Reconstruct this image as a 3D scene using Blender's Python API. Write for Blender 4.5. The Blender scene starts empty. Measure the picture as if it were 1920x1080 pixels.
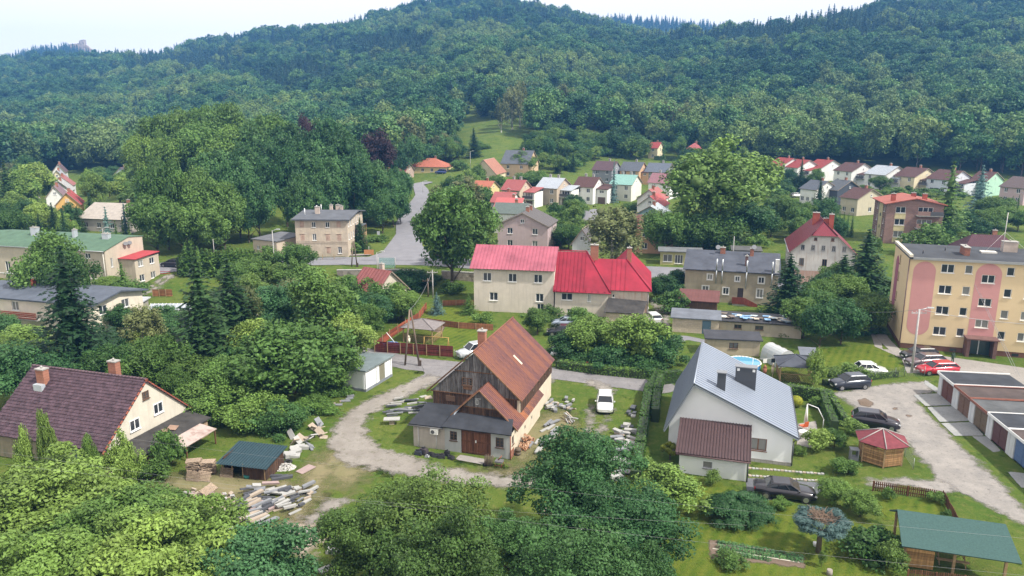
import bpy,math,random
import numpy as np
from mathutils import Vector,Matrix
R=math.radians
random.seed(7);rng=np.random.default_rng(7)
SC=bpy.context.scene
COL=SC.collection
# ------------------------------------------------------------------ camera, sky, sun, exposure
FPX,PITCH,CAMH=1400.0,R(13),30.0
cam_d=bpy.data.cameras.new('camera');cam=bpy.data.objects.new('camera',cam_d);COL.objects.link(cam)
cam_d.sensor_width=36;cam_d.lens=FPX/1920*36;cam_d.clip_start=0.5;cam_d.clip_end=9000
cam.location=(0,0,CAMH);cam.rotation_euler=(R(90)-PITCH,0,0);SC.camera=cam
SUN_AZ,SUN_EL=R(118),R(50)          # azimuth clockwise from +Y (view direction)
SC.view_settings.view_transform='Standard';SC.view_settings.look='None'
SC.view_settings.exposure=0.72;SC.view_settings.gamma=1;SC.view_settings.use_curve_mapping=False
W=bpy.data.worlds.new('World');SC.world=W;W.use_nodes=True
nt=W.node_tree;nt.nodes.clear()
sky=nt.nodes.new('ShaderNodeTexSky');sky.sky_type='NISHITA';sky.sun_disc=False
sky.sun_elevation=SUN_EL;sky.sun_rotation=SUN_AZ
bg1=nt.nodes.new('ShaderNodeBackground');bg1.inputs['Strength'].default_value=0.08
nt.links.new(sky.outputs[0],bg1.inputs[0])
bg2=nt.nodes.new('ShaderNodeBackground');bg2.inputs['Strength'].default_value=1.05
tc=nt.nodes.new('ShaderNodeTexCoord');mp=nt.nodes.new('ShaderNodeMapping');mp.inputs['Scale'].default_value=(1.5,1.5,6)
nz=nt.nodes.new('ShaderNodeTexNoise');nz.inputs['Scale'].default_value=1.6;nz.inputs['Detail'].default_value=5
cr=nt.nodes.new('ShaderNodeValToRGB');cr.color_ramp.elements[0].position=.3;cr.color_ramp.elements[1].position=.7
cr.color_ramp.elements[0].color=(.95,.88,.82,1);cr.color_ramp.elements[1].color=(1,.935,.875,1)
nt.links.new(tc.outputs['Generated'],mp.inputs[0]);nt.links.new(mp.outputs[0],nz.inputs[0])
nt.links.new(nz.outputs[0],cr.inputs[0]);nt.links.new(cr.outputs[0],bg2.inputs[0])
mixs=nt.nodes.new('ShaderNodeMixShader');mixs.inputs[0].default_value=.85
wo=nt.nodes.new('ShaderNodeOutputWorld')
nt.links.new(bg1.outputs[0],mixs.inputs[1]);nt.links.new(bg2.outputs[0],mixs.inputs[2]);nt.links.new(mixs.outputs[0],wo.inputs[0])
sd_=bpy.data.lights.new('sun','SUN');sun=bpy.data.objects.new('sun',sd_);COL.objects.link(sun)
sd_.energy=4.0;sd_.angle=R(2.5);sd_.color=(1,.94,.84)
sv=Vector((math.sin(SUN_AZ)*math.cos(SUN_EL),math.cos(SUN_AZ)*math.cos(SUN_EL),math.sin(SUN_EL)))
sun.rotation_euler=sv.to_track_quat('Z','Y').to_euler();sun.location=(60,-40,120)
SC.cycles.max_bounces=5;SC.cycles.transparent_max_bounces=6;SC.cycles.volume_bounces=0
SC.cycles.diffuse_bounces=2;SC.cycles.glossy_bounces=2;SC.cycles.use_denoising=True
SC.cycles.volume_step_rate=4;SC.cycles.caustics_reflective=False;SC.cycles.caustics_refractive=False

# ------------------------------------------------------------------ terrain function
CN=[-600,0,150,300,480,650,800,930,1060,1200,1350,1500,1700,1920,2500]
_rows={
 160: [2]*15,
 230: [2,2,2,2.5,3,3,3.2,3.5,3.5,3.5,3.5,3.5,3.5,3.5,3.5],
 300: [2,2,2.5,3,4,5,7.5,10,9,7,6,5,5,5,5],
 370: [3,3,3,4,6,8,14,18,17,13,12,11,13,15,18],
 480: [6,6,7,8,11,15,25,30,28,25,24,28,34,40,46],
 600: [16,16,17,18,25,33,45,51,49,45,47,57,67,75,84],
 750: [33,34,36,38,49,61,77,83,79,71,83,96,109,121,130],
 900: [50,54,57,60,77,91,111,119,111,98,117,131,145,161,175],
 1100: [75,83,88,93,113,131,157,166,151,131,112,122,150,170,180],
 1300: [100,112,116,120,147,167,200,212,183,148,100,110,140,160,170],
 1600: [60,75,80,88,108,128,150,160,140,120,100,110,120,130,140]}
_far={1950: ([-600,0,50,90,145,170,195,230,310,350,420,490,560,700,930,1060,1090,1150,1230,1300,1360,1500,1900,2500],
               [120,150,166,181,186,174,163,150,163,188,203,208,205,205,205,240,246,254,248,240,233,220,200,180])}
YS=sorted(_rows)
_tab=np.array([_rows[y] for y in YS],float)
def _sm(x,a,b):
    t=np.clip((x-a)/(b-a),0,1);return t*t*(3-2*t)
def T(X,Y):
    X=np.asarray(X,float);Y=np.asarray(Y,float)
    Yc=np.maximum(Y,20.0);c=960 + 1437*X/Yc
    z=np.zeros(np.broadcast(X,Y).shape);z=z + 2*_sm(Y,127,141)
    if np.max(Y)<=160: return z
    prev=None
    vals=[np.interp(c,CN,r) for r in _tab]
    ys=list(YS)
    vals.append(np.interp(c,*_far[1950]));ys.append(1950)
    vals.append(vals[-1]*.55);ys.append(2350)
    out=np.where(Y<=160,z,0)
    for i in range(len(ys)-1):
        t=(Y-ys[i])/(ys[i+1]-ys[i]);m=(t>0) & (t<=1) & (Y>160)
        tt=t if i<9 else t*t*(3-2*t)
        out=np.where(m,vals[i]*(1-tt)+vals[i+1]*tt,out)
    out=np.where(Y>2350,vals[-1],out)
    d2=(X+80)**2 + (Y-236)**2
    out=out + 9.5*np.exp(-.5*d2/27**2)*_sm(Y,160,195)
    far=_sm(Y,330,700)
    out=out + far*(5*np.sin(X*.021+1.3)*np.cos(Y*.017) + 3*np.sin(X*.05+Y*.031))*_sm(1500-Y,0,500)
    return out
def Tf(X,Y): return float(T(np.array([X]),np.array([Y]))[0])
cp,sp=math.cos(PITCH),math.sin(PITCH)
def ray(px,py):
    dx=(px-960)/FPX;yu=(540-py)/FPX
    return dx,cp+yu*sp,-sp+yu*cp
def U(px,py,h=0.0):
    """point where the line of sight through a photo pixel meets the ground (or h metres above it)"""
    d=ray(px,py);lo=20.0;Y=lo
    f=lambda Y: CAMH + d[2]/d[1]*Y - (Tf(d[0]/d[1]*Y,Y)+h)
    step=4.0
    while f(Y)>0 and Y<2400: lo=Y;Y+=step;step=max(4,Y*.02)
    hi=Y
    for _ in range(24):
        m=(lo+hi)/2
        if f(m)>0: lo=m
        else: hi=m
    return (d[0]/d[1]*lo,lo)
def atY(px,py,Y):
    d=ray(px,py);return (d[0]/d[1]*Y,Y,CAMH+d[2]/d[1]*Y)
def proj(X,Y,Z):
    d=Y*cp-(Z-CAMH)*sp;u=Y*sp+(Z-CAMH)*cp
    return 960+FPX*X/d,540-FPX*u/d

# ------------------------------------------------------------------ object helpers
def lnk(name,data,parent=None,loc=None,rz=0.0,rot=None,sc=None):
    o=bpy.data.objects.new(name,data);COL.objects.link(o)
    if parent is not None: o.parent=parent
    if loc is not None: o.location=loc
    if rot is not None: o.rotation_euler=rot
    elif rz: o.rotation_euler=(0,0,rz)
    if sc is not None: o.scale=sc if hasattr(sc,'__len__') else (sc,sc,sc)
    return o
def tag(o,label,cat,group=None,kind=None):
    if label: o['label']=label
    if cat: o['category']=cat
    if group: o['group']=group
    if kind: o['kind']=kind
    return o
def thing(name,label,cat,X,Y,rz=0.0,group=None,z=None):
    o=bpy.data.objects.new(name,None);COL.objects.link(o);o.empty_display_size=.2
    o.location=(X,Y,Tf(X,Y) if z is None else z);o.rotation_euler=(0,0,rz)
    return tag(o,label,cat,group)
def structure(o): o['kind']='structure';return o
def copy_thing(t,loc=None,rz=None,sc=None,label=None,color=None):
    c=t.copy();COL.objects.link(c)
    if loc is not None: c.location=loc
    if rz is not None: c.rotation_euler=(0,0,rz)
    if sc is not None: c.scale=sc if hasattr(sc,'__len__') else (sc,sc,sc)
    if label: c['label']=label
    for ch in KIDS.get(t.name,[]) or list(t.children):
        d=ch.copy();COL.objects.link(d);d.parent=c
        if color: d.color=color
        for g in ch.children:
            e=g.copy();COL.objects.link(e);e.parent=d
    return c
KIDS={}
class MB:
    """collects boxes, prisms and tubes and links them as ONE mesh"""
    def __init__(s): s.v=[];s.f=[];s.m=[];s.uv={};s.sm=[]
    def face(s,pts,mi=0,uv=None,smooth=False):
        n=len(s.v);s.v.extend([tuple(p) for p in pts]);s.f.append(tuple(range(n,n+len(pts))));s.m.append(mi)
        if uv: s.uv[len(s.f)-1]=uv
        s.sm.append(smooth);return s
    def hull(s,bot,top,mi=0,cap=True,smooth=False):
        n=len(s.v);k=len(bot);s.v.extend([tuple(p) for p in bot]);s.v.extend([tuple(p) for p in top])
        for i in range(k):
            j=(i+1) % k;s.f.append((n+i,n+j,n+k+j,n+k+i));s.m.append(mi);s.sm.append(smooth)
        if cap:
            s.f.append(tuple(range(n+k-1,n-1,-1)));s.m.append(mi);s.sm.append(False)
            s.f.append(tuple(range(n+k,n+2*k)));s.m.append(mi);s.sm.append(False)
        return s
    def box(s,x0,x1,y0,y1,z0,z1,mi=0):
        return s.hull([(x0,y0,z0),(x1,y0,z0),(x1,y1,z0),(x0,y1,z0)],[(x0,y0,z1),(x1,y0,z1),(x1,y1,z1),(x0,y1,z1)],mi)
    def obox(s,c,d,rz=0,tilt=0,tx=0,mi=0):
        """box centred at c, dims d, rotated rx=tx, ry=tilt, rz"""
        M=Matrix.Translation(c) @ Matrix.Rotation(rz,4,'Z') @ Matrix.Rotation(tilt,4,'Y') @ Matrix.Rotation(tx,4,'X')
        a,b,h=d[0]/2,d[1]/2,d[2]/2
        P=[M @ Vector(q) for q in ((-a,-b,-h),(a,-b,-h),(a,b,-h),(-a,b,-h),(-a,-b,h),(a,-b,h),(a,b,h),(-a,b,h))]
        return s.hull(P[:4],P[4:],mi)
    def prism(s,poly,z0,z1,mi=0):
        return s.hull([(x,y,z0) for x,y in poly],[(x,y,z1) for x,y in poly],mi)
    def bar(s,a,b,r,mi=0,n=6,r2=None):
        a=Vector(a);b=Vector(b);d=(b-a);q=d.to_track_quat('Z','Y');r2=r if r2 is None else r2
        A=[a+q @ Vector((r*math.cos(t),r*math.sin(t),0)) for t in [i*2*math.pi/n for i in range(n)]]
        B=[b+q @ Vector((r2*math.cos(t),r2*math.sin(t),0)) for t in [i*2*math.pi/n for i in range(n)]]
        return s.hull(A,B,mi,smooth=n>4)
    def slab(s,p0,p1,p2,p3,th,mi=0,under=None):
        """roof plane: p0-p1 eave (left to right), p2-p3 ridge (right to left); thickness th downwards, UV in metres"""
        P=[Vector(q) for q in (p0,p1,p2,p3)];n=(P[1]-P[0]).cross(P[3]-P[0]).normalized()
        if n.z<0: n=-n
        Q=[q-n*th for q in P]
        ux=(P[1]-P[0]).normalized();vx=n.cross(ux)
        uv=[((q-P[0]).dot(ux),(q-P[0]).dot(vx)) for q in P]
        s.face(P,mi,uv);s.face([Q[3],Q[2],Q[1],Q[0]],under if under is not None else mi)
        for i in range(4):
            j=(i+1) % 4;s.face([Q[i],Q[j],P[j],P[i]],under if under is not None else mi)
        return s
    def tri(s,p0,p1,p2,th,mi=0,under=None):
        P=[Vector(q) for q in (p0,p1,p2)];n=(P[1]-P[0]).cross(P[2]-P[0]).normalized()
        if n.z<0: n=-n
        Q=[q-n*th for q in P];ux=(P[1]-P[0]).normalized();vx=n.cross(ux)
        s.face(P,mi,[((q-P[0]).dot(ux),(q-P[0]).dot(vx)) for q in P]);s.face(Q[::-1],under if under is not None else mi)
        for i in range(3):
            j=(i+1) % 3;s.face([Q[i],Q[j],P[j],P[i]],under if under is not None else mi)
        return s
    def mesh(s,name,mats):
        me=bpy.data.meshes.new(name);me.from_pydata(s.v,[],s.f)
        mats=mats if isinstance(mats,(list,tuple)) else [mats]
        for m in mats: me.materials.append(m)
        me.polygons.foreach_set('material_index',s.m);me.polygons.foreach_set('use_smooth',s.sm)
        if s.uv:
            L=me.uv_layers.new(name='UVMap')
            for fi,uvs in s.uv.items():
                for k,li in enumerate(me.polygons[fi].loop_indices): L.data[li].uv=uvs[k]
        me.update();return me
    def build(s,name,mats,parent=None,loc=None,rz=0.0,stuff=False,sc=None,rot=None):
        o=lnk(name,s.mesh(name,mats),parent,loc,rz,rot,sc)
        if stuff: o['kind']='stuff'
        return o

# ------------------------------------------------------------------ materials
_MC={}
def _new(name):
    m=bpy.data.materials.new(name);m.use_nodes=True;t=m.node_tree
    return m,t,t.nodes['Principled BSDF']
def N(t,typ,**kw):
    n=t.nodes.new('ShaderNode'+typ)
    for k,v in kw.items():
        if hasattr(n,k): setattr(n,k,v)
        else: n.inputs[k].default_value=v
    return n
def mixc(t,fac,a,b,mode='MIX'):
    n=t.nodes.new('ShaderNodeMix');n.data_type='RGBA';n.blend_type=mode
    for sock,val in ((n.inputs[0],fac),(n.inputs[6],a),(n.inputs[7],b)):
        if hasattr(val,'links'): t.links.new(val,sock)
        else: sock.default_value=val if not isinstance(val,tuple) or len(val)==4 else (*val,1)
    return n.outputs[2]
def ramp(t,src,p0,p1,c0=(0,0,0,1),c1=(1,1,1,1)):
    n=t.nodes.new('ShaderNodeValToRGB');e=n.color_ramp.elements
    e[0].position=p0;e[1].position=p1;e[0].color=c0;e[1].color=c1
    t.links.new(src,n.inputs[0]);return n.outputs[0]
def mapr(t,src,a,b,c,d):
    n=t.nodes.new('ShaderNodeMapRange');t.links.new(src,n.inputs[0])
    for i,v in enumerate((a,b,c,d)): n.inputs[i+1].default_value=v
    return n.outputs[0]
def sc3(c,k): return tuple(min(1,max(0,x*k)) for x in c)
def mat(name,col,rough=.8,kind='plain',amt=.25,scale=1.2,metal=0.0,col2=None):
    key=(name,col,kind,amt,scale,col2)
    if key in _MC: return _MC[key]
    m,t,b=_new(name);b.inputs['Roughness'].default_value=rough;b.inputs['Metallic'].default_value=metal;b.inputs['Specular IOR Level'].default_value=.3
    tcd=N(t,'TexCoord');src=tcd.outputs['Object']
    n1=N(t,'TexNoise',Scale=scale,Detail=5.0,Roughness=.65);t.links.new(src,n1.inputs[0])
    c=mixc(t,ramp(t,n1.outputs[0],.3,.72),sc3(col,1-amt),sc3(col,1+amt*.5))
    bump_src=n1.outputs[0];bs=.1
    if kind=='plaster':      # rain streaks and patches
        mpn=N(t,'Mapping');mpn.inputs['Scale'].default_value=(3.2,3.2,.35);t.links.new(src,mpn.inputs[0])
        n2=N(t,'TexNoise',Scale=1.0,Detail=4.0);t.links.new(mpn.outputs[0],n2.inputs[0])
        c=mixc(t,ramp(t,n2.outputs[0],.52,.78),c,sc3(col2 or col,.82 if not col2 else 1))
        n3=N(t,'TexNoise',Scale=9.0,Detail=3.0);t.links.new(src,n3.inputs[0]);bump_src=n3.outputs[0]
    elif kind in ('tile','seam','wood','planks'):
        uvn=tcd.outputs['UV'];br=N(t,'TexBrick')
        br.offset=.5 if kind=='tile' else 0.0
        sx,sy,mo={'tile': (.34,.36,.03),'seam': (.5,40.,.025),'wood': (.2,9.,.015),'planks': (3.,.16,.012)}[kind]
        br.inputs['Scale'].default_value=1;br.inputs['Brick Width'].default_value=sx;br.inputs['Row Height'].default_value=sy
        br.inputs['Mortar Size'].default_value=mo;br.inputs['Mortar Smooth'].default_value=.3;br.inputs['Bias'].default_value=0
        br.inputs['Color1'].default_value=(.25,.25,.25,1);br.inputs['Color2'].default_value=(.8,.8,.8,1);br.inputs['Mortar'].default_value=(0,0,0,1)
        t.links.new(uvn if kind != 'wood' else uvn,br.inputs[0])
        var=mixc(t,br.outputs[0],sc3(col,1-amt*.8),sc3(col2 or col,1+amt*.6)) if kind != 'seam' else c
        c=mixc(t,.55,c,var)
        c=mixc(t,br.outputs['Fac'],c,sc3(col,.45 if kind != 'seam' else .7));bump_src=br.outputs['Fac'];bs=-.5
    elif kind=='rust':
        rnd=N(t,'ObjectInfo');n2=N(t,'TexNoise',Scale=.9,Detail=6.0,Roughness=.7);t.links.new(src,n2.inputs[0])
        ad=N(t,'Math',operation='MULTIPLY_ADD');t.links.new(rnd.outputs['Random'],ad.inputs[0]);ad.inputs[1].default_value=.22;t.links.new(n2.outputs[0],ad.inputs[2])
        c=mixc(t,ramp(t,ad.outputs[0],.5,.72),c,col2)
    elif kind=='stone':
        vo=N(t,'TexVoronoi',Scale=scale);t.links.new(src,vo.inputs[0])
        c=mixc(t,ramp(t,vo.outputs['Color'],0,1),sc3(col,.6),sc3(col2 or col,1.15));bump_src=vo.outputs[0];bs=.6
    elif kind=='blocks':
        mpn=N(t,'Mapping');mpn.inputs['Rotation'].default_value=(R(90),0,0);t.links.new(src,mpn.inputs[0])
        br=N(t,'TexBrick');br.inputs['Scale'].default_value=1;br.inputs['Brick Width'].default_value=.5;br.inputs['Row Height'].default_value=.25
        br.inputs['Mortar Size'].default_value=.015;br.inputs['Color1'].default_value=(*sc3(col,.85),1);br.inputs['Color2'].default_value=(*sc3(col,1.15),1);br.inputs['Mortar'].default_value=(*sc3(col,.55),1)
        t.links.new(mpn.outputs[0],br.inputs[0]);c=mixc(t,.6,c,br.outputs[0]);bump_src=br.outputs['Fac'];bs=-.4
    if kind=='grain':        # weathered timber: streaks along z, each piece its own shade
        mpn=N(t,'Mapping');mpn.inputs['Scale'].default_value=(9,9,.8);t.links.new(src,mpn.inputs[0])
        n2=N(t,'TexNoise',Scale=1.0,Detail=4.0);t.links.new(mpn.outputs[0],n2.inputs[0])
        c=mixc(t,ramp(t,n2.outputs[0],.35,.7),c,col2 or sc3(col,.55))
        oi=N(t,'ObjectInfo');c=mixc(t,1.0,c,ramp(t,oi.outputs['Random'],0,1,(.6,.58,.56,1),(1.25,1.22,1.2,1)),'MULTIPLY')
    t.links.new(c,b.inputs['Base Color'])
    bp=N(t,'Bump');bp.inputs['Strength'].default_value=abs(bs);bp.inputs['Distance'].default_value=.03;bp.invert=bs<0
    t.links.new(bump_src,bp.inputs['Height']);t.links.new(bp.outputs[0],b.inputs['Normal'])
    _MC[key]=m;return m
def leafmat(name,col,col2,dark=.5):
    """leaf colour varies by leaf and clump (attribute 'tint') and by tree (object / instance random); inner cores tinted darker as painted crown shade"""
    m,t,b=_new(name)
    at=N(t,'Attribute',attribute_name='tint');oi=N(t,'ObjectInfo')
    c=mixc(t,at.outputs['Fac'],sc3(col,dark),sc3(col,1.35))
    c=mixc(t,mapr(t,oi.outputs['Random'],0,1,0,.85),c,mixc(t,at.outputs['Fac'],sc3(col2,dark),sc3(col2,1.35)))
    hv=N(t,'HueSaturation');t.links.new(c,hv.inputs['Color'])
    ml=N(t,'Math',operation='MULTIPLY');t.links.new(oi.outputs['Random'],ml.inputs[0]);ml.inputs[1].default_value=7.31
    fr=N(t,'Math',operation='FRACT');t.links.new(ml.outputs[0],fr.inputs[0])
    t.links.new(mapr(t,fr.outputs[0],0,1,.75,1.45),hv.inputs['Value']);t.links.new(mapr(t,fr.outputs[0],0,1,.512,.492),hv.inputs['Hue'])
    out=t.nodes['Material Output'];b.inputs['Roughness'].default_value=.55;b.inputs['Specular IOR Level'].default_value=.25
    t.links.new(hv.outputs[0],b.inputs['Base Color'])
    tr=N(t,'BsdfTranslucent');t.links.new(hv.outputs[0],tr.inputs[0])
    mx=N(t,'MixShader');mx.inputs[0].default_value=.2;t.links.new(b.outputs[0],mx.inputs[1]);t.links.new(tr.outputs[0],mx.inputs[2])
    t.links.new(mx.outputs[0],out.inputs[0]);return m
def flat(name,col,rough=.6,metal=0.0):
    key=(name,col)
    if key in _MC: return _MC[key]
    m,t,b=_new(name);b.inputs['Base Color'].default_value=(*col,1);b.inputs['Roughness'].default_value=rough;b.inputs['Metallic'].default_value=metal
    nn=N(t,'TexNoise',Scale=3.0,Detail=4.0);tcd=N(t,'TexCoord');t.links.new(tcd.outputs['Object'],nn.inputs[0])
    t.links.new(mixc(t,nn.outputs[0],sc3(col,.85),sc3(col,1.12)),b.inputs['Base Color'])
    _MC[key]=m;return m
GLASS=flat('window_glass',(.035,.042,.05),.08)
t_=GLASS.node_tree;o_=N(t_,'ObjectInfo');t_.links.new(ramp(t_,o_.outputs['Random'],.5,.95,(.03,.036,.045,1),(.24,.24,.23,1)),t_.nodes['Principled BSDF'].inputs['Base Color'])
WFR=flat('white_window_frame',(.75,.76,.76),.5)
BFR=flat('brown_window_frame',(.12,.07,.045),.6)
CONC=mat('concrete',(.36,.35,.33),.9,amt=.3,scale=2)
BRICK=mat('chimney_brick',(.33,.15,.1),.9,'blocks',.3,3)
BARK=mat('bark',(.12,.095,.07),.95,amt=.4,scale=6)
WOODL=mat('light_timber',(.36,.25,.14),.85,amt=.3,scale=5)
# ------------------------------------------------------------------ ground, roads, patches
def grid_mesh(name,xs_of_y,ys,nx):
    V=[];
    for y in ys:
        x=np.linspace(*xs_of_y(y),nx);V.append(np.stack([x,np.full(nx,y),T(x,np.full(nx,y))],1))
    V=np.concatenate(V);ny=len(ys)
    i=np.arange((ny-1)*(nx-1));r=i//(nx-1);c=i % (nx-1);a=r*nx+c
    F=np.stack([a,a+1,a+nx+1,a+nx],1)
    me=bpy.data.meshes.new(name);me.vertices.add(len(V));me.vertices.foreach_set('co',V.ravel())
    me.loops.add(F.size);me.loops.foreach_set('vertex_index',F.ravel().astype(np.int32))
    me.polygons.add(len(F));me.polygons.foreach_set('loop_start',(np.arange(len(F))*4).astype(np.int32))
    me.polygons.foreach_set('use_smooth',np.ones(len(F),bool));me.update(calc_edges=True);return me
def grass_mat(name,c1,c2,c3,stripe=0.0):
    m,t,b=_new(name);tcd=N(t,'TexCoord');src=tcd.outputs['Object'];b.inputs['Roughness'].default_value=.9
    b.inputs['Specular IOR Level'].default_value=.1
    a=N(t,'TexNoise',Scale=.12,Detail=6.0,Roughness=.7);t.links.new(src,a.inputs[0])
    f=N(t,'TexNoise',Scale=1.3,Detail=8.0,Roughness=.75);t.links.new(src,f.inputs[0])
    g=N(t,'TexNoise',Scale=9.0,Detail=4.0,Roughness=.8);t.links.new(src,g.inputs[0])
    c=mixc(t,ramp(t,a.outputs[0],.38,.62),c1,c2)
    c=mixc(t,ramp(t,f.outputs[0],.5,.72),c,c3)
    h=N(t,'TexNoise',Scale=.5,Detail=7.0,Roughness=.8);t.links.new(src,h.inputs[0])
    c=mixc(t,ramp(t,h.outputs[0],.54,.62),c,sc3(c1,.62))
    c=mixc(t,mapr(t,g.outputs[0],.3,.7,0,1),mixc(t,1.,c,(.62,.66,.6,1),'MULTIPLY'),mixc(t,1.,c,(1.25,1.2,1.1,1),'MULTIPLY'))
    if stripe:
        wv=N(t,'TexWave',Scale=.35,Distortion=1.5);mpn=N(t,'Mapping');mpn.inputs['Rotation'].default_value=(0,0,R(stripe));t.links.new(src,mpn.inputs[0]);t.links.new(mpn.outputs[0],wv.inputs[0])
        c=mixc(t,mapr(t,wv.outputs[0],0,1,0,.3),c,sc3(c3,1.1))
    t.links.new(c,b.inputs['Base Color'])
    bp=N(t,'Bump');bp.inputs['Strength'].default_value=.9;bp.inputs['Distance'].default_value=.12
    t.links.new(g.outputs[0],bp.inputs['Height']);t.links.new(bp.outputs[0],b.inputs['Normal']);return m
GRASS=grass_mat('meadow_grass',(.065,.12,.02),(.11,.15,.03),(.175,.175,.06))
LAWN=grass_mat('mown_lawn',(.062,.115,.014),(.1,.145,.018),(.16,.17,.03),30)
yy=np.concatenate([np.arange(18,145,1.2),np.arange(145,330,3),np.arange(330,1000,12),np.arange(1000,2380,35)])
structure(tag(lnk('ground',grid_mesh('ground',lambda y: (-max(70,y*.85+20),max(70,y*.85+20)),yy,150)),'grassy valley floor rising into the wooded hills',None)).data.materials.append(GRASS)
def seg_sd(P,pts,hw):
    best=np.full(len(P),1e9)
    for (a,b,ha,hb) in zip(pts[:-1],pts[1:],hw[:-1],hw[1:]):
        a=np.array(a);b=np.array(b);d=b-a;L2=max(d @ d,1e-6)
        t=np.clip(((P-a) @ d)/L2,0,1);q=a+t[:,None]*d
        best=np.minimum(best,np.hypot(*(P-q).T)-(ha+(hb-ha)*t))
    return best
def poly_sd(P,pts):
    pts=np.array(pts);n=len(pts);best=np.full(len(P),1e9);ins=np.zeros(len(P),bool)
    for i in range(n):
        a,b=pts[i],pts[(i+1) % n];d=b-a
        t=np.clip(((P-a) @ d)/max(d @ d,1e-9),0,1);q=a+t[:,None]*d;best=np.minimum(best,np.hypot(*(P-q).T))
        c=((a[1]>P[:,1]) != (b[1]>P[:,1])) & (P[:,0]<(b[0]-a[0])*(P[:,1]-a[1])/(b[1]-a[1]+1e-12)+a[0]);ins ^= c
    return np.where(ins,-best,best)
LEVEL=[0]
def patch(name,material,polys=(),lines=(),res=.5,margin=.9,lift=None,soft=True,label=None,px=True,kind='structure'):
    """a sheet lying on the ground; attribute sd = signed distance to its outline, the material frays the edge"""
    PP=[[U(*q) for q in pl] if px else pl for pl in polys]
    LL=[([U(q[0],q[1]) for q in ln] if px else [q[:2] for q in ln],[q[2] for q in ln]) for ln in lines]
    allp=np.array([q for pl in PP for q in pl]+[q for ln in LL for q in ln[0]])
    mh=max([0]+[max(h) for _,h in LL])+margin
    x0,y0=allp.min(0)-mh;x1,y1=allp.max(0)+mh
    xs=np.arange(x0,x1+res,res);ys=np.arange(y0,y1+res,res);gx,gy=np.meshgrid(xs,ys)
    P=np.stack([gx.ravel(),gy.ravel()],1);sd=np.full(len(P),1e9)
    for pl in PP: sd=np.minimum(sd,poly_sd(P,pl))
    for pts,hw in LL: sd=np.minimum(sd,seg_sd(P,pts,hw))
    LEVEL[0]+=1;lf=lift if lift is not None else .012+.0035*(LEVEL[0]%12)
    Z=T(P[:,0],P[:,1])+lf+np.maximum(0,(P[:,1]-125))*.0011
    nx=len(xs);i=np.arange((len(ys)-1)*(nx-1));a=(i//(nx-1))*nx+i % (nx-1)
    F=np.stack([a,a+1,a+nx+1,a+nx],1);keep=(sd[F].min(1)<margin) if soft else (sd[F].max(1)<res*.75);F=F[keep]
    used=np.unique(F);rm=np.zeros(len(P),int);rm[used]=np.arange(len(used));F=rm[F]
    V=np.stack([P[used,0],P[used,1],Z[used]],1)
    me=bpy.data.meshes.new(name);me.vertices.add(len(V));me.vertices.foreach_set('co',V.ravel())
    me.loops.add(F.size);me.loops.foreach_set('vertex_index',F.ravel().astype(np.int32))
    me.polygons.add(len(F));me.polygons.foreach_set('loop_start',(np.arange(len(F))*4).astype(np.int32));me.update(calc_edges=True)
    at=me.attributes.new('sd','FLOAT','POINT');at.data.foreach_set('value',sd[used].astype(np.float32))
    me.materials.append(material);o=lnk(name,me);o['kind']=kind
    if label: o['label']=label
    return o
def patch_mat(name,col,col2,col3=None,edge=.55,freq=1.1,rough=.95,width=.25,rut=None):
    m,t,b=_new(name);tcd=N(t,'TexCoord');src=tcd.outputs['Object'];b.inputs['Roughness'].default_value=rough
    at=N(t,'Attribute',attribute_name='sd')
    n0=N(t,'TexNoise',Scale=freq,Detail=6.0,Roughness=.7);t.links.new(src,n0.inputs[0])
    n1=N(t,'TexNoise',Scale=.45,Detail=6.0,Roughness=.65);t.links.new(src,n1.inputs[0])
    n2=N(t,'TexNoise',Scale=7.0,Detail=6.0,Roughness=.8);t.links.new(src,n2.inputs[0])
    c=mixc(t,ramp(t,n1.outputs[0],.35,.65),col,col2)
    if col3:
        n3=N(t,'TexNoise',Scale=1.7,Detail=6.0,Roughness=.75);t.links.new(src,n3.inputs[0]);c=mixc(t,ramp(t,n3.outputs[0],.56,.66),c,col3)
    c=mixc(t,mapr(t,n2.outputs[0],.25,.75,0,1),mixc(t,1.,c,(.72,.72,.72,1),'MULTIPLY'),mixc(t,1.,c,(1.2,1.2,1.2,1),'MULTIPLY'))
    t.links.new(c,b.inputs['Base Color'])
    ma=N(t,'Math',operation='MULTIPLY_ADD');t.links.new(mapr(t,n0.outputs[0],.25,.75,-1,1),ma.inputs[0]);ma.inputs[1].default_value=edge;t.links.new(at.outputs['Fac'],ma.inputs[2])
    al=mapr(t,ma.outputs[0],-width,width*.4,1,0)
    t.links.new(al,b.inputs['Alpha'])
    bp=N(t,'Bump');bp.inputs['Strength'].default_value=.7;bp.inputs['Distance'].default_value=.06
    t.links.new(n2.outputs[0],bp.inputs['Height']);t.links.new(bp.outputs[0],b.inputs['Normal']);return m
ASPH=patch_mat('worn_asphalt',(.16,.155,.16),(.22,.21,.215),(.12,.12,.125),edge=.12,freq=2.5,width=.1)
ASPH2=patch_mat('road_asphalt',(.17,.17,.19),(.21,.21,.23),None,edge=.08,width=.08)
DRIVE=patch_mat('dark_driveway_paving',(.1,.105,.12),(.13,.135,.15),None,edge=.02,width=.05)
GRAVEL=patch_mat('gravel',(.2,.18,.16),(.27,.25,.225),(.13,.125,.08),edge=.9,freq=.8,width=.6)
YARD=patch_mat('gravel_yard',(.2,.19,.18),(.29,.27,.25),(.13,.125,.12),edge=.7,freq=.7,width=.5)
SAND=patch_mat('bare_sand',(.3,.25,.2),(.36,.3,.245),(.2,.17,.12),edge=1.2,freq=.9,width=.9)
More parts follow.
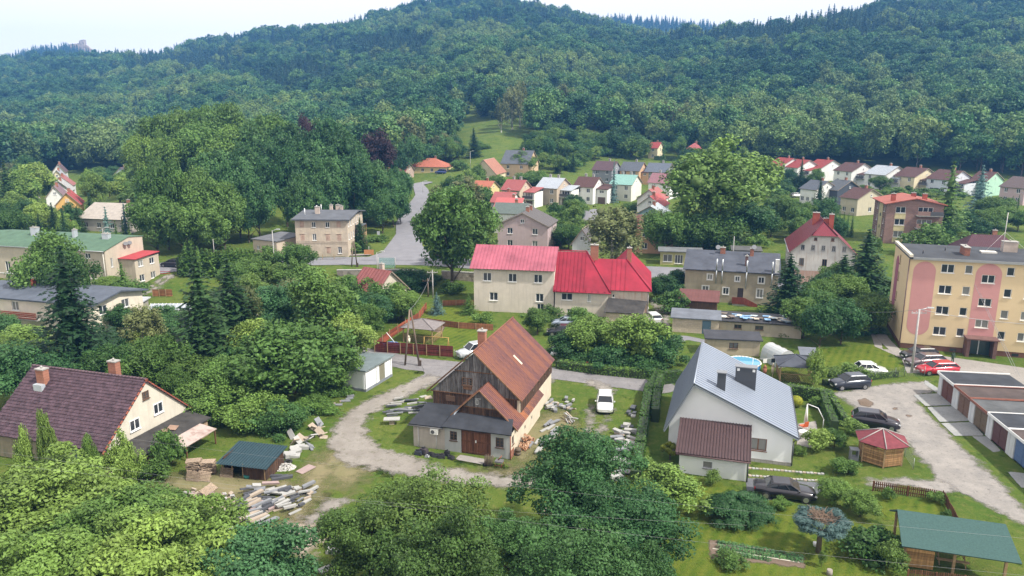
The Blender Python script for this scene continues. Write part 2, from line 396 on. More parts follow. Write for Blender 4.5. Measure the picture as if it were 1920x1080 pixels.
WORN=patch_mat('worn_grass',(.15,.145,.06),(.2,.17,.09),(.12,.13,.04),edge=1.3,freq=.8,width=1.6)
PAVE=patch_mat('pale_concrete_paving',(.25,.235,.215),(.3,.28,.26),(.2,.19,.18),edge=.05,width=.05)
SOIL=patch_mat('soil',(.12,.085,.06),(.16,.12,.09),None,edge=.2,width=.15)
SLAB=patch_mat('concrete_apron_slab',(.24,.25,.25),(.31,.315,.31),(.19,.2,.2),edge=.04,freq=2,width=.04)
VERGE=patch_mat('lush_verge_grass',(.05,.11,.015),(.07,.13,.018),(.1,.13,.03),edge=.8,width=.6)
# main road through the village, and the street climbing to the upper houses
patch('main_road',ASPH2,lines=[[(180,524,3.2),(260,508,3.4),(330,499,3.4),(560,491,3.8),(700,489,4.2),(800,490,4.2),(900,496,3.6),(1060,503,3.4),(1270,514,3.4),(1450,528,3.4),(1640,560,3)]],res=1.0,lift=.06,label='grey main road crossing below the corner house')
patch('village_street',ASPH2,polys=[[(672,489),(716,474),(742,440),(790,440),(792,462),(812,478),(900,489)]],lines=[[(768,440,3.2),(764,420,3.),(772,400,2.7),(786,380,2.5),(793,368,2.4),(789,355,2.4),(781,347,2.4),(800,343,2.2)]],res=1.0,lift=.1,label='grey street curving uphill from the main road')
patch('pavement',PAVE,lines=[[(560,479,.8),(640,480,.8),(690,478,.8)]],res=.6,lift=.12)
patch('residential_street',ASPH2,polys=[[(1088,398),(1118,392),(1124,398),(1110,420),(1100,445),(1082,450),(1088,420)]],res=1.,lift=.1)
patch('side_street',ASPH2,polys=[[(1780,405),(1830,395),(1920,402),(1920,420),(1860,412),(1800,416)]],res=1.,lift=.1)
patch('side_street',ASPH2,polys=[[(30,368),(66,364),(62,381),(36,381)]],res=1.,lift=.1)
patch('asphalt_lane',ASPH,lines=[[(560,640,2.),(640,655,2.1),(700,667,2.1),(780,683,2.3),(850,689,2.2),(940,694,2.1),(1040,700,2.0),(1130,712,2.0),(1235,726,2.0)]],res=.5,label='narrow asphalt lane behind the barn')
patch('lane_junction',ASPH,polys=[[(790,684),(880,690),(870,710),(800,722),(770,738),(735,742),(775,712),(796,702)]],res=.4)
patch('gravel_track',GRAVEL,lines=[[(800,712,1.5),(765,730,1.5),(715,752,1.5),(672,776,1.4),(655,800,1.5),(655,830,2.0),(680,855,2.2),(740,868,1.8),(800,885,1.5),(870,897,1.3),(950,903,1.1),(1010,902,1.0)]],res=.4,margin=1.5,label='pale gravel track curving round the barn')
patch('track_rut',GRAVEL,lines=[[(1108,762,.3),(1104,792,.35),(1100,815,.3)],[(1143,768,.35),(1128,800,.35),(1112,830,.4)]],res=.3)
patch('track_rut',GRAVEL,lines=[[(1104,716,.7),(1128,724,1.0),(1142,735,.8)]],res=.3)
patch('worn_ground',WORN,polys=[[(560,880),(640,830),(640,880),(600,960),(560,985),(520,985)],[(590,850),(640,830),(700,880),(660,930),(600,900)],[(950,800),(1060,760),(1090,800),(960,890)]],res=.5,margin=2)
patch('worn_ground',WORN,polys=[[(300,890),(420,880),(560,900),(580,930),(400,940),(290,920)],[(690,860),(830,880),(950,880),(990,868),(1000,880),(940,900),(780,890)]],res=.5,margin=1.5)
patch('bare_patch',SAND,polys=[[(520,990),(560,970),(600,985),(612,1015),(590,1045),(545,1040),(525,1010)]],res=.3,margin=1.2,label='bare sandy patch beside the stone heaps')
patch('bare_patch',GRAVEL,polys=[[(585,950),(625,935),(655,940),(640,958),(600,965)],[(560,968),(600,962),(612,975),(575,985)],[(1028,700),(1045,700),(1040,715),(1026,722)]],res=.3,margin=1.0)
patch('gravel_yard',YARD,polys=[[(1560,738),(1610,728),(1680,718),(1740,714),(1752,738),(1720,742),(1730,765),(1780,815),(1840,870),(1920,948),(1960,1010),(1880,965),(1800,925),(1770,912),(1740,880),(1700,830),(1660,800),(1610,770)]],res=.5,margin=1.4,label='potholed gravel yard in front of the garages')
patch('gravel_track',YARD,lines=[[(1640,905,.7),(1700,905,.8),(1760,912,1.2)]],res=.4,margin=1)
patch('pothole',SOIL,polys=[[(1607,750),(1622,747),(1640,757),(1630,764),(1612,760)],[(1672,765),(1682,764),(1684,769),(1674,769)],[(1698,777),(1710,779),(1708,783),(1698,781)]],res=.25,margin=.6)
patch('paved_yard',PAVE,polys=[[(1655,655),(1700,658),(1920,690),(1960,700),(1960,740),(1760,700),(1700,700),(1690,672),(1640,650),(1630,620),(1650,615)]],res=.5,margin=.4,label='paved car park in front of the apartment block')
for pl in ([(1733,712),(1762,730),(1757,738),(1733,720)],[(1712,741),(1760,738),(1788,760),(1735,762)],[(1738,764),(1792,762),(1818,790),(1762,792)],[(1764,794),(1822,792),(1846,818),(1790,818)],[(1822,818),(1850,818),(1878,846),(1862,848)],[(1888,884),(1930,888),(1960,915),(1915,915)]):
    patch('concrete_apron',SLAB,polys=[pl],res=.25,margin=.3)
patch('driveway',DRIVE,polys=[[(1398,896),(1540,905),(1545,918),(1520,936),(1440,938),(1400,925)]],res=.3,margin=.3,label='dark paved driveway beside the white house')
patch('garden_lawn',LAWN,polys=[[(1210,905),(1290,890),(1400,925),(1450,945),(1560,950),(1640,1000),(1700,1100),(1180,1100),(1230,980)]],res=.6,soft=False,label='mown garden lawn around the vegetable bed')
patch('garden_lawn',LAWN,polys=[[(1650,930),(1765,940),(1790,985),(1660,975)]],res=.4,soft=False,label='small yellowish lawn inside the picket fence')
patch('garden_lawn',LAWN,polys=[[(1540,655),(1640,645),(1700,690),(1600,715),(1530,700)],[(1330,680),(1480,660),(1500,710),(1400,720)]],res=.6,soft=False,label='lawn beside the apartment block')
patch('garden_lawn',LAWN,polys=[[(790,570),(920,585),(905,660),(850,658),(780,622)]],res=.6,soft=False,label='lawn behind the maroon fence')
patch('vegetable_bed',SOIL,polys=[[(1326,1012),(1345,1014),(1508,1042),(1512,1066),(1450,1060),(1332,1050)]],res=.25,margin=.4)
patch('vegetable_bed',SOIL,polys=[[(808,606),(836,612),(828,625),(800,620)]],res=.3,margin=.4)
patch('terrace',PAVE,polys=[[(1495,795),(1530,790),(1536,820),(1525,842),(1494,835)]],res=.3,margin=.3)
patch('footpath',PAVE,lines=[[(1640,612,.8),(1660,640,.8),(1690,668,.7)]],res=.4,margin=.4)
patch('concrete_pad',CONC_P if 'CONC_P' in globals() else PAVE,polys=[[(862,853),(912,862),(905,872),(853,862)]],res=.25,margin=.3)
patch('farm_track',GRAVEL,lines=[[(325,516,.5),(305,530,.5),(285,545,.6),(265,553,.6)],[(313,516,.4),(293,530,.4),(270,545,.4)]],res=.4)
patch('farm_track',GRAVEL,lines=[[(1222,562,.5),(1234,580,.5),(1228,605,.5)],[(1240,568,.5),(1250,590,.5),(1246,615,.5)]],res=.4)
patch('footpath',ASPH2,lines=[[(1262,640,.9),(1285,633,.9),(1320,640,.8)]],res=.4)
# ------------------------------------------------------------------ building kit
def wallrun(mb,p,ang,L,z0,z1,ops=(),rev=.14,mi=0,rmi=None):
    """a wall going from p along ang (outside on its right), with real openings (u0,u1,z0,z1)"""
    ux,uy=math.cos(ang),math.sin(ang);nx,ny=uy,-ux
    Pt=lambda s,z,d=0: (p[0]+ux*s-nx*d,p[1]+uy*s-ny*d,z)
    xs=sorted({0,L,*[o[0] for o in ops],*[o[1] for o in ops]});zs=sorted({z0,z1,*[o[2] for o in ops],*[o[3] for o in ops]})
    for a,b in zip(xs[:-1],xs[1:]):
        for c,d in zip(zs[:-1],zs[1:]):
            mx,mz=(a+b)/2,(c+d)/2
            if any(o[0]<mx<o[1] and o[2]<mz<o[3] for o in ops): continue
            mb.face([Pt(a,c),Pt(b,c),Pt(b,d),Pt(a,d)],mi,[(a,c),(b,c),(b,d),(a,d)])
    r=mi if rmi is None else rmi
    for a,b,c,d in ops:
        mb.face([Pt(a,c),Pt(b,c),Pt(b,c,rev),Pt(a,c,rev)],r);mb.face([Pt(b,d),Pt(a,d),Pt(a,d,rev),Pt(b,d,rev)],r)
        mb.face([Pt(a,d),Pt(a,c),Pt(a,c,rev),Pt(a,d,rev)],r);mb.face([Pt(b,c),Pt(b,d),Pt(b,d,rev),Pt(b,c,rev)],r)
_WM={}
def window(par,x,y,z,w,h,ang=0.0,style='double',frame=None,rev=.14,sill=True,name='window',blind=False):
    """frame, sash bars and sill are one part, the glass is its own piece; x,y = middle of the opening on the wall face, z = its foot"""
    frame=frame or WFR;key=(round(w,2),round(h,2),style,frame.name,round(rev,2),sill)
    if key not in _WM:
        m=MB();t=.07;a=w/2;yi=rev-.04
        m.box(-a,a,yi-.03,yi+.05,0,t);m.box(-a,a,yi-.03,yi+.05,h-t,h);m.box(-a,-a+t,yi-.03,yi+.05,t,h-t);m.box(a-t,a,yi-.03,yi+.05,t,h-t)
        if style in ('double','grid'): m.box(-.045,.045,yi-.02,yi+.04,t,h-t)
        if style=='triple':
            for q in (-a/3,a/3): m.box(q-.045,q+.045,yi-.02,yi+.04,t,h-t)
        if style=='grid':
            for q in (h/3,2*h/3): m.box(-a+t,-.045,yi-.015,yi+.035,q-.025,q+.025);m.box(.045,a-t,yi-.015,yi+.035,q-.025,q+.025)
        if sill: m.box(-a-.06,a+.06,-.09,yi-.03,-.07,-.005)
        g=MB();g.face([(-a+t,yi+.02,t),(a-t,yi+.02,t),(a-t,yi+.02,h-t),(-a+t,yi+.02,h-t)])
        _WM[key]=(m.mesh('window',frame),g.mesh('pane',GLASS))
    fm,gm=_WM[key]
    o=lnk(name,fm,par,(x,y,z),ang);lnk('pane',gm,o);return o
def on_wall(par,p,ang,specs,style='double',frame=None,rev=.14,name='window',sill=True):
    """adds the windows for the openings of one wall and returns the openings; spec=(u0,u1,z0,z1[,style])"""
    for s in specs:
        u=(s[0]+s[1])/2
        window(par,p[0]+math.cos(ang)*u,p[1]+math.sin(ang)*u,s[2],s[1]-s[0],s[3]-s[2],ang,s[4] if len(s)>4 else style,frame,rev,sill,name)
    return [s[:4] for s in specs]
def doorleaf(par,x,y,z,w,h,ang,m,name='door',rev=.1):
    d=MB();d.box(-w/2,w/2,rev-.05,rev,0,h);k=max(1,round(w/.9))
    for i in range(k):
        a=-w/2+i*w/k;d.box(a+.12,a+w/k-.12,rev-.075,rev-.05,.15,h*.45);d.box(a+.12,a+w/k-.12,rev-.075,rev-.05,h*.52,h-.12)
    o=d.build(name,m,par,(x,y,z),ang);hb=MB();hb.box(w*.5-.16,w*.5-.1,rev-.13,rev-.076,h*.48,h*.55);hb.build('handle',flat('metal_handle',(.4,.4,.4),.3,.8),o);return o
def chimney(par,x,y,z0,z1,w=.6,d=.5,m=None,pots=1,cap=True):
    c=MB();c.box(x-w/2,x+w/2,y-d/2,y+d/2,z0,z1);o=c.build('chimney',m or BRICK,par)
    if cap: k=MB();k.box(x-w/2-.06,x+w/2+.06,y-d/2-.06,y+d/2+.06,z1,z1+.1);[k.bar((x+(i-(pots-1)/2)*w*.5,y,z1+.1),(x+(i-(pots-1)/2)*w*.5,y,z1+.32),.09) for i in range(pots)];k.build('chimney_cap',CONC,o)
    return o
def gutter(par,pts,r=.06,m=None,name='gutter'):
    g=MB()
    for a,b in zip(pts[:-1],pts[1:]): g.bar(a,b,r)
    return g.build(name,m or flat('zinc_gutter',(.3,.31,.32),.4,.5),par)
def auto_windows(L,he,n,floors=2,w=1.15,h=1.25,z=.95,fl=2.6,skip=()):
    out=[]
    for f in range(floors):
        for i in range(n):
            if (f,i) in skip: continue
            u=L*(i+.5)/n;out.append((u-w/2,u+w/2,z+f*fl,z+h+f*fl))
    return [o for o in out if o[3]<he-.15]
def seam_ribs(par,p0,p1,p2,p3,step=.6,m=None,name='roof_ribs'):
    """raised standing seams running down a roof plane (eave p0-p1, ridge p3-p2)"""
    P=[Vector(q) for q in (p0,p1,p2,p3)];n=(P[1]-P[0]).cross(P[3]-P[0]).normalized();n=n if n.z>0 else -n
    k=max(2,int((P[1]-P[0]).length/step));r=MB()
    for i in range(k+1):
        t=i/k;a=P[0].lerp(P[1],t);b=P[3].lerp(P[2],t);d=(b-a).normalized();s=n.cross(d)*.03
        r.hull([a-s,a+s,b+s,b-s],[a-s+n*.07,a+s+n*.07,b+s+n*.07,b-s+n*.07])
    return r.build(name,m,par)
def house(name,label,cat,A,B,he,dep,rise,wall,roof,az=None,ridge='x',win=2,side=1,floors=2,over=.4,chim=1,chim_m=None,group=None,
          rkind='tile',base=None,left=0,ribs=False,wstyle='double',wfl=2.6,rfrac=.5,gable_win=True,frame=None,door=None,hip=0.0,length=None,parts=True,zoff=0.0,win_z=.95):
    """gabled house standing on the ground; A, B = photo pixels of the two ends of its front eave, he = eave height"""
    a=Vector(U(*A,he+zoff));b=Vector(U(*B,he+zoff))
    if az is None: ang=math.atan2(b.y-a.y,b.x-a.x);L=(b-a).length
    else:
        ang=R(az);u=Vector((math.cos(ang),math.sin(ang)))
        # the length that reaches B's column of the picture
        da=ray(*A);db=ray(*B);tb=db[0]/db[1]
        den=u.x-tb*u.y;L=(tb*a.y-a.x)/den if abs(den)>1e-3 else (b-a).length
    if length: L=length
    zg=min(Tf(a.x,a.y),Tf(a.x+math.cos(ang)*L,a.y+math.sin(ang)*L))+zoff
    t=thing(name,label,cat,a.x,a.y,ang,group,z=zg)
    wm=MB();D=dep;ov=over
    fs=auto_windows(L,he,win,floors,z=win_z,fl=wfl);ss=auto_windows(D,he,side,floors,z=win_z,fl=wfl);ls=auto_windows(D,he,left,floors,z=win_z,fl=wfl)
    if door is not None:
        fs=[s for s in fs if not (s[2]<2.2 and abs((s[0]+s[1])/2-door)<1.1)]
        doorleaf(t,door,0,0,1.0,2.05,0,flat('brown_door',(.13,.07,.04)))
    dop=[(door-.5,door+.5,0,2.05)] if door is not None else []
    wallrun(wm,(0,0),0,L,-1.5,he,on_wall(t,(0,0),0,fs,wstyle,frame)+dop)
    wallrun(wm,(L,0),math.pi/2,D,-1.5,he,on_wall(t,(L,0),math.pi/2,ss,wstyle,frame))
    wallrun(wm,(L,D),math.pi,L,-1.5,he)
    wallrun(wm,(0,D),-math.pi/2,D,-1.5,he,on_wall(t,(0,D),-math.pi/2,ls,wstyle,frame))
    rm=mat('roof_'+rkind,roof,.75 if rkind=='tile' else .5,rkind,.25,1.2);um=flat('soffit',(.25,.2,.16));pr=MB()
    hr=he+rise;sl=rise/(D*rfrac);sb=rise/(D*(1-rfrac))
    if ridge=='x':
        if hip==0:
            wm.face([(L,0,he),(L,D,he),(L,D*rfrac,hr)]);wm.face([(0,D,he),(0,0,he),(0,D*rfrac,hr)])
            pr.slab((-ov,-ov,he-ov*sl+.12),(L+ov,-ov,he-ov*sl+.12),(L+ov,D*rfrac,hr+.12),(-ov,D*rfrac,hr+.12),.16,0,1)
            pr.slab((L+ov,D+ov,he-ov*sb+.12),(-ov,D+ov,he-ov*sb+.12),(-ov,D*rfrac,hr+.121),(L+ov,D*rfrac,hr+.121),.16,0,1)
        else:
            i=hip;e=he-ov*sl+.12
            if L-2*i<.4: i=L/2-.2
            pr.slab((-ov,-ov,e),(L+ov,-ov,e),(L-i,D/2,hr+.12),(i,D/2,hr+.12),.16,0,1)
            pr.slab((L+ov,D+ov,e),(-ov,D+ov,e),(i,D/2,hr+.12),(L-i,D/2,hr+.12),.16,0,1)
            pr.tri((L+ov,-ov,e),(L+ov,D+ov,e),(L-i,D/2,hr+.12),.16,0,1);pr.tri((-ov,D+ov,e),(-ov,-ov,e),(i,D/2,hr+.12),.16,0,1)
        if ribs: seam_ribs(t,(-ov,-ov,he-ov*sl+.12),(L+ov,-ov,he-ov*sl+.12),(L+ov,D*rfrac,hr+.12),(-ov,D*rfrac,hr+.12),.6,rm)
    else:
        s2=rise/(L/2)
        wm.face([(0,0,he),(L,0,he),(L/2,0,hr)]);wm.face([(L,D,he),(0,D,he),(L/2,D,hr)])
        pr.slab((-ov,D+ov,he-ov*s2+.12),(-ov,-ov,he-ov*s2+.12),(L/2,-ov,hr+.12),(L/2,D+ov,hr+.12),.16,0,1)
        pr.slab((L+ov,-ov,he-ov*s2+.12),(L+ov,D+ov,he-ov*s2+.12),(L/2,D+ov,hr+.121),(L/2,-ov,hr+.121),.16,0,1)
        if gable_win: window(t,L/2,-.03,he+rise*.2,.8,.8,0,'double',frame,rev=.05)
    if ridge=='x' and hip==0 and gable_win and rise>1.2: window(t,L+.03,D*rfrac,he+rise*.15,.6,.6,math.pi/2,'single',frame,rev=.05)
    wm.build('wall',mat('plaster',wall,.9,'plaster',.1,.8),t);pr.build('roof',[rm,um],t)
    if base: bb=MB();bb.box(-.04,L+.04,-.04,D+.04,-1.5,.5);bb.build('plinth',mat('plinth',base,.9),t)
    for k in range(chim):
        if ridge=='x': chimney(t,L*(.3+.4*k) if chim>1 else L*.62,D*rfrac+.3,hr-.5,hr+.9,.7,.5,chim_m)
        else: chimney(t,L*.5+.3,D*(.35+.3*k),hr-.5,hr+.9,.7,.5,chim_m)
    t['L']=L;return t,L,he
def wing(par,x0,y0,L,D,he,wall,roof,balcony=False,az=0,rkind='tile',rise=.5,garage=True):
    """lower side wing of a row house, joined to its right-hand side"""
    wm=MB();ops=[]
    fr=[]
    if balcony:
        fr=[(L*.15,L*.85,2.75,he-.25)]
    else: fr=[(L*.3,L*.7,3.3,min(he-.3,4.2))]
    g=[(L*.15,L*.85,0,2.1)] if garage else []
    wallrun(wm,(x0,y0),0,L,-1.5,he,on_wall(par,(x0,y0),0,[f for f in fr if f[3]>f[2]+.4],'triple' if balcony else 'double')+g)
    if garage: doorleaf(par,x0+L*.5,y0,0,L*.7,2.1,0,flat('garage_door_brown',(.11,.07,.05)),'garage_door')
    wallrun(wm,(x0+L,y0),math.pi/2,D,-1.5,he);wallrun(wm,(x0+L,y0+D),math.pi,L,-1.5,he)
    wm.build('wing_wall',mat('plaster',wall,.9,'plaster',.1,.8),par)
    r=MB();r.slab((x0,y0-.4,he),(x0+L+.3,y0-.4,he),(x0+L+.3,y0+D,he+rise+.6),(x0,y0+D,he+rise+.6),.15);r.build('wing_roof',mat('roof_'+rkind,roof,.6,rkind,.25,1.2),par)
    if balcony:
        b=MB();b.box(x0+.1,x0+L,y0-1.0,y0-.02,2.5,2.62);b.build('balcony',CONC,par)
        q=MB();q.box(x0+.1,x0+L,y0-1.02,y0-.98,2.7,3.55);q.build('balcony_railing',flat('dark_railing',(.07,.07,.08)),par)

# colours
WHITE=(.72,.72,.7);CREAM=(.66,.58,.4);YEL=(.62,.5,.25);BEIGE=(.5,.42,.32);GREYW=(.4,.39,.37);PINK=(.5,.38,.38)
RRED=(.28,.05,.045);RPINK=(.34,.1,.1);RBROWN=(.1,.05,.046);RGREY=(.1,.112,.135);RSILV=(.4,.44,.49);RTEAL=(.23,.42,.38);RORG=(.42,.14,.09);RPURP=(.26,.13,.15)
G1='two-storey row houses in the middle of the village'
AZC=-30
rows=[  # A, B, roof, wall, label, wing
 ((941,354),(974,355.5),RPINK,BEIGE,'row house with a faded pink-red roof and beige front, leftmost of its row',True,RPINK,7.5),
 ((1006,350.5),(1044,352.5),RSILV,(.45,.37,.29),'row house with a pale grey metal roof and tan upper floor',True,RSILV,10),
 ((1076,348),(1112,349.5),RBROWN,WHITE,'white row house with a dark brown-red roof and lower brown-roofed wing',False,RBROWN,8.5),
 ((1145,343),(1184,345),RTEAL,(.68,.67,.6),'row house with a turquoise green roof and cream side wall',False,None,9),
 ((1216,340.5),(1256,341.5),RPURP,WHITE,'white row house with a faded purple-pink roof left of the tall trees',False,None,9)]
for A,B,rf,wl,lab,bal,wr,dp in rows:
    t,L,he=house('row_house',lab,'house',A,B,5.3,dp,2.6,wl,rf,AZC,group=G1,win=2,side=0,chim=2,chim_m=CONC)
    if wr: wing(t,L,2.5,3.6,5.5,4.6,WHITE,wr,bal)
rows=[((1111,315),(1147,316),(.1,.06,.07),(.24,.25,.28),'blue-grey house with a dark plum roof behind the blue spruce'),
 ((1162,316.5),(1198,317),RGREY,(.55,.36,.22),'house with a blue-grey roof and orange wall in the upper row'),
 ((1210,319.5),(1250,320),(.12,.14,.18),(.3,.31,.33),'dark grey house with a slate-blue roof, right end of the upper row')]
for A,B,rf,wl,lab in rows:
    t,L,he=house('row_house',lab,'house',A,B,5.0,9,2.8,wl,rf,AZC,group='houses of the upper row in the middle',win=2,side=0,chim=1,chim_m=CONC)
    if A[0]==1162: wing(t,L,2.5,2.6,5.5,4.4,wl,RBROWN,False,garage=False)
# right-hand terrace along the wood
G2='row houses along the foot of the wood at right'
rr=[((1440,305),(1466,307),RRED,WHITE,'white house with a pale red roof, leftmost of the long row under the wood',0),
 ((1461,308),(1496,309),RRED,WHITE,'white house with a bright red roof and balcony behind the dark firs',1),
 ((1512,311),(1540,313),RRED,WHITE,'white house with a red roof carrying two skylights',0),
 ((1564,318),(1597,321),RBROWN,WHITE,'white house with a brown roof left of the pale metal-roofed one',1),
 ((1622,324),(1660,327),RSILV,(.68,.68,.66),'white house with a pale silver metal roof in the long row',1),
 ((1678,328),(1715,331),RBROWN,CREAM,'cream-yellow house with a brown roof in the long row',1),
 ((1738,333),(1780,337),RBROWN,(.6,.63,.68),'bluish-white house with a brown roof beside the larch',1),
 ((1876,348),(1922,352),(.12,.09,.085),PINK,'dusty pink house with a dark brown roof at the right edge',0)]
for A,B,rf,wl,lab,wg in rr:
    t,L,he=house('row_house',lab,'house',A,B,5.2,11.5,2.8,wl,rf,-68,group=G2,win=2,side=0,chim=1)
    if wg: wing(t,L,3,3.4,5.5,4.2,wl,rf,True,garage=False)
house('row_house','mint green gable house half hidden behind the blue spruce','house',(1820,336),(1850,338),5.2,9,2.6,(.4,.62,.48),RBROWN,-64,group=G2,win=2,side=0)
G3='houses in front of the long row at right'
house('white_house','white house with a slate-blue roof and brick chimney, in front of the long row','house',(1501,352),(1530,358),4.6,9,2.4,WHITE,RGREY,-66,group=G3,win=3,side=1)
house('dark_house','anthracite gabled house with dark grey cladding','house',(1545,353),(1570,362),4.6,10,2.6,(.06,.07,.09),(.1,.11,.125),-66,group=G3,win=1,side=1)
house('brown_roof_house','beige house with a brown tiled roof left of the brick apartment block','house',(1577,368),(1608,378),4.8,10,2.4,(.5,.45,.34),RBROWN,-66,group=G3,win=2,side=1)
# scattered houses
house('villa','yellow villa with a red roof and wooden balcony against the wood','house',(1216,276),(1233,278),5,8,2.4,CREAM,RRED,-30,win=1,side=1,group='houses at the upper edge of the village')
house('villa','small white house with a faded red roof behind the tall ash tops','house',(1287,277),(1308,278),5,8,2.4,WHITE,RPINK,-30,hip=3,win=1,side=1,group='houses at the upper edge of the village')
house('villa','yellow bungalow with a large orange-red hipped roof','house',(766,312),(836,314),2.9,10,3,YEL,RORG,-12,hip=6,win=4,floors=1,side=2,group='houses at the upper edge of the village')
house('cottage','small house with a dull red roof left of the yellow bungalow','house',(728,320),(760,328),3.2,7,3,(.4,.3,.25),(.28,.09,.09),-20,win=2,floors=1,side=1)
house('farmhouse','cream house with an orange-brown half-hipped gable facing the valley','house',(884,325),(930,327),4.6,13,4.6,CREAM,(.36,.17,.12),-14,ridge='y',win=3,side=2,chim=0)
house('long_house','large pale orange house with a grey-blue metal roof and red chimney','house',(940,302),(990,304),5.5,10,4.4,(.55,.4,.26),RGREY,-24,win=2,side=0,chim=1,rkind='seam')
house('annex_house','yellow house end with an orange tiled roof above the row','house',(882,352),(915,356),4,8,2.2,YEL,RORG,-25,win=2,side=0)
# roofs seen end-on in the middle
house('side_house','white gable-ended house with a pink-red roof behind the mauve house','house',(921,378),(958,377),5.2,8,2.2,WHITE,RPINK,-18,win=0,side=1,group='end-on houses in the middle')
house('side_house','white house with a bright pink-red roof, nearer of the two end-on ones','house',(928,388),(974,384),5.0,7,2.0,WHITE,(.5,.13,.13),-14,win=0,side=1,group='end-on houses in the middle')
house('side_house','house with a dark green-grey roof directly behind the mauve house','house',(926,398),(985,396),5.0,6,2.0,WHITE,(.12,.15,.14),-14,win=0,side=1,group='end-on houses in the middle')
house('mauve_house','mauve house with a dark brown gable roof and orange chimneys','house',(933,421),(1027,424),5.4,10,2.6,(.46,.36,.37),(.12,.11,.11),-14,ridge='y',win=2,side=1,chim=2)
house('side_house','white house end with a pink tiled roof right of the turquoise-roofed house','house',(1195,372),(1238,378),4.6,9,2.6,WHITE,(.36,.13,.12),-25,ridge='y',win=2,side=1,group='end-on houses left of the tall ash')
house('side_house','white house end with a red roof, middle of the three end-on ones','house',(1196,384),(1240,390),4.4,8,2.4,WHITE,(.42,.1,.1),-25,ridge='y',win=2,side=1,group='end-on houses left of the tall ash')
house('side_house','pale blue house end with a whitish roof below the red ones','house',(1190,402),(1248,408),4.4,8,2.2,(.3,.42,.5),RSILV,-22,ridge='y',win=1,side=1,group='end-on houses left of the tall ash')
house('orange_house','pale orange house with a faded red roof below the tall ash','house',(1192,428),(1263,432),5.2,9,2.2,(.6,.36,.22),(.4,.17,.15),-12,win=2,side=1)
house('shed_house','white outbuilding with a dark gabled board top behind the red metal roof','shed',(1073,455),(1110,456),3.4,7,2.8,(.62,.64,.66),(.14,.13,.14),-17,ridge='y',win=0,side=0,chim=0,floors=1)
# left cluster
G4='houses in a row at the far left'
house('gable_house','pale blue gabled house with a dark roof in the trees at left','house',(212,329),(243,330),4.6,10,3,(.5,.55,.66),(.12,.09,.12),8,ridge='y',win=2,side=2)
for A,B,rf,wl,lab,he in [((98,322),(122,325),(.14,.09,.1),WHITE,'white gabled house, farthest of the left row',4.5),((94,335),(122,339),(.35,.36,.4),CREAM,'cream gabled house with a whitish roof in the left row',4.5),
    ((94,348),(136,352),(.33,.13,.12),WHITE,'white gabled house with a red-brown roof in the left row',4.5),((88,358),(134,364),(.4,.4,.4),WHITE,'white gabled house with a light grey roof and round window in the left row',4.5),
    ((86,370),(122,374),(.25,.17,.2),WHITE,'small white gabled house beside the orange one in the left row',4.5),((104,384),(150,388),(.38,.08,.08),(.65,.4,.14),'orange-yellow house with a bright red gable roof, nearest of the left row',4.5)]:
    house('gable_house',lab,'house',A,B,he,9,3.0,wl,rf,24,ridge='y',win=1,side=2,group=G4,chim=1)
t,L,he=house('shed_roof_house','beige house with a long pale asymmetric roof behind the two blue spruces','house',(147,408),(245,404),3.2,12,3,(.42,.38,.35),(.38,.34,.3),-14,win=4,floors=1,side=1,rkind='seam')
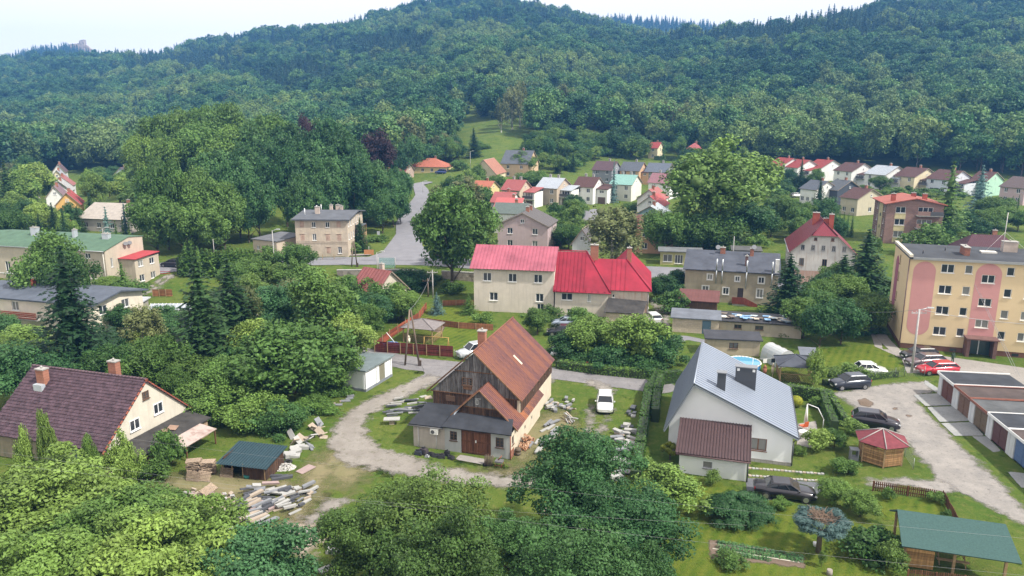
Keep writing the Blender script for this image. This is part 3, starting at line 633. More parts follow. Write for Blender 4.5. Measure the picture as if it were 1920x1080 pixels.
# ------------------------------------------------------------------ red-roofed cottage in the trees, garage and corner house
house('tin_roof_cottage','cottage with a patched red tin roof sunk among the trees','house',(655,548),(700,562),3.2,7.5,3.3,(.5,.45,.38),(.25,.085,.08),-35,win=1,floors=1,side=1,rkind='seam',ribs=True,chim=1,chim_m=mat('pale_chimney',(.5,.42,.36)))
def corner_house():
    A=U(557,481);ang=R(-2);t=thing('corner_house','derelict three-storey beige house with bricked-up windows on the road corner','house',A[0],A[1],ang)
    L,D,he=10.6,13.5,7.7;wm=MB();m=mat('peeling_plaster',(.52,.44,.35),.95,'plaster',.25,.7,col2=(.4,.33,.27))
    cols=[1.4,3.8,6.6,8.9];fz=[.7,3.35,6.0];fr=[]
    real={(0,0),(0,3),(1,1),(2,1),(2,2)};blind={(0,2),(1,0),(1,2),(1,3),(2,0),(2,3)}
    for f,i in real: fr.append((cols[i]-.4,cols[i]+.4,fz[f],fz[f]+(1.35 if f<2 else 1.1)))
    wallrun(wm,(0,0),0,L,-1,he,on_wall(t,(0,0),0,fr))
    sd=[(1.2+i*1.9-.4,1.2+i*1.9+.4,z,z+1.3) for i in range(6) for z in fz[1:]]
    wallrun(wm,(L,0),math.pi/2,D,-1,he,on_wall(t,(L,0),math.pi/2,sd))
    wallrun(wm,(L,D),math.pi,L,-1,he);wallrun(wm,(0,D),-math.pi/2,D,-1,he)
    wm.build('wall',m,t)
    bm=mat('bricked_infill',(.47,.33,.26),.95,amt=.4)
    for f,i in blind:
        b=MB();b.box(cols[i]-.42,cols[i]+.42,-.02,.04,fz[f],fz[f]+1.3);b.build('bricked_up_window',bm,t)
        b=MB();b.box(cols[i]-.55,cols[i]+.55,-.1,.03,fz[f]+1.34,fz[f]+1.42);b.build('lintel',m,t)
    for z in (2.75,3.1): b=MB();b.box(-.06,L+.06,-.07,-.002,z,z+.09);b.build('string_course',m,t)
    r=MB();r.slab((-.6,-.6,he),(L+.6,-.6,he),(L+.6,D*.6,he+.9),(-.6,D*.6,he+.9),.25);r.slab((L+.6,D+.6,he+.1),(-.6,D+.6,he+.1),(-.6,D*.6,he+.9),(L+.6,D*.6,he+.9),.25)
    r.build('roof',mat('felt_roof',(.1,.108,.125),.8,amt=.3,scale=.5),t)
    for x,y,w,h in ((3.4,4.5,.9,1.3),(5.2,8.5,.6,1.2),(6.4,9.5,.9,1.1),(7.3,9,.5,.9)): chimney(t,x,y,he+.2,he+.6+h,w,.6,mat('pale_chimney',(.5,.42,.36)))
    for x,y in ((1.2,3),(2.2,8),(2.6,10)): p=MB();p.bar((x,y,he+.3),(x,y,he+1.8),.09);p.build('vent_pipe',WFR,t)
    # porch and balcony on the road side
    b=MB();b.box(L,L+1.5,6.5,10.5,5.3,5.45);b.build('balcony_roof',mat('felt_roof',(.1,.108,.125),.8,amt=.3,scale=.5),t)
    b=MB();b.box(L,L+1.5,6.5,10.5,2.7,2.85);b.box(L+1.42,L+1.5,6.5,10.5,2.85,3.7);b.build('balcony',WOODL,t)
    for y in (6.6,8.5,10.4): b=MB();b.box(L+1.36,L+1.48,y-.06,y+.06,0,5.3);b.build('post',WOODL,t)
corner_house()
def flat_shed(name,label,cat,A,az,L,D,h0,h1,wall,roof,over=.3,wallm=None,roofm=None,group=None,fr=(),sd=(),door=None,rs='x',frame=None,doorm=None,zoff=0):
    """mono-pitch building: A = photo pixel of the foot of its front left corner; roof rises from h0 (front) to h1 (back) or left to right with rs='y'"""
    a=U(*A);t=thing(name,label,cat,a[0],a[1],R(az),group);wm=MB();m=wallm or mat('plaster',wall,.9,'plaster',.15,.8)
    dop=[]
    if door: dop=[(door[0]-door[1]/2,door[0]+door[1]/2,0,door[2])];doorleaf(t,door[0],0,0,door[1],door[2],0,doorm or flat('brown_door',(.13,.07,.04)))
    if rs=='x': z00,zL0,zLD,z0D=h0,h0,h1,h1
    else: z00,zL0,zLD,z0D=h0,h1,h1,h0
    lo=min(h0,h1)
    wallrun(wm,(0,0),0,L,-.8,lo,on_wall(t,(0,0),0,fr,frame=frame)+dop);wallrun(wm,(L,0),math.pi/2,D,-.8,lo,on_wall(t,(L,0),math.pi/2,sd,frame=frame))
    wallrun(wm,(L,D),math.pi,L,-.8,lo);wallrun(wm,(0,D),-math.pi/2,D,-.8,lo)
    P=[(0,0,z00),(L,0,zL0),(L,D,zLD),(0,D,z0D)]
    for i in range(4):
        p,q=P[i],P[(i+1) % 4];pts=[(p[0],p[1],lo),(q[0],q[1],lo)]
        if q[2]>lo: pts.append(q)
        if p[2]>lo: pts.append(p)
        if len(pts)>2: wm.face(pts)
    wm.build('wall',m,t);r=MB();o=over
    if rs=='x': s=(h1-h0)/D;r.slab((-o,-o,h0-o*s+.14),(L+o,-o,h0-o*s+.14),(L+o,D+o,h1+o*s+.14),(-o,D+o,h1+o*s+.14),.14)
    else: s=(h1-h0)/L;r.slab((-o,D+o,h0-o*s+.14),(-o,-o,h0-o*s+.14),(L+o,-o,h1+o*s+.14),(L+o,D+o,h1+o*s+.14),.14)
    r.build('roof',roofm or mat('felt_roof',roof,.8,amt=.3,scale=.6),t);return t
flat_shed('garage','low peeling garage with a dark flat roof beside the corner house','garage',(476,477),-28,6.6,8,3.2,3.5,(.5,.42,.34),(.13,.135,.15),fr=[(1,1.8,1.2,2),(3,3.8,1.2,2)],sd=[],door=(5.2,1.2,2))
# ------------------------------------------------------------------ long green-roofed building at left
def green_building():
    b=U(205,545);ang=R(-15);L,D=30,9.2;a=(b[0]-math.cos(ang)*L,b[1]-math.sin(ang)*L)
    t=thing('green_roof_building','long beige building with a shallow green roof at the left edge','building',a[0],a[1],ang,z=0)
    wm=MB();m=mat('roughcast',(.47,.41,.33),.95,'plaster',.12,.8);h0,h1=7.0,8.3
    sp=[(L-u-.55,L-u+.55,z,z+h) for u,z,h in ((3.7,5.6,.9),(8,5.6,.9),(15.5,5.4,.9),(21.8,2.2,2.0),(21.8,-.2,1.6),(27,2.2,2),(11.5,2.4,1.2),(4.6,0.4,1.2))]
    wallrun(wm,(0,0),0,L,-1,h0,on_wall(t,(0,0),0,sp))
    wallrun(wm,(L,0),math.pi/2,D,-1,h0,on_wall(t,(L,0),math.pi/2,[(1.1,1.6,4,5.6)],'single'));wallrun(wm,(L,D),math.pi,L,-1,h0);wallrun(wm,(0,D),-math.pi/2,D,-1,h0)
    wm.face([(L,0,h0),(L,D,h0),(L,D,h1),(L,D*.62,h1+.35)]);wm.face([(L,D,h0),(0,D,h0),(0,D,h1),(L,D,h1)]);wm.face([(0,D,h0),(0,0,h0),(0,D*.62,h1+.35),(0,D,h1)])
    wm.build('wall',m,t)
    r=MB();r.slab((-.2,-.3,h0+.08),(L+.1,-.3,h0+.08),(L+.1,D*.62,h1+.45),(-.2,D*.62,h1+.45),.12);r.slab((L+.1,D+.3,h1+.05),(-.2,D+.3,h1+.05),(-.2,D*.62,h1+.45),(L+.1,D*.62,h1+.45),.12)
    r.build('roof',mat('green_felt',(.085,.15,.1),.85,amt=.25,scale=.6),t)
    gutter(t,[(L-.3,-.12,h0),(L-.3,-.12,0)],.07,flat('pale_pipe',(.6,.58,.52)),'downpipe');gutter(t,[(0,-.35,h0+.0),(L+.1,-.35,h0+.0)],.09)
    q=MB();q.box(0,L,-.05,-.002,1.9,2.05);q.build('string_course',WFR,t)
    for x,w,h in ((L-19.5,1.4,1.5),(L-10.5,.5,1.4),(L-3.6,1.3,1.0)): chimney(t,x,D*.5,h1-.3,h1+h,w,.8,flat('metal_chimney',(.5,.53,.58),.4,.4),2)
    for y in (4.6,5.6): q=MB();q.bar((L+.35,y,7.6),(L+.45,y-.1,7.7),.38,n=12);q.bar((L,y,7.5),(L+.35,y,7.6),.04);q.build('satellite_dish',flat('dish_dark',(.12,.12,.13)),t)
    # red-roofed annex on the right gable
    wm=MB();X0,X1,Y0,Y1,h=L,L+3.3,3.0,9.0,5.2
    wallrun(wm,(X0,Y0),0,3.3,-1,h,[]);wallrun(wm,(X1,Y0),math.pi/2,6,-1,h,on_wall(t,(X1,Y0),math.pi/2,[(.8,2,1,2.2),(3.6,4.8,1,2.2),(.8,2,3.7,4.8),(3.6,4.8,3.7,4.8)]));wallrun(wm,(X1,Y1),math.pi,3.3,-1,h)
    wm.build('annex_wall',m,t);r=MB();r.slab((X0+.01,Y0-.3,h+.1),(X1+.35,Y0-.3,h+.1),(X1+.35,Y1,h+.5),(X0+.01,Y1,h+.5),.12);r.build('annex_roof',mat('red_sheet',(.38,.05,.06),.6,'seam'),t)
green_building()
def balcony_house():
    b=U(182,640);ang=R(-16);L,D,h=22,9,5.2;a=(b[0]-math.cos(ang)*L,b[1]-math.sin(ang)*L)
    t=thing('balcony_house','cream house with a low blue-grey roof and red wooden balcony behind the big spruce','house',a[0],a[1],ang,z=0)
    wm=MB();sp=[(u-.6,u+.6,z,z+1.3) for u in (1.5,5,8.5,16,19.5) for z in (.9,3.4)]
    wallrun(wm,(0,0),0,L,-1,h,on_wall(t,(0,0),0,sp));wallrun(wm,(L,0),math.pi/2,D,-1,h,on_wall(t,(L,0),math.pi/2,[(1,2.4,3.4,4.6),(5,6.4,3.4,4.6),(3,4.2,.9,2.1)]))
    wallrun(wm,(L,D),math.pi,L,-1,h);wallrun(wm,(0,D),-math.pi/2,D,-1,h);wm.build('wall',mat('plaster',(.66,.6,.5),.9,'plaster',.12,.8),t)
    r=MB();r.slab((-.7,-.7,h+.05),(L+.7,-.7,h+.05),(L+.7,D*.5,h+1.0),(-.7,D*.5,h+1.0),.22);r.slab((L+.7,D+.6,h+.05),(-.7,D+.6,h+.05),(-.7,D*.5,h+1.001),(L+.7,D*.5,h+1.001),.22)
    r.build('roof',mat('felt_roof',(.09,.105,.135),.7,amt=.3,scale=.6),t);wm=MB();wm.face([(L,0,h),(L,D,h),(L,D/2,h+.85)]);wm.build('gable',mat('plaster',(.66,.6,.5),.9,'plaster',.12,.8),t)
    b_=MB();b_.box(6.6,13.5,-1.3,-.02,2.5,2.65);b_.build('balcony',CONC,t)
    bm=mat('red_brown_boards',(.3,.08,.045),.8,'grain',.2,2)
    for k in range(4): q=MB();q.box(6.6,13.5,-1.34,-1.29,2.72+k*.24,2.9+k*.24);q.build('board',bm,t)
    chimney(t,7.5,4,h+.5,h+1.9,.7,.6,mat('red_brick',(.35,.09,.06)))
balcony_house()
flat_shed('lean_to_shed','low shed with a pale sheet roof between the big spruce and the greenhouse','shed',(206,596),-8,4.6,3,2.1,2.5,(.3,.28,.25),(.42,.43,.46))
flat_shed('grey_roof_shed','small shed with a grey roof lost among the trees left of the tall spruces','shed',(318,640),-15,3.6,3,2,2.3,(.3,.3,.3),(.25,.29,.36))
# ------------------------------------------------------------------ the barn
AZ=-17
def corr_mesh(w,L,pitch=.3,amp=.055):
    """one corrugated sheet, w across, L down the slope, corrugations along the slope"""
    m=MB();k=max(1,round(w/pitch));p=w/k;X=[]
    for j in range(k): X+=[((j+f)*p,z) for f,z in ((0,0),(.66,.012),(.74,-amp),(.92,-amp))]
    X.append((w+.02,0))
    for (x0,z0),(x1,z1) in zip(X[:-1],X[1:]):
        m.face([(x0,0,z0),(x1,0,z1),(x1,L,z1),(x0,L,z0)])
    return m
RUST=mat('rusty_sheet',(.14,.062,.06),.75,'rust',.35,1.6,col2=(.2,.08,.05))
RUST2=mat('rusty_sheet',(.14,.068,.06),.75,'rust',.3,1.0,col2=(.32,.12,.05))
DARKW=mat('weathered_boards',(.23,.23,.235),.95,'grain',.3,3,col2=(.075,.06,.055))
BRNW=mat('brown_boards',(.12,.065,.04),.95,'grain',.3,3,col2=(.045,.035,.03))
TRIM=mat('trim_board',(.27,.15,.085),.9,'grain',.2,3)
FELT=mat('tar_felt',(.036,.04,.05),.85,amt=.4,scale=.7)
def sheet_roof(par,p_eave0,p_eave1,up,n,m,name='roof_sheet'):
    """n corrugated sheets side by side from eave corner p_eave0 to p_eave1, up = vector to the ridge; one object each"""
    a=Vector(p_eave0);b=Vector(p_eave1);upv=Vector(up);L=upv.length;w=(b-a).length/n
    x=(b-a).normalized();y=upv.normalized();z=x.cross(y)
    if z.z<0: z=-z
    me=corr_mesh(w,L).mesh('roof_sheet',m);M3=Matrix((x,y,z)).transposed().to_4x4();e=M3.to_euler()
    for i in range(n): lnk(name,me,par,tuple(a+x*w*i+z*random.uniform(-.008,.008)),rot=e)
def planks(par,x0,x1,zlo,zhi,y,m,w=.21,ang=0.0,org=(0,0),name='plank'):
    """vertical boards between height functions zlo(x), zhi(x); alike ones share nothing but are light boxes"""
    n=max(1,int((x1-x0)/w));w=(x1-x0)/n
    for i in range(n):
        a,b=x0+i*w,x0+(i+1)*w-.018;d=random.uniform(0,.02)
        z0a,z0b,z1a,z1b=zlo(a),zlo(b),zhi(a),zhi(b)
        if z1a-z0a<.04 and z1b-z0b<.04: continue
        z1a=max(z1a,z0a+.01);z1b=max(z1b,z0b+.01);q=MB()
        q.hull([(a,y-.03-d,z0a),(b,y-.03-d,z0b),(b,y,z0b),(a,y,z0a)],[(a,y-.03-d,z1a),(b,y-.03-d,z1b),(b,y,z1b),(a,y,z1a)])
        q.build(name,m,par,(org[0],org[1],0),ang)
def barn():
    a=U(776,836);t=thing('barn','old barn with weathered board gables and a rusty red corrugated roof','barn',a[0],a[1],R(AZ),z=0)
    PL=mat('barn_plaster',(.47,.42,.38),.95,'plaster',.2,.8);PLR=mat('cream_plaster',(.6,.53,.42),.95,'plaster',.15,.8);PLG=mat('grey_render',(.42,.43,.43),.95,'plaster',.12,.8)
    # front range
    w=MB();wallrun(w,(0,0),0,3.15,-.3,2.3,[]);w.build('left_wall',PL,t)
    w=MB();wallrun(w,(3.15,-.06),0,6.25,-.3,2.62,[(.5,1.2,1.1,2.0),(1.6,4.45,0,2.42),(4.9,5.65,1.0,1.95)],.2)
    wallrun(w,(9.4,-.06),math.pi/2,10.4,-.3,2.3,[(.5,1.1,1.1,1.9),(4.6,4.95,.95,1.3),(7.0,7.35,.95,1.3)],.2)
    w.face([(9.4,-.06,2.3),(9.4,2,2.3),(9.4,2,3.1),(9.4,-.06,2.62)]) if False else None
    wallrun(w,(0,4),-math.pi/2,4.0,-.3,2.3);w.build('front_wall',[PLG],t)
    w=MB();wallrun(w,(9.42,.1),math.pi/2,10.2,-.3,2.28,[(.34,.94,1.1,1.9),(4.44,4.79,.95,1.3),(6.84,7.19,.95,1.3)],.05);w.face([(9.41,10.34,-.3),(8.9,10.34,-.3),(8.9,10.34,2.9),(9.41,10.34,2.3)]);w.build('side_wall',PLR,t)
    window(t,4.0,-.06,1.1,.7,.9,0,'grid',BFR,.14);window(t,8.42,-.06,1.0,.75,.95,0,'grid',BFR,.14)
    window(t,9.4,.74,1.1,.6,.8,math.pi/2,'grid',BFR,.14)
    for y in (4.72,7.12): window(t,9.4,y,.95,.35,.35,math.pi/2,'single',BFR,.14,False)
    # double doors, boards one by one
    DW=mat('door_boards',(.19,.085,.05),.85,'grain',.25,2)
    for k in range(2):
        x0=4.77+k*1.42;g=MB();g.box(x0,x0+1.4,.02,.06,.02,2.4);dr=g.build('barn_door',DW,t)
        for i in range(7): q=MB();q.box(x0+i*.2+.005,x0+i*.2+.19,-.012,.018,.02,2.4);q.build('door_board',DW,dr)
        for z in (.15,1.15,2.1): q=MB();q.box(x0,x0+1.4,-.04,-.013,z,z+.13);q.build('door_rail',DW,dr)
    q=MB();q.box(6.1,6.22,-.07,-.02,1.15,1.38);q.build('handle',WFR,t)
    # main body
    ze,zr,xc=4.1,8.4,4.62
    lo2=lambda x: 4.1;rf=lambda x: zr-.12-abs(x-xc)*(zr-ze)/4.6
    w=MB();w.box(.32,9.1,4.03,16.2,-.3,4.05);w.hull([(.32,4.03,4.05),(9.1,4.03,4.05),(9.1,16.2,4.05),(.32,16.2,4.05)],[(xc-.01,4.03,zr-.2),(xc+.01,4.03,zr-.2),(xc+.01,16.2,zr-.2),(xc-.01,16.2,zr-.2)])
    w.build('wall',PLR,t)
    zw=(4.9,5.7)
    def hi_l(x): return min(rf(x),6.35)
    planks(t,.15,9.1,lambda x: 4.12,hi_l,3.98,DARKW)
    planks(t,.5,8.8,lambda x: 6.45,rf,3.95,DARKW)
    planks(t,.36,8.86,lambda x: 2.5,lambda x: 4.08,4.0,BRNW,.24)
    q=MB();q.box(2.65,6.6,3.9,3.96,6.35,6.45);q.build('trim_board',TRIM,t)
    q=MB();q.box(.1,9.1,3.92,3.97,4.04,4.13);q.build('trim_board',TRIM,t)
    window(t,3.92,3.93,5.0,1.05,.75,0,'grid',BFR,.03);q=MB();q.box(3.5,4.4,3.86,3.93,4.6,4.92);q.build('window_board',TRIM,t)
    q=MB();q.box(1.7,2.6,3.9,3.96,3.2,3.75);q.build('hatch',BFR,t)
    # upper side boards on the right with open hatches
    planks(t,4.2,16.2,lambda x: 2.7,lambda x: 4.05,0,BRNW,.24,math.pi/2,(9.12,0))
    for y in (8.4,10.6,13.0,14.9): window(t,9.17,y,3.35,.45,.4,math.pi/2,'single',BFR,.02,False)
    # main roof
    dz=zr-ze
    sheet_roof(t,(-.15,16.6,ze-.05),(-.15,3.7,ze-.05),(xc+.15,0,dz+.12),13,RUST2)
    sheet_roof(t,(9.4,3.7,ze-.05),(9.4,16.6,ze-.05),(xc-9.4,0,dz+.12),13,RUST)
    q=MB();q.bar((xc,3.7,zr+.08),(xc,16.6,zr+.08),.09,n=8);q.build('ridge_cap',RUST,t)
    for s,e in (((-.18,3.66,ze-.1),(xc,3.66,zr+.0)),((xc,3.66,zr),(9.42,3.66,ze-.1)),):
        q=MB();s=Vector(s);e=Vector(e);q.hull([s,s+Vector((0,-.05,0)),e+Vector((0,-.05,0)),e],[s+Vector((0,0,.17)),s+Vector((0,-.05,.17)),e+Vector((0,-.05,.17)),e+Vector((0,0,.17))]);q.build('bargeboard',TRIM,t)
    q=MB();q.face([(6.8,9.4,6.45),(7.7,9.4,5.61),(7.7,9.8,5.61),(6.8,9.8,6.45)]);q.build('skylight',flat('pale_patch',(.55,.45,.35)),t,(0,0,.05))
    chimney(t,xc-.3,7.2,7.6,9.5,.75,.6,BRICK,1)
    # second gable and its long lean-to slope
    x2,z2,y2=6.05,5.62,1.65;s2=(z2-2.2)/(9.72-x2)
    planks(t,3.95,8.9,lambda x: 2.75,lambda x: min(z2-.12-abs(x-x2)*s2,3.85),y2-.02,BRNW,.22)
    planks(t,4.1,8.0,lambda x: 3.92,lambda x: z2-.12-abs(x-x2)*s2,y2-.05,DARKW,.2)
    q=MB();q.box(4.2,7.9,y2-.12,y2-.06,3.84,3.93);q.build('trim_board',TRIM,t)
    w=MB();w.face([(9.35,y2,2.3),(x2,y2,z2-.1),(3.2,y2,2.75),(3.2,y2,2.2)]);w.build('gable_backing',BRNW,t)
    sheet_roof(t,(9.72,y2-.35,2.2),(9.72,4.02,2.2),(x2-9.72,0,z2-2.2),3,RUST)
    sheet_roof(t,(9.72,4.02,2.2),(9.72,10.7,2.2),(9.08-9.72,0,(9.72-9.08)*s2),7,RUST2)
    sheet_roof(t,(3.7,4.0,z2-(x2-3.7)*s2),(3.7,y2-.35,z2-(x2-3.7)*s2),(x2-3.7,0,(x2-3.7)*s2),3,RUST2)
    for s,e in (((3.2,y2-.37,z2-(x2-3.2)*s2-.12),(x2,y2-.37,z2-.05)),((x2,y2-.37,z2-.05),(9.74,y2-.37,2.1))):
        q=MB();s=Vector(s);e=Vector(e);q.hull([s,s+Vector((0,-.04,0)),e+Vector((0,-.04,0)),e],[s+Vector((0,0,.15)),s+Vector((0,-.04,.15)),e+Vector((0,-.04,.15)),e+Vector((0,0,.15))]);q.build('bargeboard',TRIM,t)
    # small painted figure on the gable
    sg=flat('white_paint',(.75,.75,.73));q=MB()
    for x0,x1,z0,z1 in ((5.62,5.86,4.16,4.2),(5.62,5.66,4.2,4.62),(5.82,5.86,4.2,4.62),(5.62,5.86,4.62,4.66),(5.55,6.1,4.74,4.77)): q.box(x0,x1,y2-.115,y2-.095,z0,z1)
    q.build('painted_mark',sg,t)
    # tar-felt roofs
    r=MB();r.slab((3.0,-.45,2.5),(9.65,-.45,2.5),(9.2,y2-.08,3.15),(3.5,y2-.08,3.2),.1);r.tri((3.0,-.45,2.5),(3.5,y2-.08,3.2),(3.1,y2-.08,2.86),.1);r.build('front_porch_roof',FELT,t)
    r=MB();r.slab((-.35,-.3,2.32),(3.05,-.3,2.36),(3.05,4.0,2.85),(-.3,4.0,2.8),.1);r.slab((3.05,y2-.08,2.6),(3.75,y2-.08,2.62),(3.75,4.0,2.9),(3.05,4.0,2.86),.1);r.build('side_porch_roof',FELT,t)
    q=MB();q.slab((3.1,y2-.5,2.8),(3.5,y2-.6,2.95),(4.2,y2+.2,3.75),(3.9,y2+.3,3.6),.04);q.build('flashing',flat('pale_metal',(.5,.55,.6),.4,.3),t)
    gutter(t,[(-.4,-.38,2.2),(3.05,-.38,2.24)],.05,flat('dark_gutter',(.12,.12,.12)));gutter(t,[(9.48,-.2,2.3),(9.48,-.2,0)],.05,flat('rust_pipe',(.25,.08,.05)),'downpipe')
    gutter(t,[(.5,-.06,2.2),(.5,-.06,0)],.03,WFR,'downpipe');gutter(t,[(2.3,-.06,1.6),(2.3,-.06,0)],.03,WFR,'drain_pipe')
    b=MB();b.box(9.43,9.49,-.1,.9,-.1,.75);b.build('brick_plinth',BRICK,t)
    u=MB();u.box(1.85,2.6,-.42,-.1,1.6,2.08);ac=u.build('ac_unit',flat('ac_white',(.68,.68,.65)),t);u=MB();u.bar((2.1,-.44,1.84),(2.1,-.422,1.84),.18,n=16);u.build('fan_grille',flat('dark_grille',(.08,.08,.08)),ac)
    return t
barn()
# ------------------------------------------------------------------ plum-tiled cottage, bottom left
def tiled_plane(par,p0,p1,up,rows,cols,m):
    """real overlapping tiles on a roof plane, joined because each is only a few pixels"""
    a=Vector(p0);b=Vector(p1);x=(b-a).normalized();y=Vector(up).normalized();z=x.cross(y);z=z if z.z>0 else -z
    w=(b-a).length/cols;h=Vector(up).length/rows;q=MB()
    for r in range(rows):
        for c in range(cols):
            o=a+x*(w*(c+(.25 if r % 2 else 0))+random.uniform(-.012,.012))+y*(h*r+random.uniform(-.012,.012));j=random.uniform(0,.015)
            A,B,C,D=o,o+x*(w-.018),o+x*(w-.018)+y*(h+.05),o+y*(h+.05);up0=z*(.055+j);up1=z*.01
            q.face([A+up0,B+up0,C+up1,D+up1]);q.face([A,B,B+up0,A+up0]);q.face([B,C,C+up1,B+up0])
    return q.build('roof_tiles',m,par,stuff=True)
def cottage():
    c=U(265,889);t=thing('plum_tiled_cottage','long cottage with a plum-coloured tiled roof and cream gable','house',c[0],c[1],R(AZ),z=0)
    PLUM=mat('plum_tile',(.082,.05,.064),.7,amt=.6,scale=1.8);CR=mat('cream_gable',(.58,.54,.46),.9,'plaster',.12,.8);OLD=mat('old_wall',(.26,.22,.16),.95,'plaster',.3,.8,col2=(.14,.15,.09))
    x0,x1,ye,yr,yb,ze,zr=-15.6,-2.35,-1.35,4.15,9.2,2.3,6.85
    w=MB();wallrun(w,(x0+.4,ye+.5),0,x1-x0-.5,-.5,2.6,[(8.8,9.7,0,1.9)]);w.build('front_wall',OLD,t);doorleaf(t,x0+.4+9.25,ye+.5,0,.9,1.9,0,flat('blue_grey_door',(.12,.16,.17)))
    w=MB();xw=x1-.18;w.face([(xw,ye+.5,0),(xw,yb-.4,0),(xw,yb-.4,2.6),(xw,yr,zr-.12),(xw,ye+.5,2.6)]);w.build('gable_wall',CR,t)
    w=MB();wallrun(w,(xw,yb-.4),math.pi,xw-x0-.4,-.5,2.6);w.face([(x0+.4,yb-.4,0),(x0+.4,ye+.5,0),(x0+.4,ye+.5,2.6),(x0+.4,yr,zr-.12),(x0+.4,yb-.4,2.6)]);w.build('back_wall',CR,t)
    for y,z,w_,h in ((2.4,2.75,1.15,1.0),(5.3,3.2,1.15,1.0)): window(t,xw+.05,y,z,w_,h,math.pi/2,'double',WFR,.06)
    window(t,xw+.05,4.0,5.1,.75,.7,math.pi/2,'grid',BFR,.06)
    r=MB();r.slab((x0,ye,ze),(x1,ye,ze),(x1,yr,zr),(x0,yr,zr),.14);r.slab((x1,yb+.1,ze),(x0,yb+.1,ze),(x0,yr,zr),(x1,yr,zr),.14);r.build('roof',mat('plum_under',(.1,.06,.07)),t)
    up=(0,yr-ye,zr-ze);tiled_plane(t,(x0,ye,ze+.02),(x1-.1,ye,ze+.02),up,23,42,PLUM);tiled_plane(t,(x1,yb+.1,ze+.02),(x0,yb+.1,ze+.02),(0,yr-yb-.1,zr-ze),20,36,PLUM)
    q=MB()
    for i in range(34): xx=x0+(x1-x0)*i/34;q.bar((xx,yr,zr+.06),(xx+.42,yr,zr+.09),.11,n=6)
    q.build('ridge_tiles',mat('plum_ridge',(.13,.085,.1)),t,stuff=True)
    q=MB()
    for i in range(16):
        f=i/15;q.obox((x1+.02,ye+(yr-ye)*f,ze+(zr-ze)*f-.02),(.12,.3,.1),tx=math.atan2(zr-ze,yr-ye));g=1-f;q.obox((x1+.02,yb-(yb-yr)*f,ze+(zr-ze)*f-.02),(.12,.3,.1),tx=-math.atan2(zr-ze,yb-yr))
    q.build('verge_tiles',mat('orange_tile',(.32,.1,.06),amt=.4),t,stuff=True)
    chimney(t,-13.0,2.9,5.4,7.2,.9,.6,BRICK);q=MB();q.box(-13.5,-12.5,2.2,2.62,5.28,5.9);q.build('chimney_flashing',flat('pale_metal',(.5,.55,.6),.4,.3),t)
    chimney(t,-6.7,5.0,5.9,7.9,.85,.6,BRICK)
    # lean-to with tar roof along the gable
    BL=mat('grey_block',(.3,.26,.21),.95,'blocks',.25,3);w=MB();wallrun(w,(-2.35,0),0,2.45,-.5,1.85);w.build('lean_to_wall',BL,t)
    w=MB();wallrun(w,(.1,0),math.pi/2,8.5,-.5,1.7,[(2.3,3.4,.6,1.5)],.2);w.build('lean_to_side',mat('old_brick',(.36,.26,.18),.95,'blocks',.35,3),t);window(t,.1,2.85,.6,1.1,.9,math.pi/2,'grid',BFR,.15)
    r=MB();r.slab((.35,-.3,1.72),(.35,8.8,1.72),(-2.45,8.8,2.12),(-2.45,-.3,2.12),.1);r.build('tar_roof',mat('tar_felt_old',(.055,.052,.05),.9,amt=.5,scale=.9),t)
    q=MB();q.obox((-1.0,5.2,2.0),(.8,1.0,.04),.4,.14);q.obox((-1.2,4.4,2.02),(.4,.7,.04),.9,.14);q.build('torn_felt',mat('torn_felt',(.3,.2,.15)),t)
    gutter(t,[(-2.4,-.06,1.6),(-.4,-.06,1.45)],.09,WFR,'pale_beam')
    r=MB();r.slab((2.2,3.0,1.45),(2.2,7.2,1.45),(.35,7.2,1.75),(.35,3.0,1.75),.05);r.build('tin_porch_roof',mat('old_tin',(.22,.12,.1),.6,'rust',.3,1,col2=(.4,.33,.3)),t)
    for y in (3.2,7.0): q=MB();q.box(2.05,2.15,y-.05,y+.05,-.3,1.45);q.build('post',TRIM,t)
cottage()
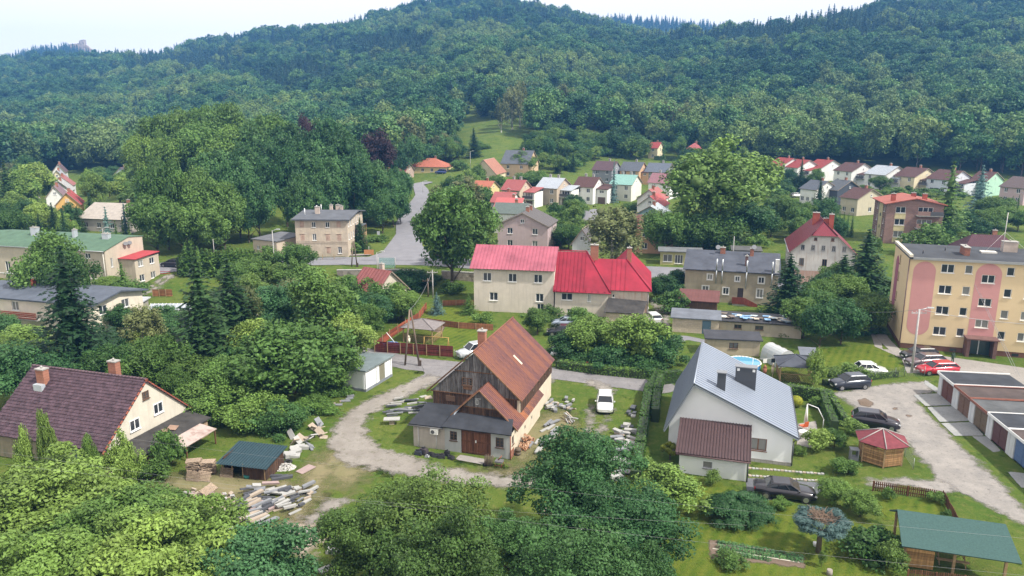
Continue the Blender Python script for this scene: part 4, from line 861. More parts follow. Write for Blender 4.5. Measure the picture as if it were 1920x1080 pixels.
# ------------------------------------------------------------------ white house with the silver standing-seam roof
def silver_house():
    s=U(1482,874);t=thing('silver_roof_house','modern white house with a steep silver standing-seam roof','house',s[0],s[1],R(AZ),z=0)
    WH=mat('white_render',(.74,.76,.78),.85,amt=.06,scale=.5);SIL=mat('silver_sheet',(.3,.34,.41),.38,amt=.06,scale=.8,metal=.35);ANT=flat('anthracite',(.05,.055,.065),.5)
    L,D,he,xr,zr=10.6,12.3,2.95,-8.6,6.9
    ops=[(L-3.55,L-2.1,1.1,2.25),(L-9,L-8,3.6,4.7)]
    w=MB();wallrun(w,(-L,0),0,L,0,he,on_wall(t,(-L,0),0,ops[:1],'double',mat('wood_frame',(.2,.1,.06)),.14));w.face([(-L,0,he),(0,0,he),(xr,0,zr-.1)])
    wallrun(w,(0,0),math.pi/2,D,0,he,on_wall(t,(0,0),math.pi/2,[(2,4,.1,2.2),(6.5,7.7,1,2.2)],'double',BFR,.14));wallrun(w,(0,D),math.pi,L,0,he);w.face([(0,D,he),(-L,D,he),(xr,D,zr-.1)]);wallrun(w,(-L,D),-math.pi/2,D,0,he)
    w.build('wall',WH,t);b=MB();b.box(-L-.05,.06,-.06,D+.05,-.4,.32);b.build('stone_plinth',mat('stone_plinth',(.3,.29,.27),.9,'blocks',.3,3),t)
    o=.45
    def panels(xe,ze,n,m):
        a=Vector((xe,-o,ze));up=Vector((xr-xe,0,zr-ze));wd=(D+2*o)/n;x=Vector((0,1,0));y=up.normalized();z=x.cross(y);z=z if z.z>0 else -z
        q=MB();Lu=up.length
        q.face([a,a+x*wd,a+x*wd+up,a+up]);q.face([a-z*.1,a-z*.1+x*wd,a+x*wd,a])
        r0=a;q.hull([r0,r0+x*.035,r0+x*.035+up,r0+up],[r0+z*.05,r0+x*.035+z*.05,r0+x*.035+up+z*.05,r0+up+z*.05])
        q.v=[tuple(Vector(v)-a) for v in q.v];me=q.mesh('roof_panel',m)
        for i in range(n): lnk('roof_panel',me,t,tuple(a+x*wd*i))
    sr=(zr-he)/(-xr);panels(o,he-o*sr+.1,24,SIL)
    sl=(zr-he)/(L+xr);panels(-L-o,he-o*sl+.1,24,SIL)
    r=MB();r.slab((o,-o,he-o*sr),(o,D+o,he-o*sr),(xr,D+o,zr-.1),(xr,-o,zr-.1),.12);r.slab((-L-o,D+o,he-o*sl),(-L-o,-o,he-o*sl),(xr,-o,zr-.1),(xr,D+o,zr-.1),.12);r.build('roof_deck',flat('soffit_grey',(.22,.25,.28)),t)
    q=MB();q.bar((xr,-o,zr+.03),(xr,D+o,zr+.03),.07);q.build('ridge_cap',SIL,t)
    for (x,y,w_,d,z0,z1) in ((-6.3,1.9,.75,.6,5.0,7.4),(-4.15,6.3,1.9,.8,4.2,6.7)):
        c=MB();c.box(x-w_/2,x+w_/2,y-d/2,y+d/2,z0,z1);k=c.build('chimney',ANT,t);c=MB();c.box(x-w_/2-.07,x+w_/2+.07,y-d/2-.07,y+d/2+.07,z1,z1+.08);c.build('chimney_cap',flat('grey_cap',(.2,.21,.23)),k)
        if w_>1:
            for dx in (-.7,.7): c=MB();c.box(x+dx-.12,x+dx+.12,y-d/2-.02,y-d/2-.001,z1-.35,z1-.1);c.build('vent',WFR,k)
    gutter(t,[(o+.02,-o,he-.12),(o+.02,D+o,he-.12)],.07,ANT);gutter(t,[(o,-.3,he-.15),(.08,-.08,he-.6),(.08,-.08,.1)],.055,ANT,'downpipe')
    # low garage wing in front with a brown sheet roof
    w=MB();X0,X1,Y0=-9.3,-3.75,-4.1;wallrun(w,(X0,Y0),0,X1-X0,0,2.05,[(2.0,2.75,.75,1.35)],.15);wallrun(w,(X1,Y0),math.pi/2,-Y0-.01,0,2.05,[]);wallrun(w,(X0,-.01),-math.pi/2,-Y0-.01,0,2.05)
    w.face([(X1,Y0,2.05),(X1,-.01,2.05),(X1,-.01,3.3)]);w.face([(X0,-.01,2.05),(X0,Y0,2.05),(X0,-.01,3.3)]);w.build('garage_wall',WH,t)
    window(t,X0+2.375,Y0,.75,.75,.6,0,'single',mat('grey_frame',(.35,.35,.36)),.15)
    BR=mat('brown_sheet',(.085,.052,.054),.55,'seam',.2,1);r=MB();r.slab((X0-.3,Y0-.35,2.0),(X1+.25,Y0-.35,2.0),(X1+.25,-.02,3.4),(X0-.3,-.02,3.4),.1);r.build('garage_roof',BR,t)
    seam_ribs(t,(X0-.3,Y0-.35,2.0),(X1+.25,Y0-.35,2.0),(X1+.25,-.02,3.4),(X0-.3,-.02,3.4),.25,BR)
    gutter(t,[(X0-.3,Y0-.42,1.9),(X1+.3,Y0-.42,1.9)],.06,flat('brown_gutter',(.09,.05,.05)));gutter(t,[(X1+.08,Y0-.1,1.9),(X1+.08,Y0-.1,0)],.06,ANT,'downpipe')
silver_house()
# ------------------------------------------------------------------ apartment block
def apartment():
    a=U(1686,652);t=thing('apartment_block','four-storey yellow apartment block painted with pink rounded panels','apartment block',a[0],a[1],R(-18),z=0)
    L,D,H=27,11.0,12.0;YL=mat('yellow_render',(.64,.5,.31),.9,amt=.07,scale=.4);PK=mat('pink_render',(.54,.27,.26),.9,amt=.08,scale=.5);PL=mat('brown_plinth',(.16,.08,.06),.9)
    ops=[];sty=[]
    for k in range(4):
        z=2.1+2.76*k+.05
        ops+=[(3.7,5.2,z,z+1.12),(6.4,7.25,z+.05,z+1.12),(11.0,11.85,z+.05,z+1.12),(13.2,14.7,z,z+1.12),(16.4,17.9,z,z+1.12),(20.4,21.25,z+.05,z+1.12),(23.5,25,z,z+1.12)]
    for z in (3.55,6.35,9.4): ops.append((8.35,9.83,z,z+1.05));
    w=MB();wallrun(w,(0,0),0,L,.7,H,on_wall(t,(0,0),0,[(*o,'double' if o[1]-o[0]>1 else 'single') for o in ops],rev=.16),.16)
    so=[(4.2,5.0,z,z+1.2) for z in (2.4,5.1,7.9,10.2)]
    wallrun(w,(0,D),-math.pi/2,D,.7,H,on_wall(t,(0,D),-math.pi/2,so,'single',BFR,.16),.16);wallrun(w,(L,D),math.pi,L,.7,H);wallrun(w,(L,0),math.pi/2,D,.7,H);w.build('wall',YL,t)
    b=MB();b.box(.03,L-.03,.03,D-.03,-.6,.7);b.build('plinth',PL,t)
    for x in (5.9,12.9,16.5): b=MB();b.box(x,x+.75,.0,.028,.15,.5);b.build('cellar_window',GLASS,t)
    # pink panels with rounded ends, 1 cm of render proud of the wall
    def lozenge(cx,r,z0,z1,bot=True):
        pts=[(cx+r*math.cos(a),z1-r+r*math.sin(a)) for a in [math.pi*i/20 for i in range(21)]]
        pts+=[(cx+r*math.cos(a),z0+r+r*math.sin(a)) for a in [math.pi+math.pi*i/20 for i in range(21)]] if bot else [(cx-r,z0),(cx+r,z0)]
        return pts
    pn=MB();P=lozenge(1.85,1.3,1.95,11.75);pn.hull([(x,-.001,z) for x,z in P][::-1],[(x,-.014,z) for x,z in P][::-1]);pn.build('painted_panel',PK,t)
    # the entrance strip is cut round its windows
    cx,r=9.09,1.45;zs=[2.45,3.55,4.6,6.35,7.4,9.4,10.45]
    q=MB()
    def strip(x0,x1,z0,z1): q.box(x0,x1,-.014,-.001,z0,z1)
    strip(cx-r,8.35,2.45,10.45);strip(9.83,cx+r,2.45,10.45)
    for z0,z1 in ((2.45,3.55),(4.6,6.35),(7.4,9.4)): strip(8.35,9.83,z0,z1)
    A=[(cx+r*math.cos(a),10.45+r*math.sin(a)*1.0) for a in [math.pi*i/20 for i in range(21)]];q.hull([(x,-.001,z) for x,z in A][::-1],[(x,-.014,z) for x,z in A][::-1]);q.build('painted_panel',PK,t)
    q=MB();q.box(18.6,20.0,-.014,-.001,1.95,11.2);q.build('painted_panel',PK,t)
    q=MB();P=lozenge(2.6,1.15,2.4,11.0);q.hull([(-.001,y,z) for y,z in P],[(-.014,y,z) for y,z in P]);q.build('painted_panel',mat('mauve_render',(.32,.12,.16),.9),t,(0,5.4,0))
    # roof with parapet
    FT=mat('flat_roof_felt',(.055,.06,.07),.9,amt=.4,scale=.35);r=MB();r.box(-.02,L+.02,-.3,D+.3,H,H+.28);r.build('roof',FT,t)
    q=MB();q.box(-.12,.3,-.3,D+.3,H+.282,H+.6);q.build('parapet',mat('cream_parapet',(.6,.55,.45)),t)
    q=MB();q.box(.31,L,-.42,-.301,H+.0,H+.3);q.build('gutter',flat('zinc_gutter',(.3,.31,.32),.4,.5),t)
    gutter(t,[(-.04,-.12,H),(-.04,-.12,0)],.07,flat('brown_pipe',(.14,.09,.08)),'downpipe')
    BK=mat('roof_brick',(.3,.13,.09),.9,'blocks',.3,3)
    for x in (7.1,15.9,24): chimney(t,x,4.2,H+.28,H+1.3,.6,2.6,BK,1)
    chimney(t,13.2,8.2,H+.28,H+1.6,1.7,1.1,mat('pale_chimney',(.5,.42,.36)),1)
    q=MB();q.box(9.4,11.2,5.6,6.8,H+.29,H+.5);q.build('roof_hatch',flat('hatch_pale',(.65,.63,.58)),t)
    q=MB();q.bar((12.2,7.2,H+.3),(12.2,7.2,H+5.6),.045);q.bar((12.2,7.2,H+3),(15.2,5.2,H+.3),.015);q.bar((12.2,7.2,H+3),(9.6,5.6,H+.3),.015);an=q.build('antenna_mast',flat('mast',(.5,.48,.48)),t)
    for x,y in ((2,3),(5.3,6.5),(18,5)): q=MB();q.bar((x,y,H+.28),(x,y,H+.8),.07);q.build('vent_pipe',flat('dark_pipe',(.06,.06,.07)),t)
    # entrance porch
    PB=mat('porch_brown',(.16,.09,.08),.8)
    for x in (7.55,10.55): q=MB();q.box(x-.2,x+.2,-1.6,-.02,0,2.35);q.build('porch_pier',PB,t)
    q=MB();q.box(7.2,10.9,-1.85,-.02,2.35,2.5);q.build('porch_roof',PB,t);q=MB();q.box(7.75,10.35,-.06,-.015,.05,2.2);q.build('door',flat('dark_green_door',(.03,.06,.06),.3),t)
    q=MB();q.box(9.0,9.1,-.09,-.061,.05,2.2);q.build('door_frame',WFR,t)
apartment()
# ------------------------------------------------------------------ brick apartment block behind
def brick_block():
    a=U(1655,456);ang=R(-14);t=thing('brick_apartment_block','brown brick apartment block with an orange-red roof and balconies','apartment block',a[0],a[1],ang)
    L,D,H=11.5,12,8.9;BR=mat('brown_cladding',(.27,.17,.15),.9,'blocks',.15,3);YL=mat('pale_yellow_render',(.58,.5,.3),.9)
    ops=[(1.9,3.9,z,z+1.35,'double') for z in (1.5,4.2,6.9)]+[(6.4,9.4,z-.4,z+1.35,'triple') for z in (1.5,4.2,6.9)]
    w=MB();wallrun(w,(0,0),0,L,0,H,on_wall(t,(0,0),0,ops));wallrun(w,(0,D),-math.pi/2,D,0,H,on_wall(t,(0,D),-math.pi/2,[(D-u-.5,D-u+.5,z,z+1.3) for u in (2,8.5) for z in (1.5,4.2,6.9)],'double'))
    wallrun(w,(L,0),math.pi/2,D,0,H);wallrun(w,(L,D),math.pi,L,0,H);w.face([(0,0,H),(L,0,H),(L/2,0,H+1.1)]);w.face([(L,D,H),(0,D,H),(L/2,D,H+1.1)]);w.build('wall',BR,t)
    q=MB();q.box(1.8,4.0,-.02,-.001,2.9,4.15);q.box(1.8,4.0,-.02,-.001,5.6,6.85);q.box(1.8,4,-.02,-.001,.3,1.45);q.build('yellow_panel',YL,t)
    q=MB();q.box(-.02,-.001,3.4,7,.3,H-.2);q.build('yellow_panel',YL,t);q=MB();q.box(.02,L-.02,.02,D-.02,-1,0);q.build('plinth',YL,t)
    r=MB();r.slab((-.6,D+.6,H),(-.6,-.6,H),(L/2,-.6,H+1.35),(L/2,D+.6,H+1.35),.18);r.slab((L+.6,-.6,H),(L+.6,D+.6,H),(L/2,D+.6,H+1.351),(L/2,-.6,H+1.351),.18);r.build('roof',mat('orange_red_sheet',(.34,.1,.07),.6,'seam',.2,1),t)
    for x,y in ((1.6,2),(6.4,5),(8.2,3)): chimney(t,x,y,H,H+2.0,.9,.6,mat('red_brick',(.35,.09,.06)))
    DK=flat('dark_railing',(.07,.07,.08))
    for k,z in enumerate((.8,3.7,6.4)):
        b=MB();b.box(6.0,11.2,-1.5,-.02,z,z+.15);b.build('balcony',CONC,t);b=MB();b.box(6.0,11.2,-1.52,-1.46,z+.2,z+1.1);b.build('balcony_railing',DK if k==0 else BR,t)
        b=MB();b.box(8.6,11.2,-1.56,-1.525,z+.2,z+1.1);b.build('balcony_screen',DK,t)
    for z in (3.2,5.9): b=MB();b.bar((-.03,5,z),(-.08,5,z),.4,n=14);b.build('round_window',GLASS,t)
brick_block()
# ------------------------------------------------------------------ white house with the dark red half-hipped roof
def darkred():
    a=U(1478,532);t=thing('half_hipped_house','big whitewashed house with a dark crimson half-hipped roof and peeling pink ground floor','house',a[0],a[1],R(AZ))
    L,D,he,zh,zr=10.6,15,6.0,9.0,10.9;WM_=mat('peeling_white',(.6,.58,.55),.95,'plaster',.15,.6,col2=(.42,.33,.28));PKW=mat('peeling_pink',(.5,.33,.26),.95,'plaster',.2,.6,col2=(.5,.45,.4))
    xl,xr=L/2-3.2*.78,L/2+3.2*.78;f=(zh-he)/(zr-he);xl,xr=L/2*f,L-L/2*f
    g1=[(1.2,2.1,.8,1.9),(6.4,7.6,.8,1.8)];g2=[(1.5,2.3,3.5,4.8),(5.3,6.1,3.5,4.8),(8.2,9.2,3.5,4.8)]
    w=MB();wallrun(w,(0,0),0,L,-1.5,2.6,on_wall(t,(0,0),0,g1));w.build('ground_floor_wall',PKW,t)
    w=MB();wallrun(w,(0,0),0,L,2.6,he,on_wall(t,(0,0),0,g2,'double',BFR));w.face([(0,0,he),(L,0,he),(xr,0,zh),(xl,0,zh)]);w.build('wall',WM_,t)
    for x in (1.9,3.6,5.3,7.0,8.7): window(t,x,-.03,6.3,.62,.95,0,'double',mat('grey_frame',(.35,.35,.36)),.05)
    for x in (3.9,6.7): window(t,x,-.03,8.1,.5,.5,0,'double',mat('wood_frame',(.2,.1,.06)),.05)
    w=MB();wallrun(w,(L,0),math.pi/2,D,-1.5,he);wallrun(w,(L,D),math.pi,L,-1.5,he);wallrun(w,(0,D),-math.pi/2,D,-1.5,he,on_wall(t,(0,D),-math.pi/2,[(D-u-.4,D-u+.4,3.6,5) for u in (1.5,3.6,5.7,7.8,9.9)]));w.build('side_wall',WM_,t)
    RD=mat('crimson_tile',(.18,.025,.038),.5,'tile',.2,1);o=.45;s=(zr-he)/(L/2);hx=(zr-zh)/s;yh=3.2
    r=MB()
    def quad5(sx):
        X=lambda x: x if sx<0 else L-x
        # left/right plane with its front corner cut by the half hip
        pts=[(X(-o),-o,he-o*s),(X(L/2-hx),-o,zh),(X(L/2),yh,zr),(X(L/2),D+o,zr),(X(-o),D+o,he-o*s)]
        if sx>0: pts=pts[::-1]
        uv=[(p[1],(p[2]-he)*1.5) for p in pts];r.face([(p[0],p[1],p[2]+.12) for p in pts],0,uv);r.face([(p[0],p[1],p[2]) for p in pts][::-1],1)
        for i in range(5): j=(i+1) % 5;a,b=pts[i],pts[j];r.face([(a[0],a[1],a[2]),(b[0],b[1],b[2]),(b[0],b[1],b[2]+.12),(a[0],a[1],a[2]+.12)],1)
    quad5(-1);quad5(1);r.tri((L/2-hx-.1,-o-.1,zh+.0),(L/2+hx+.1,-o-.1,zh+.0),(L/2,yh,zr+.13),.12,0,1)
    r.build('roof',[RD,flat('soffit',(.25,.2,.16))],t);RB=mat('red_brick',(.35,.09,.06))
    chimney(t,L/2-.9,8.2,zr-1.4,zr+1.1,1.2,.7,RB,1);chimney(t,L/2+.5,4.2,zr-1.2,zr+.6,.9,.6,RB);chimney(t,L/2+1.3,3.9,zr-1.6,zr+1.4,.8,.7,RB)
    for p_,q_ in (((L/2,yh,zr+.2),(L/2,D+o,zr+.2)),((L/2-hx,-o,zh+.15),(L/2,yh,zr+.2)),((L/2+hx,-o,zh+.15),(L/2,yh,zr+.2))): b=MB();b.bar(p_,q_,.1);b.build('ridge_tiles',RD,t)
    gutter(t,[(-o,-o,he-o*s+.25),(-o,D+o,he-o*s+.25)],.08)
darkred()
house('plum_roof_house','lilac gabled house with a dark plum hipped roof behind the yellow block','house',(1806,470),(1925,476),4.5,9,2.9,(.46,.42,.5),(.085,.035,.045),-14,win=2,floors=1,side=1,hip=2.6,chim=1)
# ------------------------------------------------------------------ long grey house with steps and pipes
def grey_house():
    a=U(1282,562);t=thing('grey_stone_house','long khaki-grey rendered house with a slate felt roof and metal flues','house',a[0],a[1],R(AZ),z=0)
    L,D,he,hr=14.6,8.5,5.4,7.4;m=mat('khaki_render',(.34,.3,.22),.95,'plaster',.2,.7)
    sp=[(3.6,4.4,3.7,4.6),(8.0,8.7,3.7,4.5),(11.6,12.5,3.6,4.6),(2.9,3.9,1.3,2.6),(6.2,7.1,1.4,2.5),(11.5,12.4,1.2,2.6)]
    wd=mat('white_surround',(.7,.7,.68))
    w=MB();wallrun(w,(0,0),0,L,-1,he,on_wall(t,(0,0),0,sp)+[(8.5,9.4,.9,2.6)]);wallrun(w,(L,0),math.pi/2,D,-1,he);wallrun(w,(L,D),math.pi,L,-1,he);wallrun(w,(0,D),-math.pi/2,D,-1,he)
    w.face([(L,0,he),(L,D,he),(L,D*.75,hr)]);w.face([(0,D,he),(0,0,he),(0,D*.75,hr)]);w.build('wall',m,t)
    for x0,x1,z0,z1 in sp:
        q=MB();q.box(x0-.14,x0-.001,-.04,-.002,z0-.14,z1+.14);q.box(x1+.001,x1+.14,-.04,-.002,z0-.14,z1+.14);q.box(x0,x1,-.04,-.002,z1+.001,z1+.14);q.box(x0,x1,-.04,-.002,z0-.14,z0-.08);q.build('window_surround',wd,t)
    q=MB();q.box(8.5,9.4,.06,.1,.9,2.6);q.build('door',flat('dark_door',(.03,.02,.02)),t)
    r=MB();r.slab((-.35,-.4,he-.05),(L+.35,-.4,he-.05),(L+.35,D*.75,hr+.15),(-.35,D*.75,hr+.15),.15);r.slab((L+.35,D+.3,he),(-.35,D+.3,he),(-.35,D*.75,hr+.15),(L+.35,D*.75,hr+.15),.15);r.build('roof',mat('slate_felt',(.07,.078,.1),.8,amt=.35,scale=.5),t)
    FL=flat('zinc_flue',(.45,.48,.5),.35,.6)
    for x,z0 in ((5.0,3.2),(5.9,3.2),(9.7,2.6),(13.6,3)): q=MB();q.bar((x,-.2,z0),(x,-.5,he),.1);q.bar((x,-.5,he),(x,-.5,he+1.9),.12);q.build('flue',FL,t)
    q=MB();q.box(14.0,14.6,-.1,.5,5.0,7.6);q.build('chimney',mat('white_chimney',(.65,.65,.63)),t)
    chimney(t,5.7,5.5,6.2,8.2,.8,.6,BRICK);chimney(t,10.4,5.2,6.0,8.3,.6,.6,BRICK);chimney(t,9.6,1.8,5.5,7.6,.45,.45,mat('dark_brick',(.15,.09,.08)))
    for x,z in ((4.9,8.3),(10.7,8.6)): q=MB();q.bar((x,5.0,z),(x,4.9,z+.05),.4,n=12);q.build('satellite_dish',flat('dish_grey',(.2,.21,.23)),t)
    # steps with red-brown side boards
    RB=mat('rust_red_boards',(.27,.07,.045),.85,'grain');q=MB();q.box(7.8,9.6,-1.6,-.02,-.2,.85);q.build('landing',CONC,t)
    for i in range(5): q=MB();q.box(9.61+i*.4,10.01+i*.4,-1.6,-.4,-.2,.7-i*.17);q.build('step',CONC,t)
    q=MB();q.box(7.7,9.6,-1.68,-1.61,.3,1.4);q.build('railing',RB,t);q=MB();q.hull([(9.61,-1.68,.3),(11.7,-1.68,-.3),(11.7,-1.61,-.3),(9.61,-1.61,.3)],[(9.61,-1.68,1.4),(11.7,-1.68,.4),(11.7,-1.61,.4),(9.61,-1.61,1.4)]);q.build('stair_railing',RB,t)
grey_house()
MAR=mat('maroon_sheet',(.13,.05,.045),.6,'seam',.2,1)
flat_shed('maroon_roof_shed','board shed with a maroon metal roof against the grey house','shed',(1273,588),AZ,5.6,3.4,2.2,3.0,(.1,.05,.04),(.13,.05,.045),wallm=BRNW,roofm=MAR)
t=flat_shed('block_garage','block-built shed with a blue-grey felt roof and blue door','shed',(1260,622),AZ+3,6.4,3.6,2.1,2.4,(.5,.42,.34),(.14,.155,.185),wallm=mat('pale_blocks',(.5,.42,.34),.95,'blocks',.2,3),door=(4.7,1.2,1.95),doorm=flat('grey_blue_door',(.1,.17,.24)))
t=flat_shed('ruined_shed','long derelict shed with a collapsed tarpaulin-patched roof','shed',(1326,624),AZ+3,12.5,3.2,1.9,2.3,(.4,.35,.28),(.045,.045,.05),fr=[(.8,1.6,.9,1.5),(3.6,4.6,.9,1.5),(6.4,7.5,.9,1.5)],frame=BFR)
TB=[(.2,.35,.55),(.5,.44,.36),(.6,.58,.5),(.16,.13,.11),(.42,.5,.56)]
for i in range(46):
    x=random.uniform(1.6,12);q=MB();q.obox((x,random.uniform(.2,2.9),0),(random.uniform(.5,1.5),random.uniform(.4,1.2),.05),random.uniform(-.5,.5),mi=0)
    o=q.build('roof_debris',flat('debris_%d' % (i % 5),TB[0] if 5<x<8.5 and i % 2 else TB[i % 5]),t,(0,0,2.22+.02*i/4))
t=flat_shed('block_shed','beige block shed with a dark ragged felt roof beside the polytunnel','shed',(1324,664),AZ+8,6.6,2.8,2.1,2.3,(.42,.36,.27),(.05,.052,.062),fr=[(2.8,3.9,.9,1.7)],frame=BFR)
flat_shed('yellow_kiosk','pale yellow glazed kiosk with a flat roof beside the main road','kiosk',(1238,496),-10,7.5,3.4,2.6,2.7,(.48,.45,.22),(.16,.17,.18),over=.5,fr=[(.5,2.2,.6,2.0),(2.7,4.2,.3,2.0,'triple'),(4.9,6.6,.6,2.0)])
flat_shed('board_garage','dark flat-roofed shelter behind the long grey house','shed',(1372,496),-14,5.2,4,2.8,2.9,(.25,.24,.22),(.1,.1,.1),door=(2.6,4,2.3),doorm=flat('dark_door',(.03,.02,.02)))
# ------------------------------------------------------------------ the house with the bright red metal roof
def red_complex():
    a=U(1040,590);t=thing('red_metal_roof_house','long cream house of three parts under a bright raspberry-red metal roof','house',a[0],a[1],R(-10),z=0)
    CRM=mat('cream_render',(.6,.54,.47),.95,'plaster',.12,.7);RED=mat('raspberry_sheet',(.3,.018,.04),.5,amt=.4,scale=.35);FAD=mat('faded_pink_sheet',(.36,.1,.14),.5,amt=.35,scale=.35);SO=flat('soffit',(.25,.2,.16))
    # left tall part
    L0,x0,h0,D0=12.6,-12.8,7.1,9
    w=MB();wallrun(w,(x0,.2),0,L0,-1,h0,on_wall(t,(x0,.2),0,[(9.5,10.8,4.9,6.2),(9.8,11.0,1.9,3.2),(10.0,11.1,0,1.6),(5.5,6.8,4.9,6.2),(1.5,2.8,4.9,6.2),(2.5,3.8,1.8,3.1)]))
    wallrun(w,(x0+L0,.2),math.pi/2,D0,-1,h0);wallrun(w,(x0+L0,D0+.2),math.pi,L0,-1,h0);wallrun(w,(x0,D0+.2),-math.pi/2,D0,-1,h0);w.face([(x0+L0,.2,h0),(x0+L0,D0+.2,h0),(x0+L0,D0/2,h0+2.6)]);w.face([(x0,D0+.2,h0),(x0,.2,h0),(x0,D0/2,h0+2.6)]);w.build('left_wing_wall',CRM,t)
    e=[(x0-.5,-.35,h0-.2),(x0+L0+.15,-.35,h0-.2),(x0+L0+.15,D0/2+.2,h0+2.75),(x0-.5,D0/2+.2,h0+2.75)];r=MB();r.slab(*e,.14,0,1);r.slab((x0+L0+.15,D0+.7,h0-.2),(x0-.5,D0+.7,h0-.2),(x0-.5,D0/2+.2,h0+2.75),(x0+L0+.15,D0/2+.2,h0+2.75),.14,0,1);r.build('left_wing_roof',[FAD,SO],t);seam_ribs(t,*e,.55,FAD)
    # middle with hipped right end
    h1,L1,D1,zr1=3.9,8.1,8.6,9.3
    w=MB();wallrun(w,(0,0),0,L1,-1,h1,on_wall(t,(0,0),0,[(1.0,2.7,2.4,3.5),(5.0,5.5,2.3,3.5),(1.9,2.7,.0,1.0)]));wallrun(w,(L1,0),math.pi/2,D1,-1,h1);wallrun(w,(L1,D1),math.pi,L1,-1,h1);w.build('wall',CRM,t)
    E=(-.25,-.4,h1-.1),(L1+.4,-.4,h1-.1),(4.4,D1/2,zr1),(-.25,D1/2,zr1);r=MB();r.slab(*E,.14,0,1);r.tri((L1+.4,-.4,h1-.1),(L1+.4,D1+.4,h1-.1),(4.4,D1/2,zr1),.14,0,1);r.slab((L1+.4,D1+.4,h1-.1),(-.25,D1+.4,h1-.1),(-.25,D1/2,zr1),(4.4,D1/2,zr1),.14,0,1);r.build('roof',[RED,SO],t)
    seam_ribs(t,(-.25,-.4,h1-.1),(4.4,-.4,h1-.1),(4.4,D1/2,zr1),(-.25,D1/2,zr1),.55,RED)
    q=MB();q.bar((L1+.4,-.4,h1),(4.4,D1/2,zr1+.08),.09);q.bar((-.25,D1/2,zr1+.05),(4.4,D1/2,zr1+.05),.09);q.build('ridge_cap',RED,t)
    q=MB()
    for i in range(9): q.box(i*.95,i*.95+.06,-.4,-.3,h1+.0,h1+.2)
    q.build('snow_guard',RED,t);gutter(t,[(-.25,-.5,h1-.12),(L1+.5,-.5,h1-.12)],.09,RED)
    chimney(t,5.6,4.6,7.0,10.3,1.2,.7,BRICK,1)
    # right part: low ridge meeting a big hip
    h2,X0,X1,D2,zr2=4.3,8.1,14.2,8,8.2
    w=MB();wallrun(w,(X0,.5),0,X1-X0,-1,h2,on_wall(t,(X0,.5),0,[(.6,1.0,3.0,3.5)],'single'));wallrun(w,(X1,.5),math.pi/2,D2,-1,h2,on_wall(t,(X1,.5),math.pi/2,[(2,3,1,2.2)]));wallrun(w,(X1,.5+D2),math.pi,X1-X0,-1,h2);w.build('right_wing_wall',mat('peeling_cream',(.58,.5,.42),.95,'plaster',.2,.7,col2=(.45,.28,.2)),t)
    yr=.5+D2/2;r=MB();r.slab((X0-2.4,.1,h2-.1),(X1+.4,.1,h2-.1),(X1-3.6,yr,zr2),(X0-2.4,yr,zr2),.14,0,1);r.slab((X1+.4,D2+.9,h2-.1),(X0-2.4,D2+.9,h2-.1),(X0-2.4,yr,zr2),(X1-3.6,yr,zr2),.14,0,1)
    r.slab((X1+.4,.1,h2-.1),(X1+.4,15,h2-.1),(X1-3.6,15,zr2),(X1-3.6,yr,zr2),.14,0,1);r.slab((X1-7.6,15,h2-.1),(X1-7.6,D2+.5,h2-.1),(X1-3.6,yr,zr2),(X1-3.6,15,zr2),.14,0,1)
    r.build('right_wing_roof',[RED,SO],t);seam_ribs(t,(X0+.4,.1,h2-.1),(X1-3.6,.1,h2-.1),(X1-3.6,yr,zr2),(X0+.4,yr,zr2),.55,RED)
    q=MB();q.bar((X1+.4,.1,h2),(X1-3.6,yr,zr2+.06),.09);q.build('ridge_cap',RED,t);chimney(t,X1-3.2,yr+1.2,zr2-.8,zr2+1.6,.7,.6,BRICK);gutter(t,[(X1-.1,.42,h2),(X1-.1,.42,0)],.06,flat('zinc_gutter',(.3,.31,.32),.4,.5),'downpipe')
    # collapsing lean-to in front
    w=MB();wallrun(w,(8.0,-3),0,5.2,-.5,1.6);wallrun(w,(13.2,-3),math.pi/2,3.4,-.5,1.6);wallrun(w,(8.0,0),-math.pi/2,3,-.5,1.6);w.build('lean_to_wall',mat('pale_blocks',(.5,.42,.34),.95,'blocks',.2,3),t)
    r=MB();r.slab((7.7,-3.3,1.65),(13.4,-3.3,1.6),(14.0,.3,2.7),(8.1,.3,3.0),.1);r.build('lean_to_roof',mat('tar_felt_old',(.055,.052,.05),.9,amt=.5,scale=.9),t)
red_complex()
# ------------------------------------------------------------------ small buildings
def transformer():
    a=U(686,735);ang=R(-43);t=thing('white_utility_shed','small white rendered utility building with a grey-green flat roof','shed',a[0],a[1],R(68),z=0)
    m=mat('white_render',(.74,.76,.78),.85,amt=.06,scale=.5);L,D=5.6,3.6;w=MB()
    # local x runs along the long side (towards the lane), y to the left
    wallrun(w,(0,0),0,L,.0,2.55,[(2.9,4.1,.3,2.2)],.1);wallrun(w,(L,0),math.pi/2,D,0,2.55);wallrun(w,(L,D),math.pi,L,0,2.4);wallrun(w,(0,D),-math.pi/2,D,0,2.4)
    w.build('wall',m,t);b=MB();b.box(-.05,L+.05,-.05,D+.05,-.3,.32);b.build('plinth',mat('blue_grey_plinth',(.2,.22,.25)),t)
    for x in (.05,2.3,L-.2): q=MB();q.box(x-.1,x+.12,-.1,-.002,.32,2.5);q.build('pier',m,t)
    for y in (.2,D-.2): q=MB();q.box(-.1,-.002,y-.12,y+.12,.32,2.4);q.build('pier',m,t)
    r=MB();r.slab((-.35,-.3,2.62),(L+.3,-.3,2.62),(L+.3,D+.4,2.45),(-.35,D+.4,2.45),.14);r.build('roof',mat('grey_green_felt',(.16,.2,.21),.85,amt=.3,scale=.7),t)
    d=MB();d.box(2.92,4.08,.03,.07,.3,2.2);d.build('door',flat('khaki_door',(.2,.19,.14)),t)
transformer()
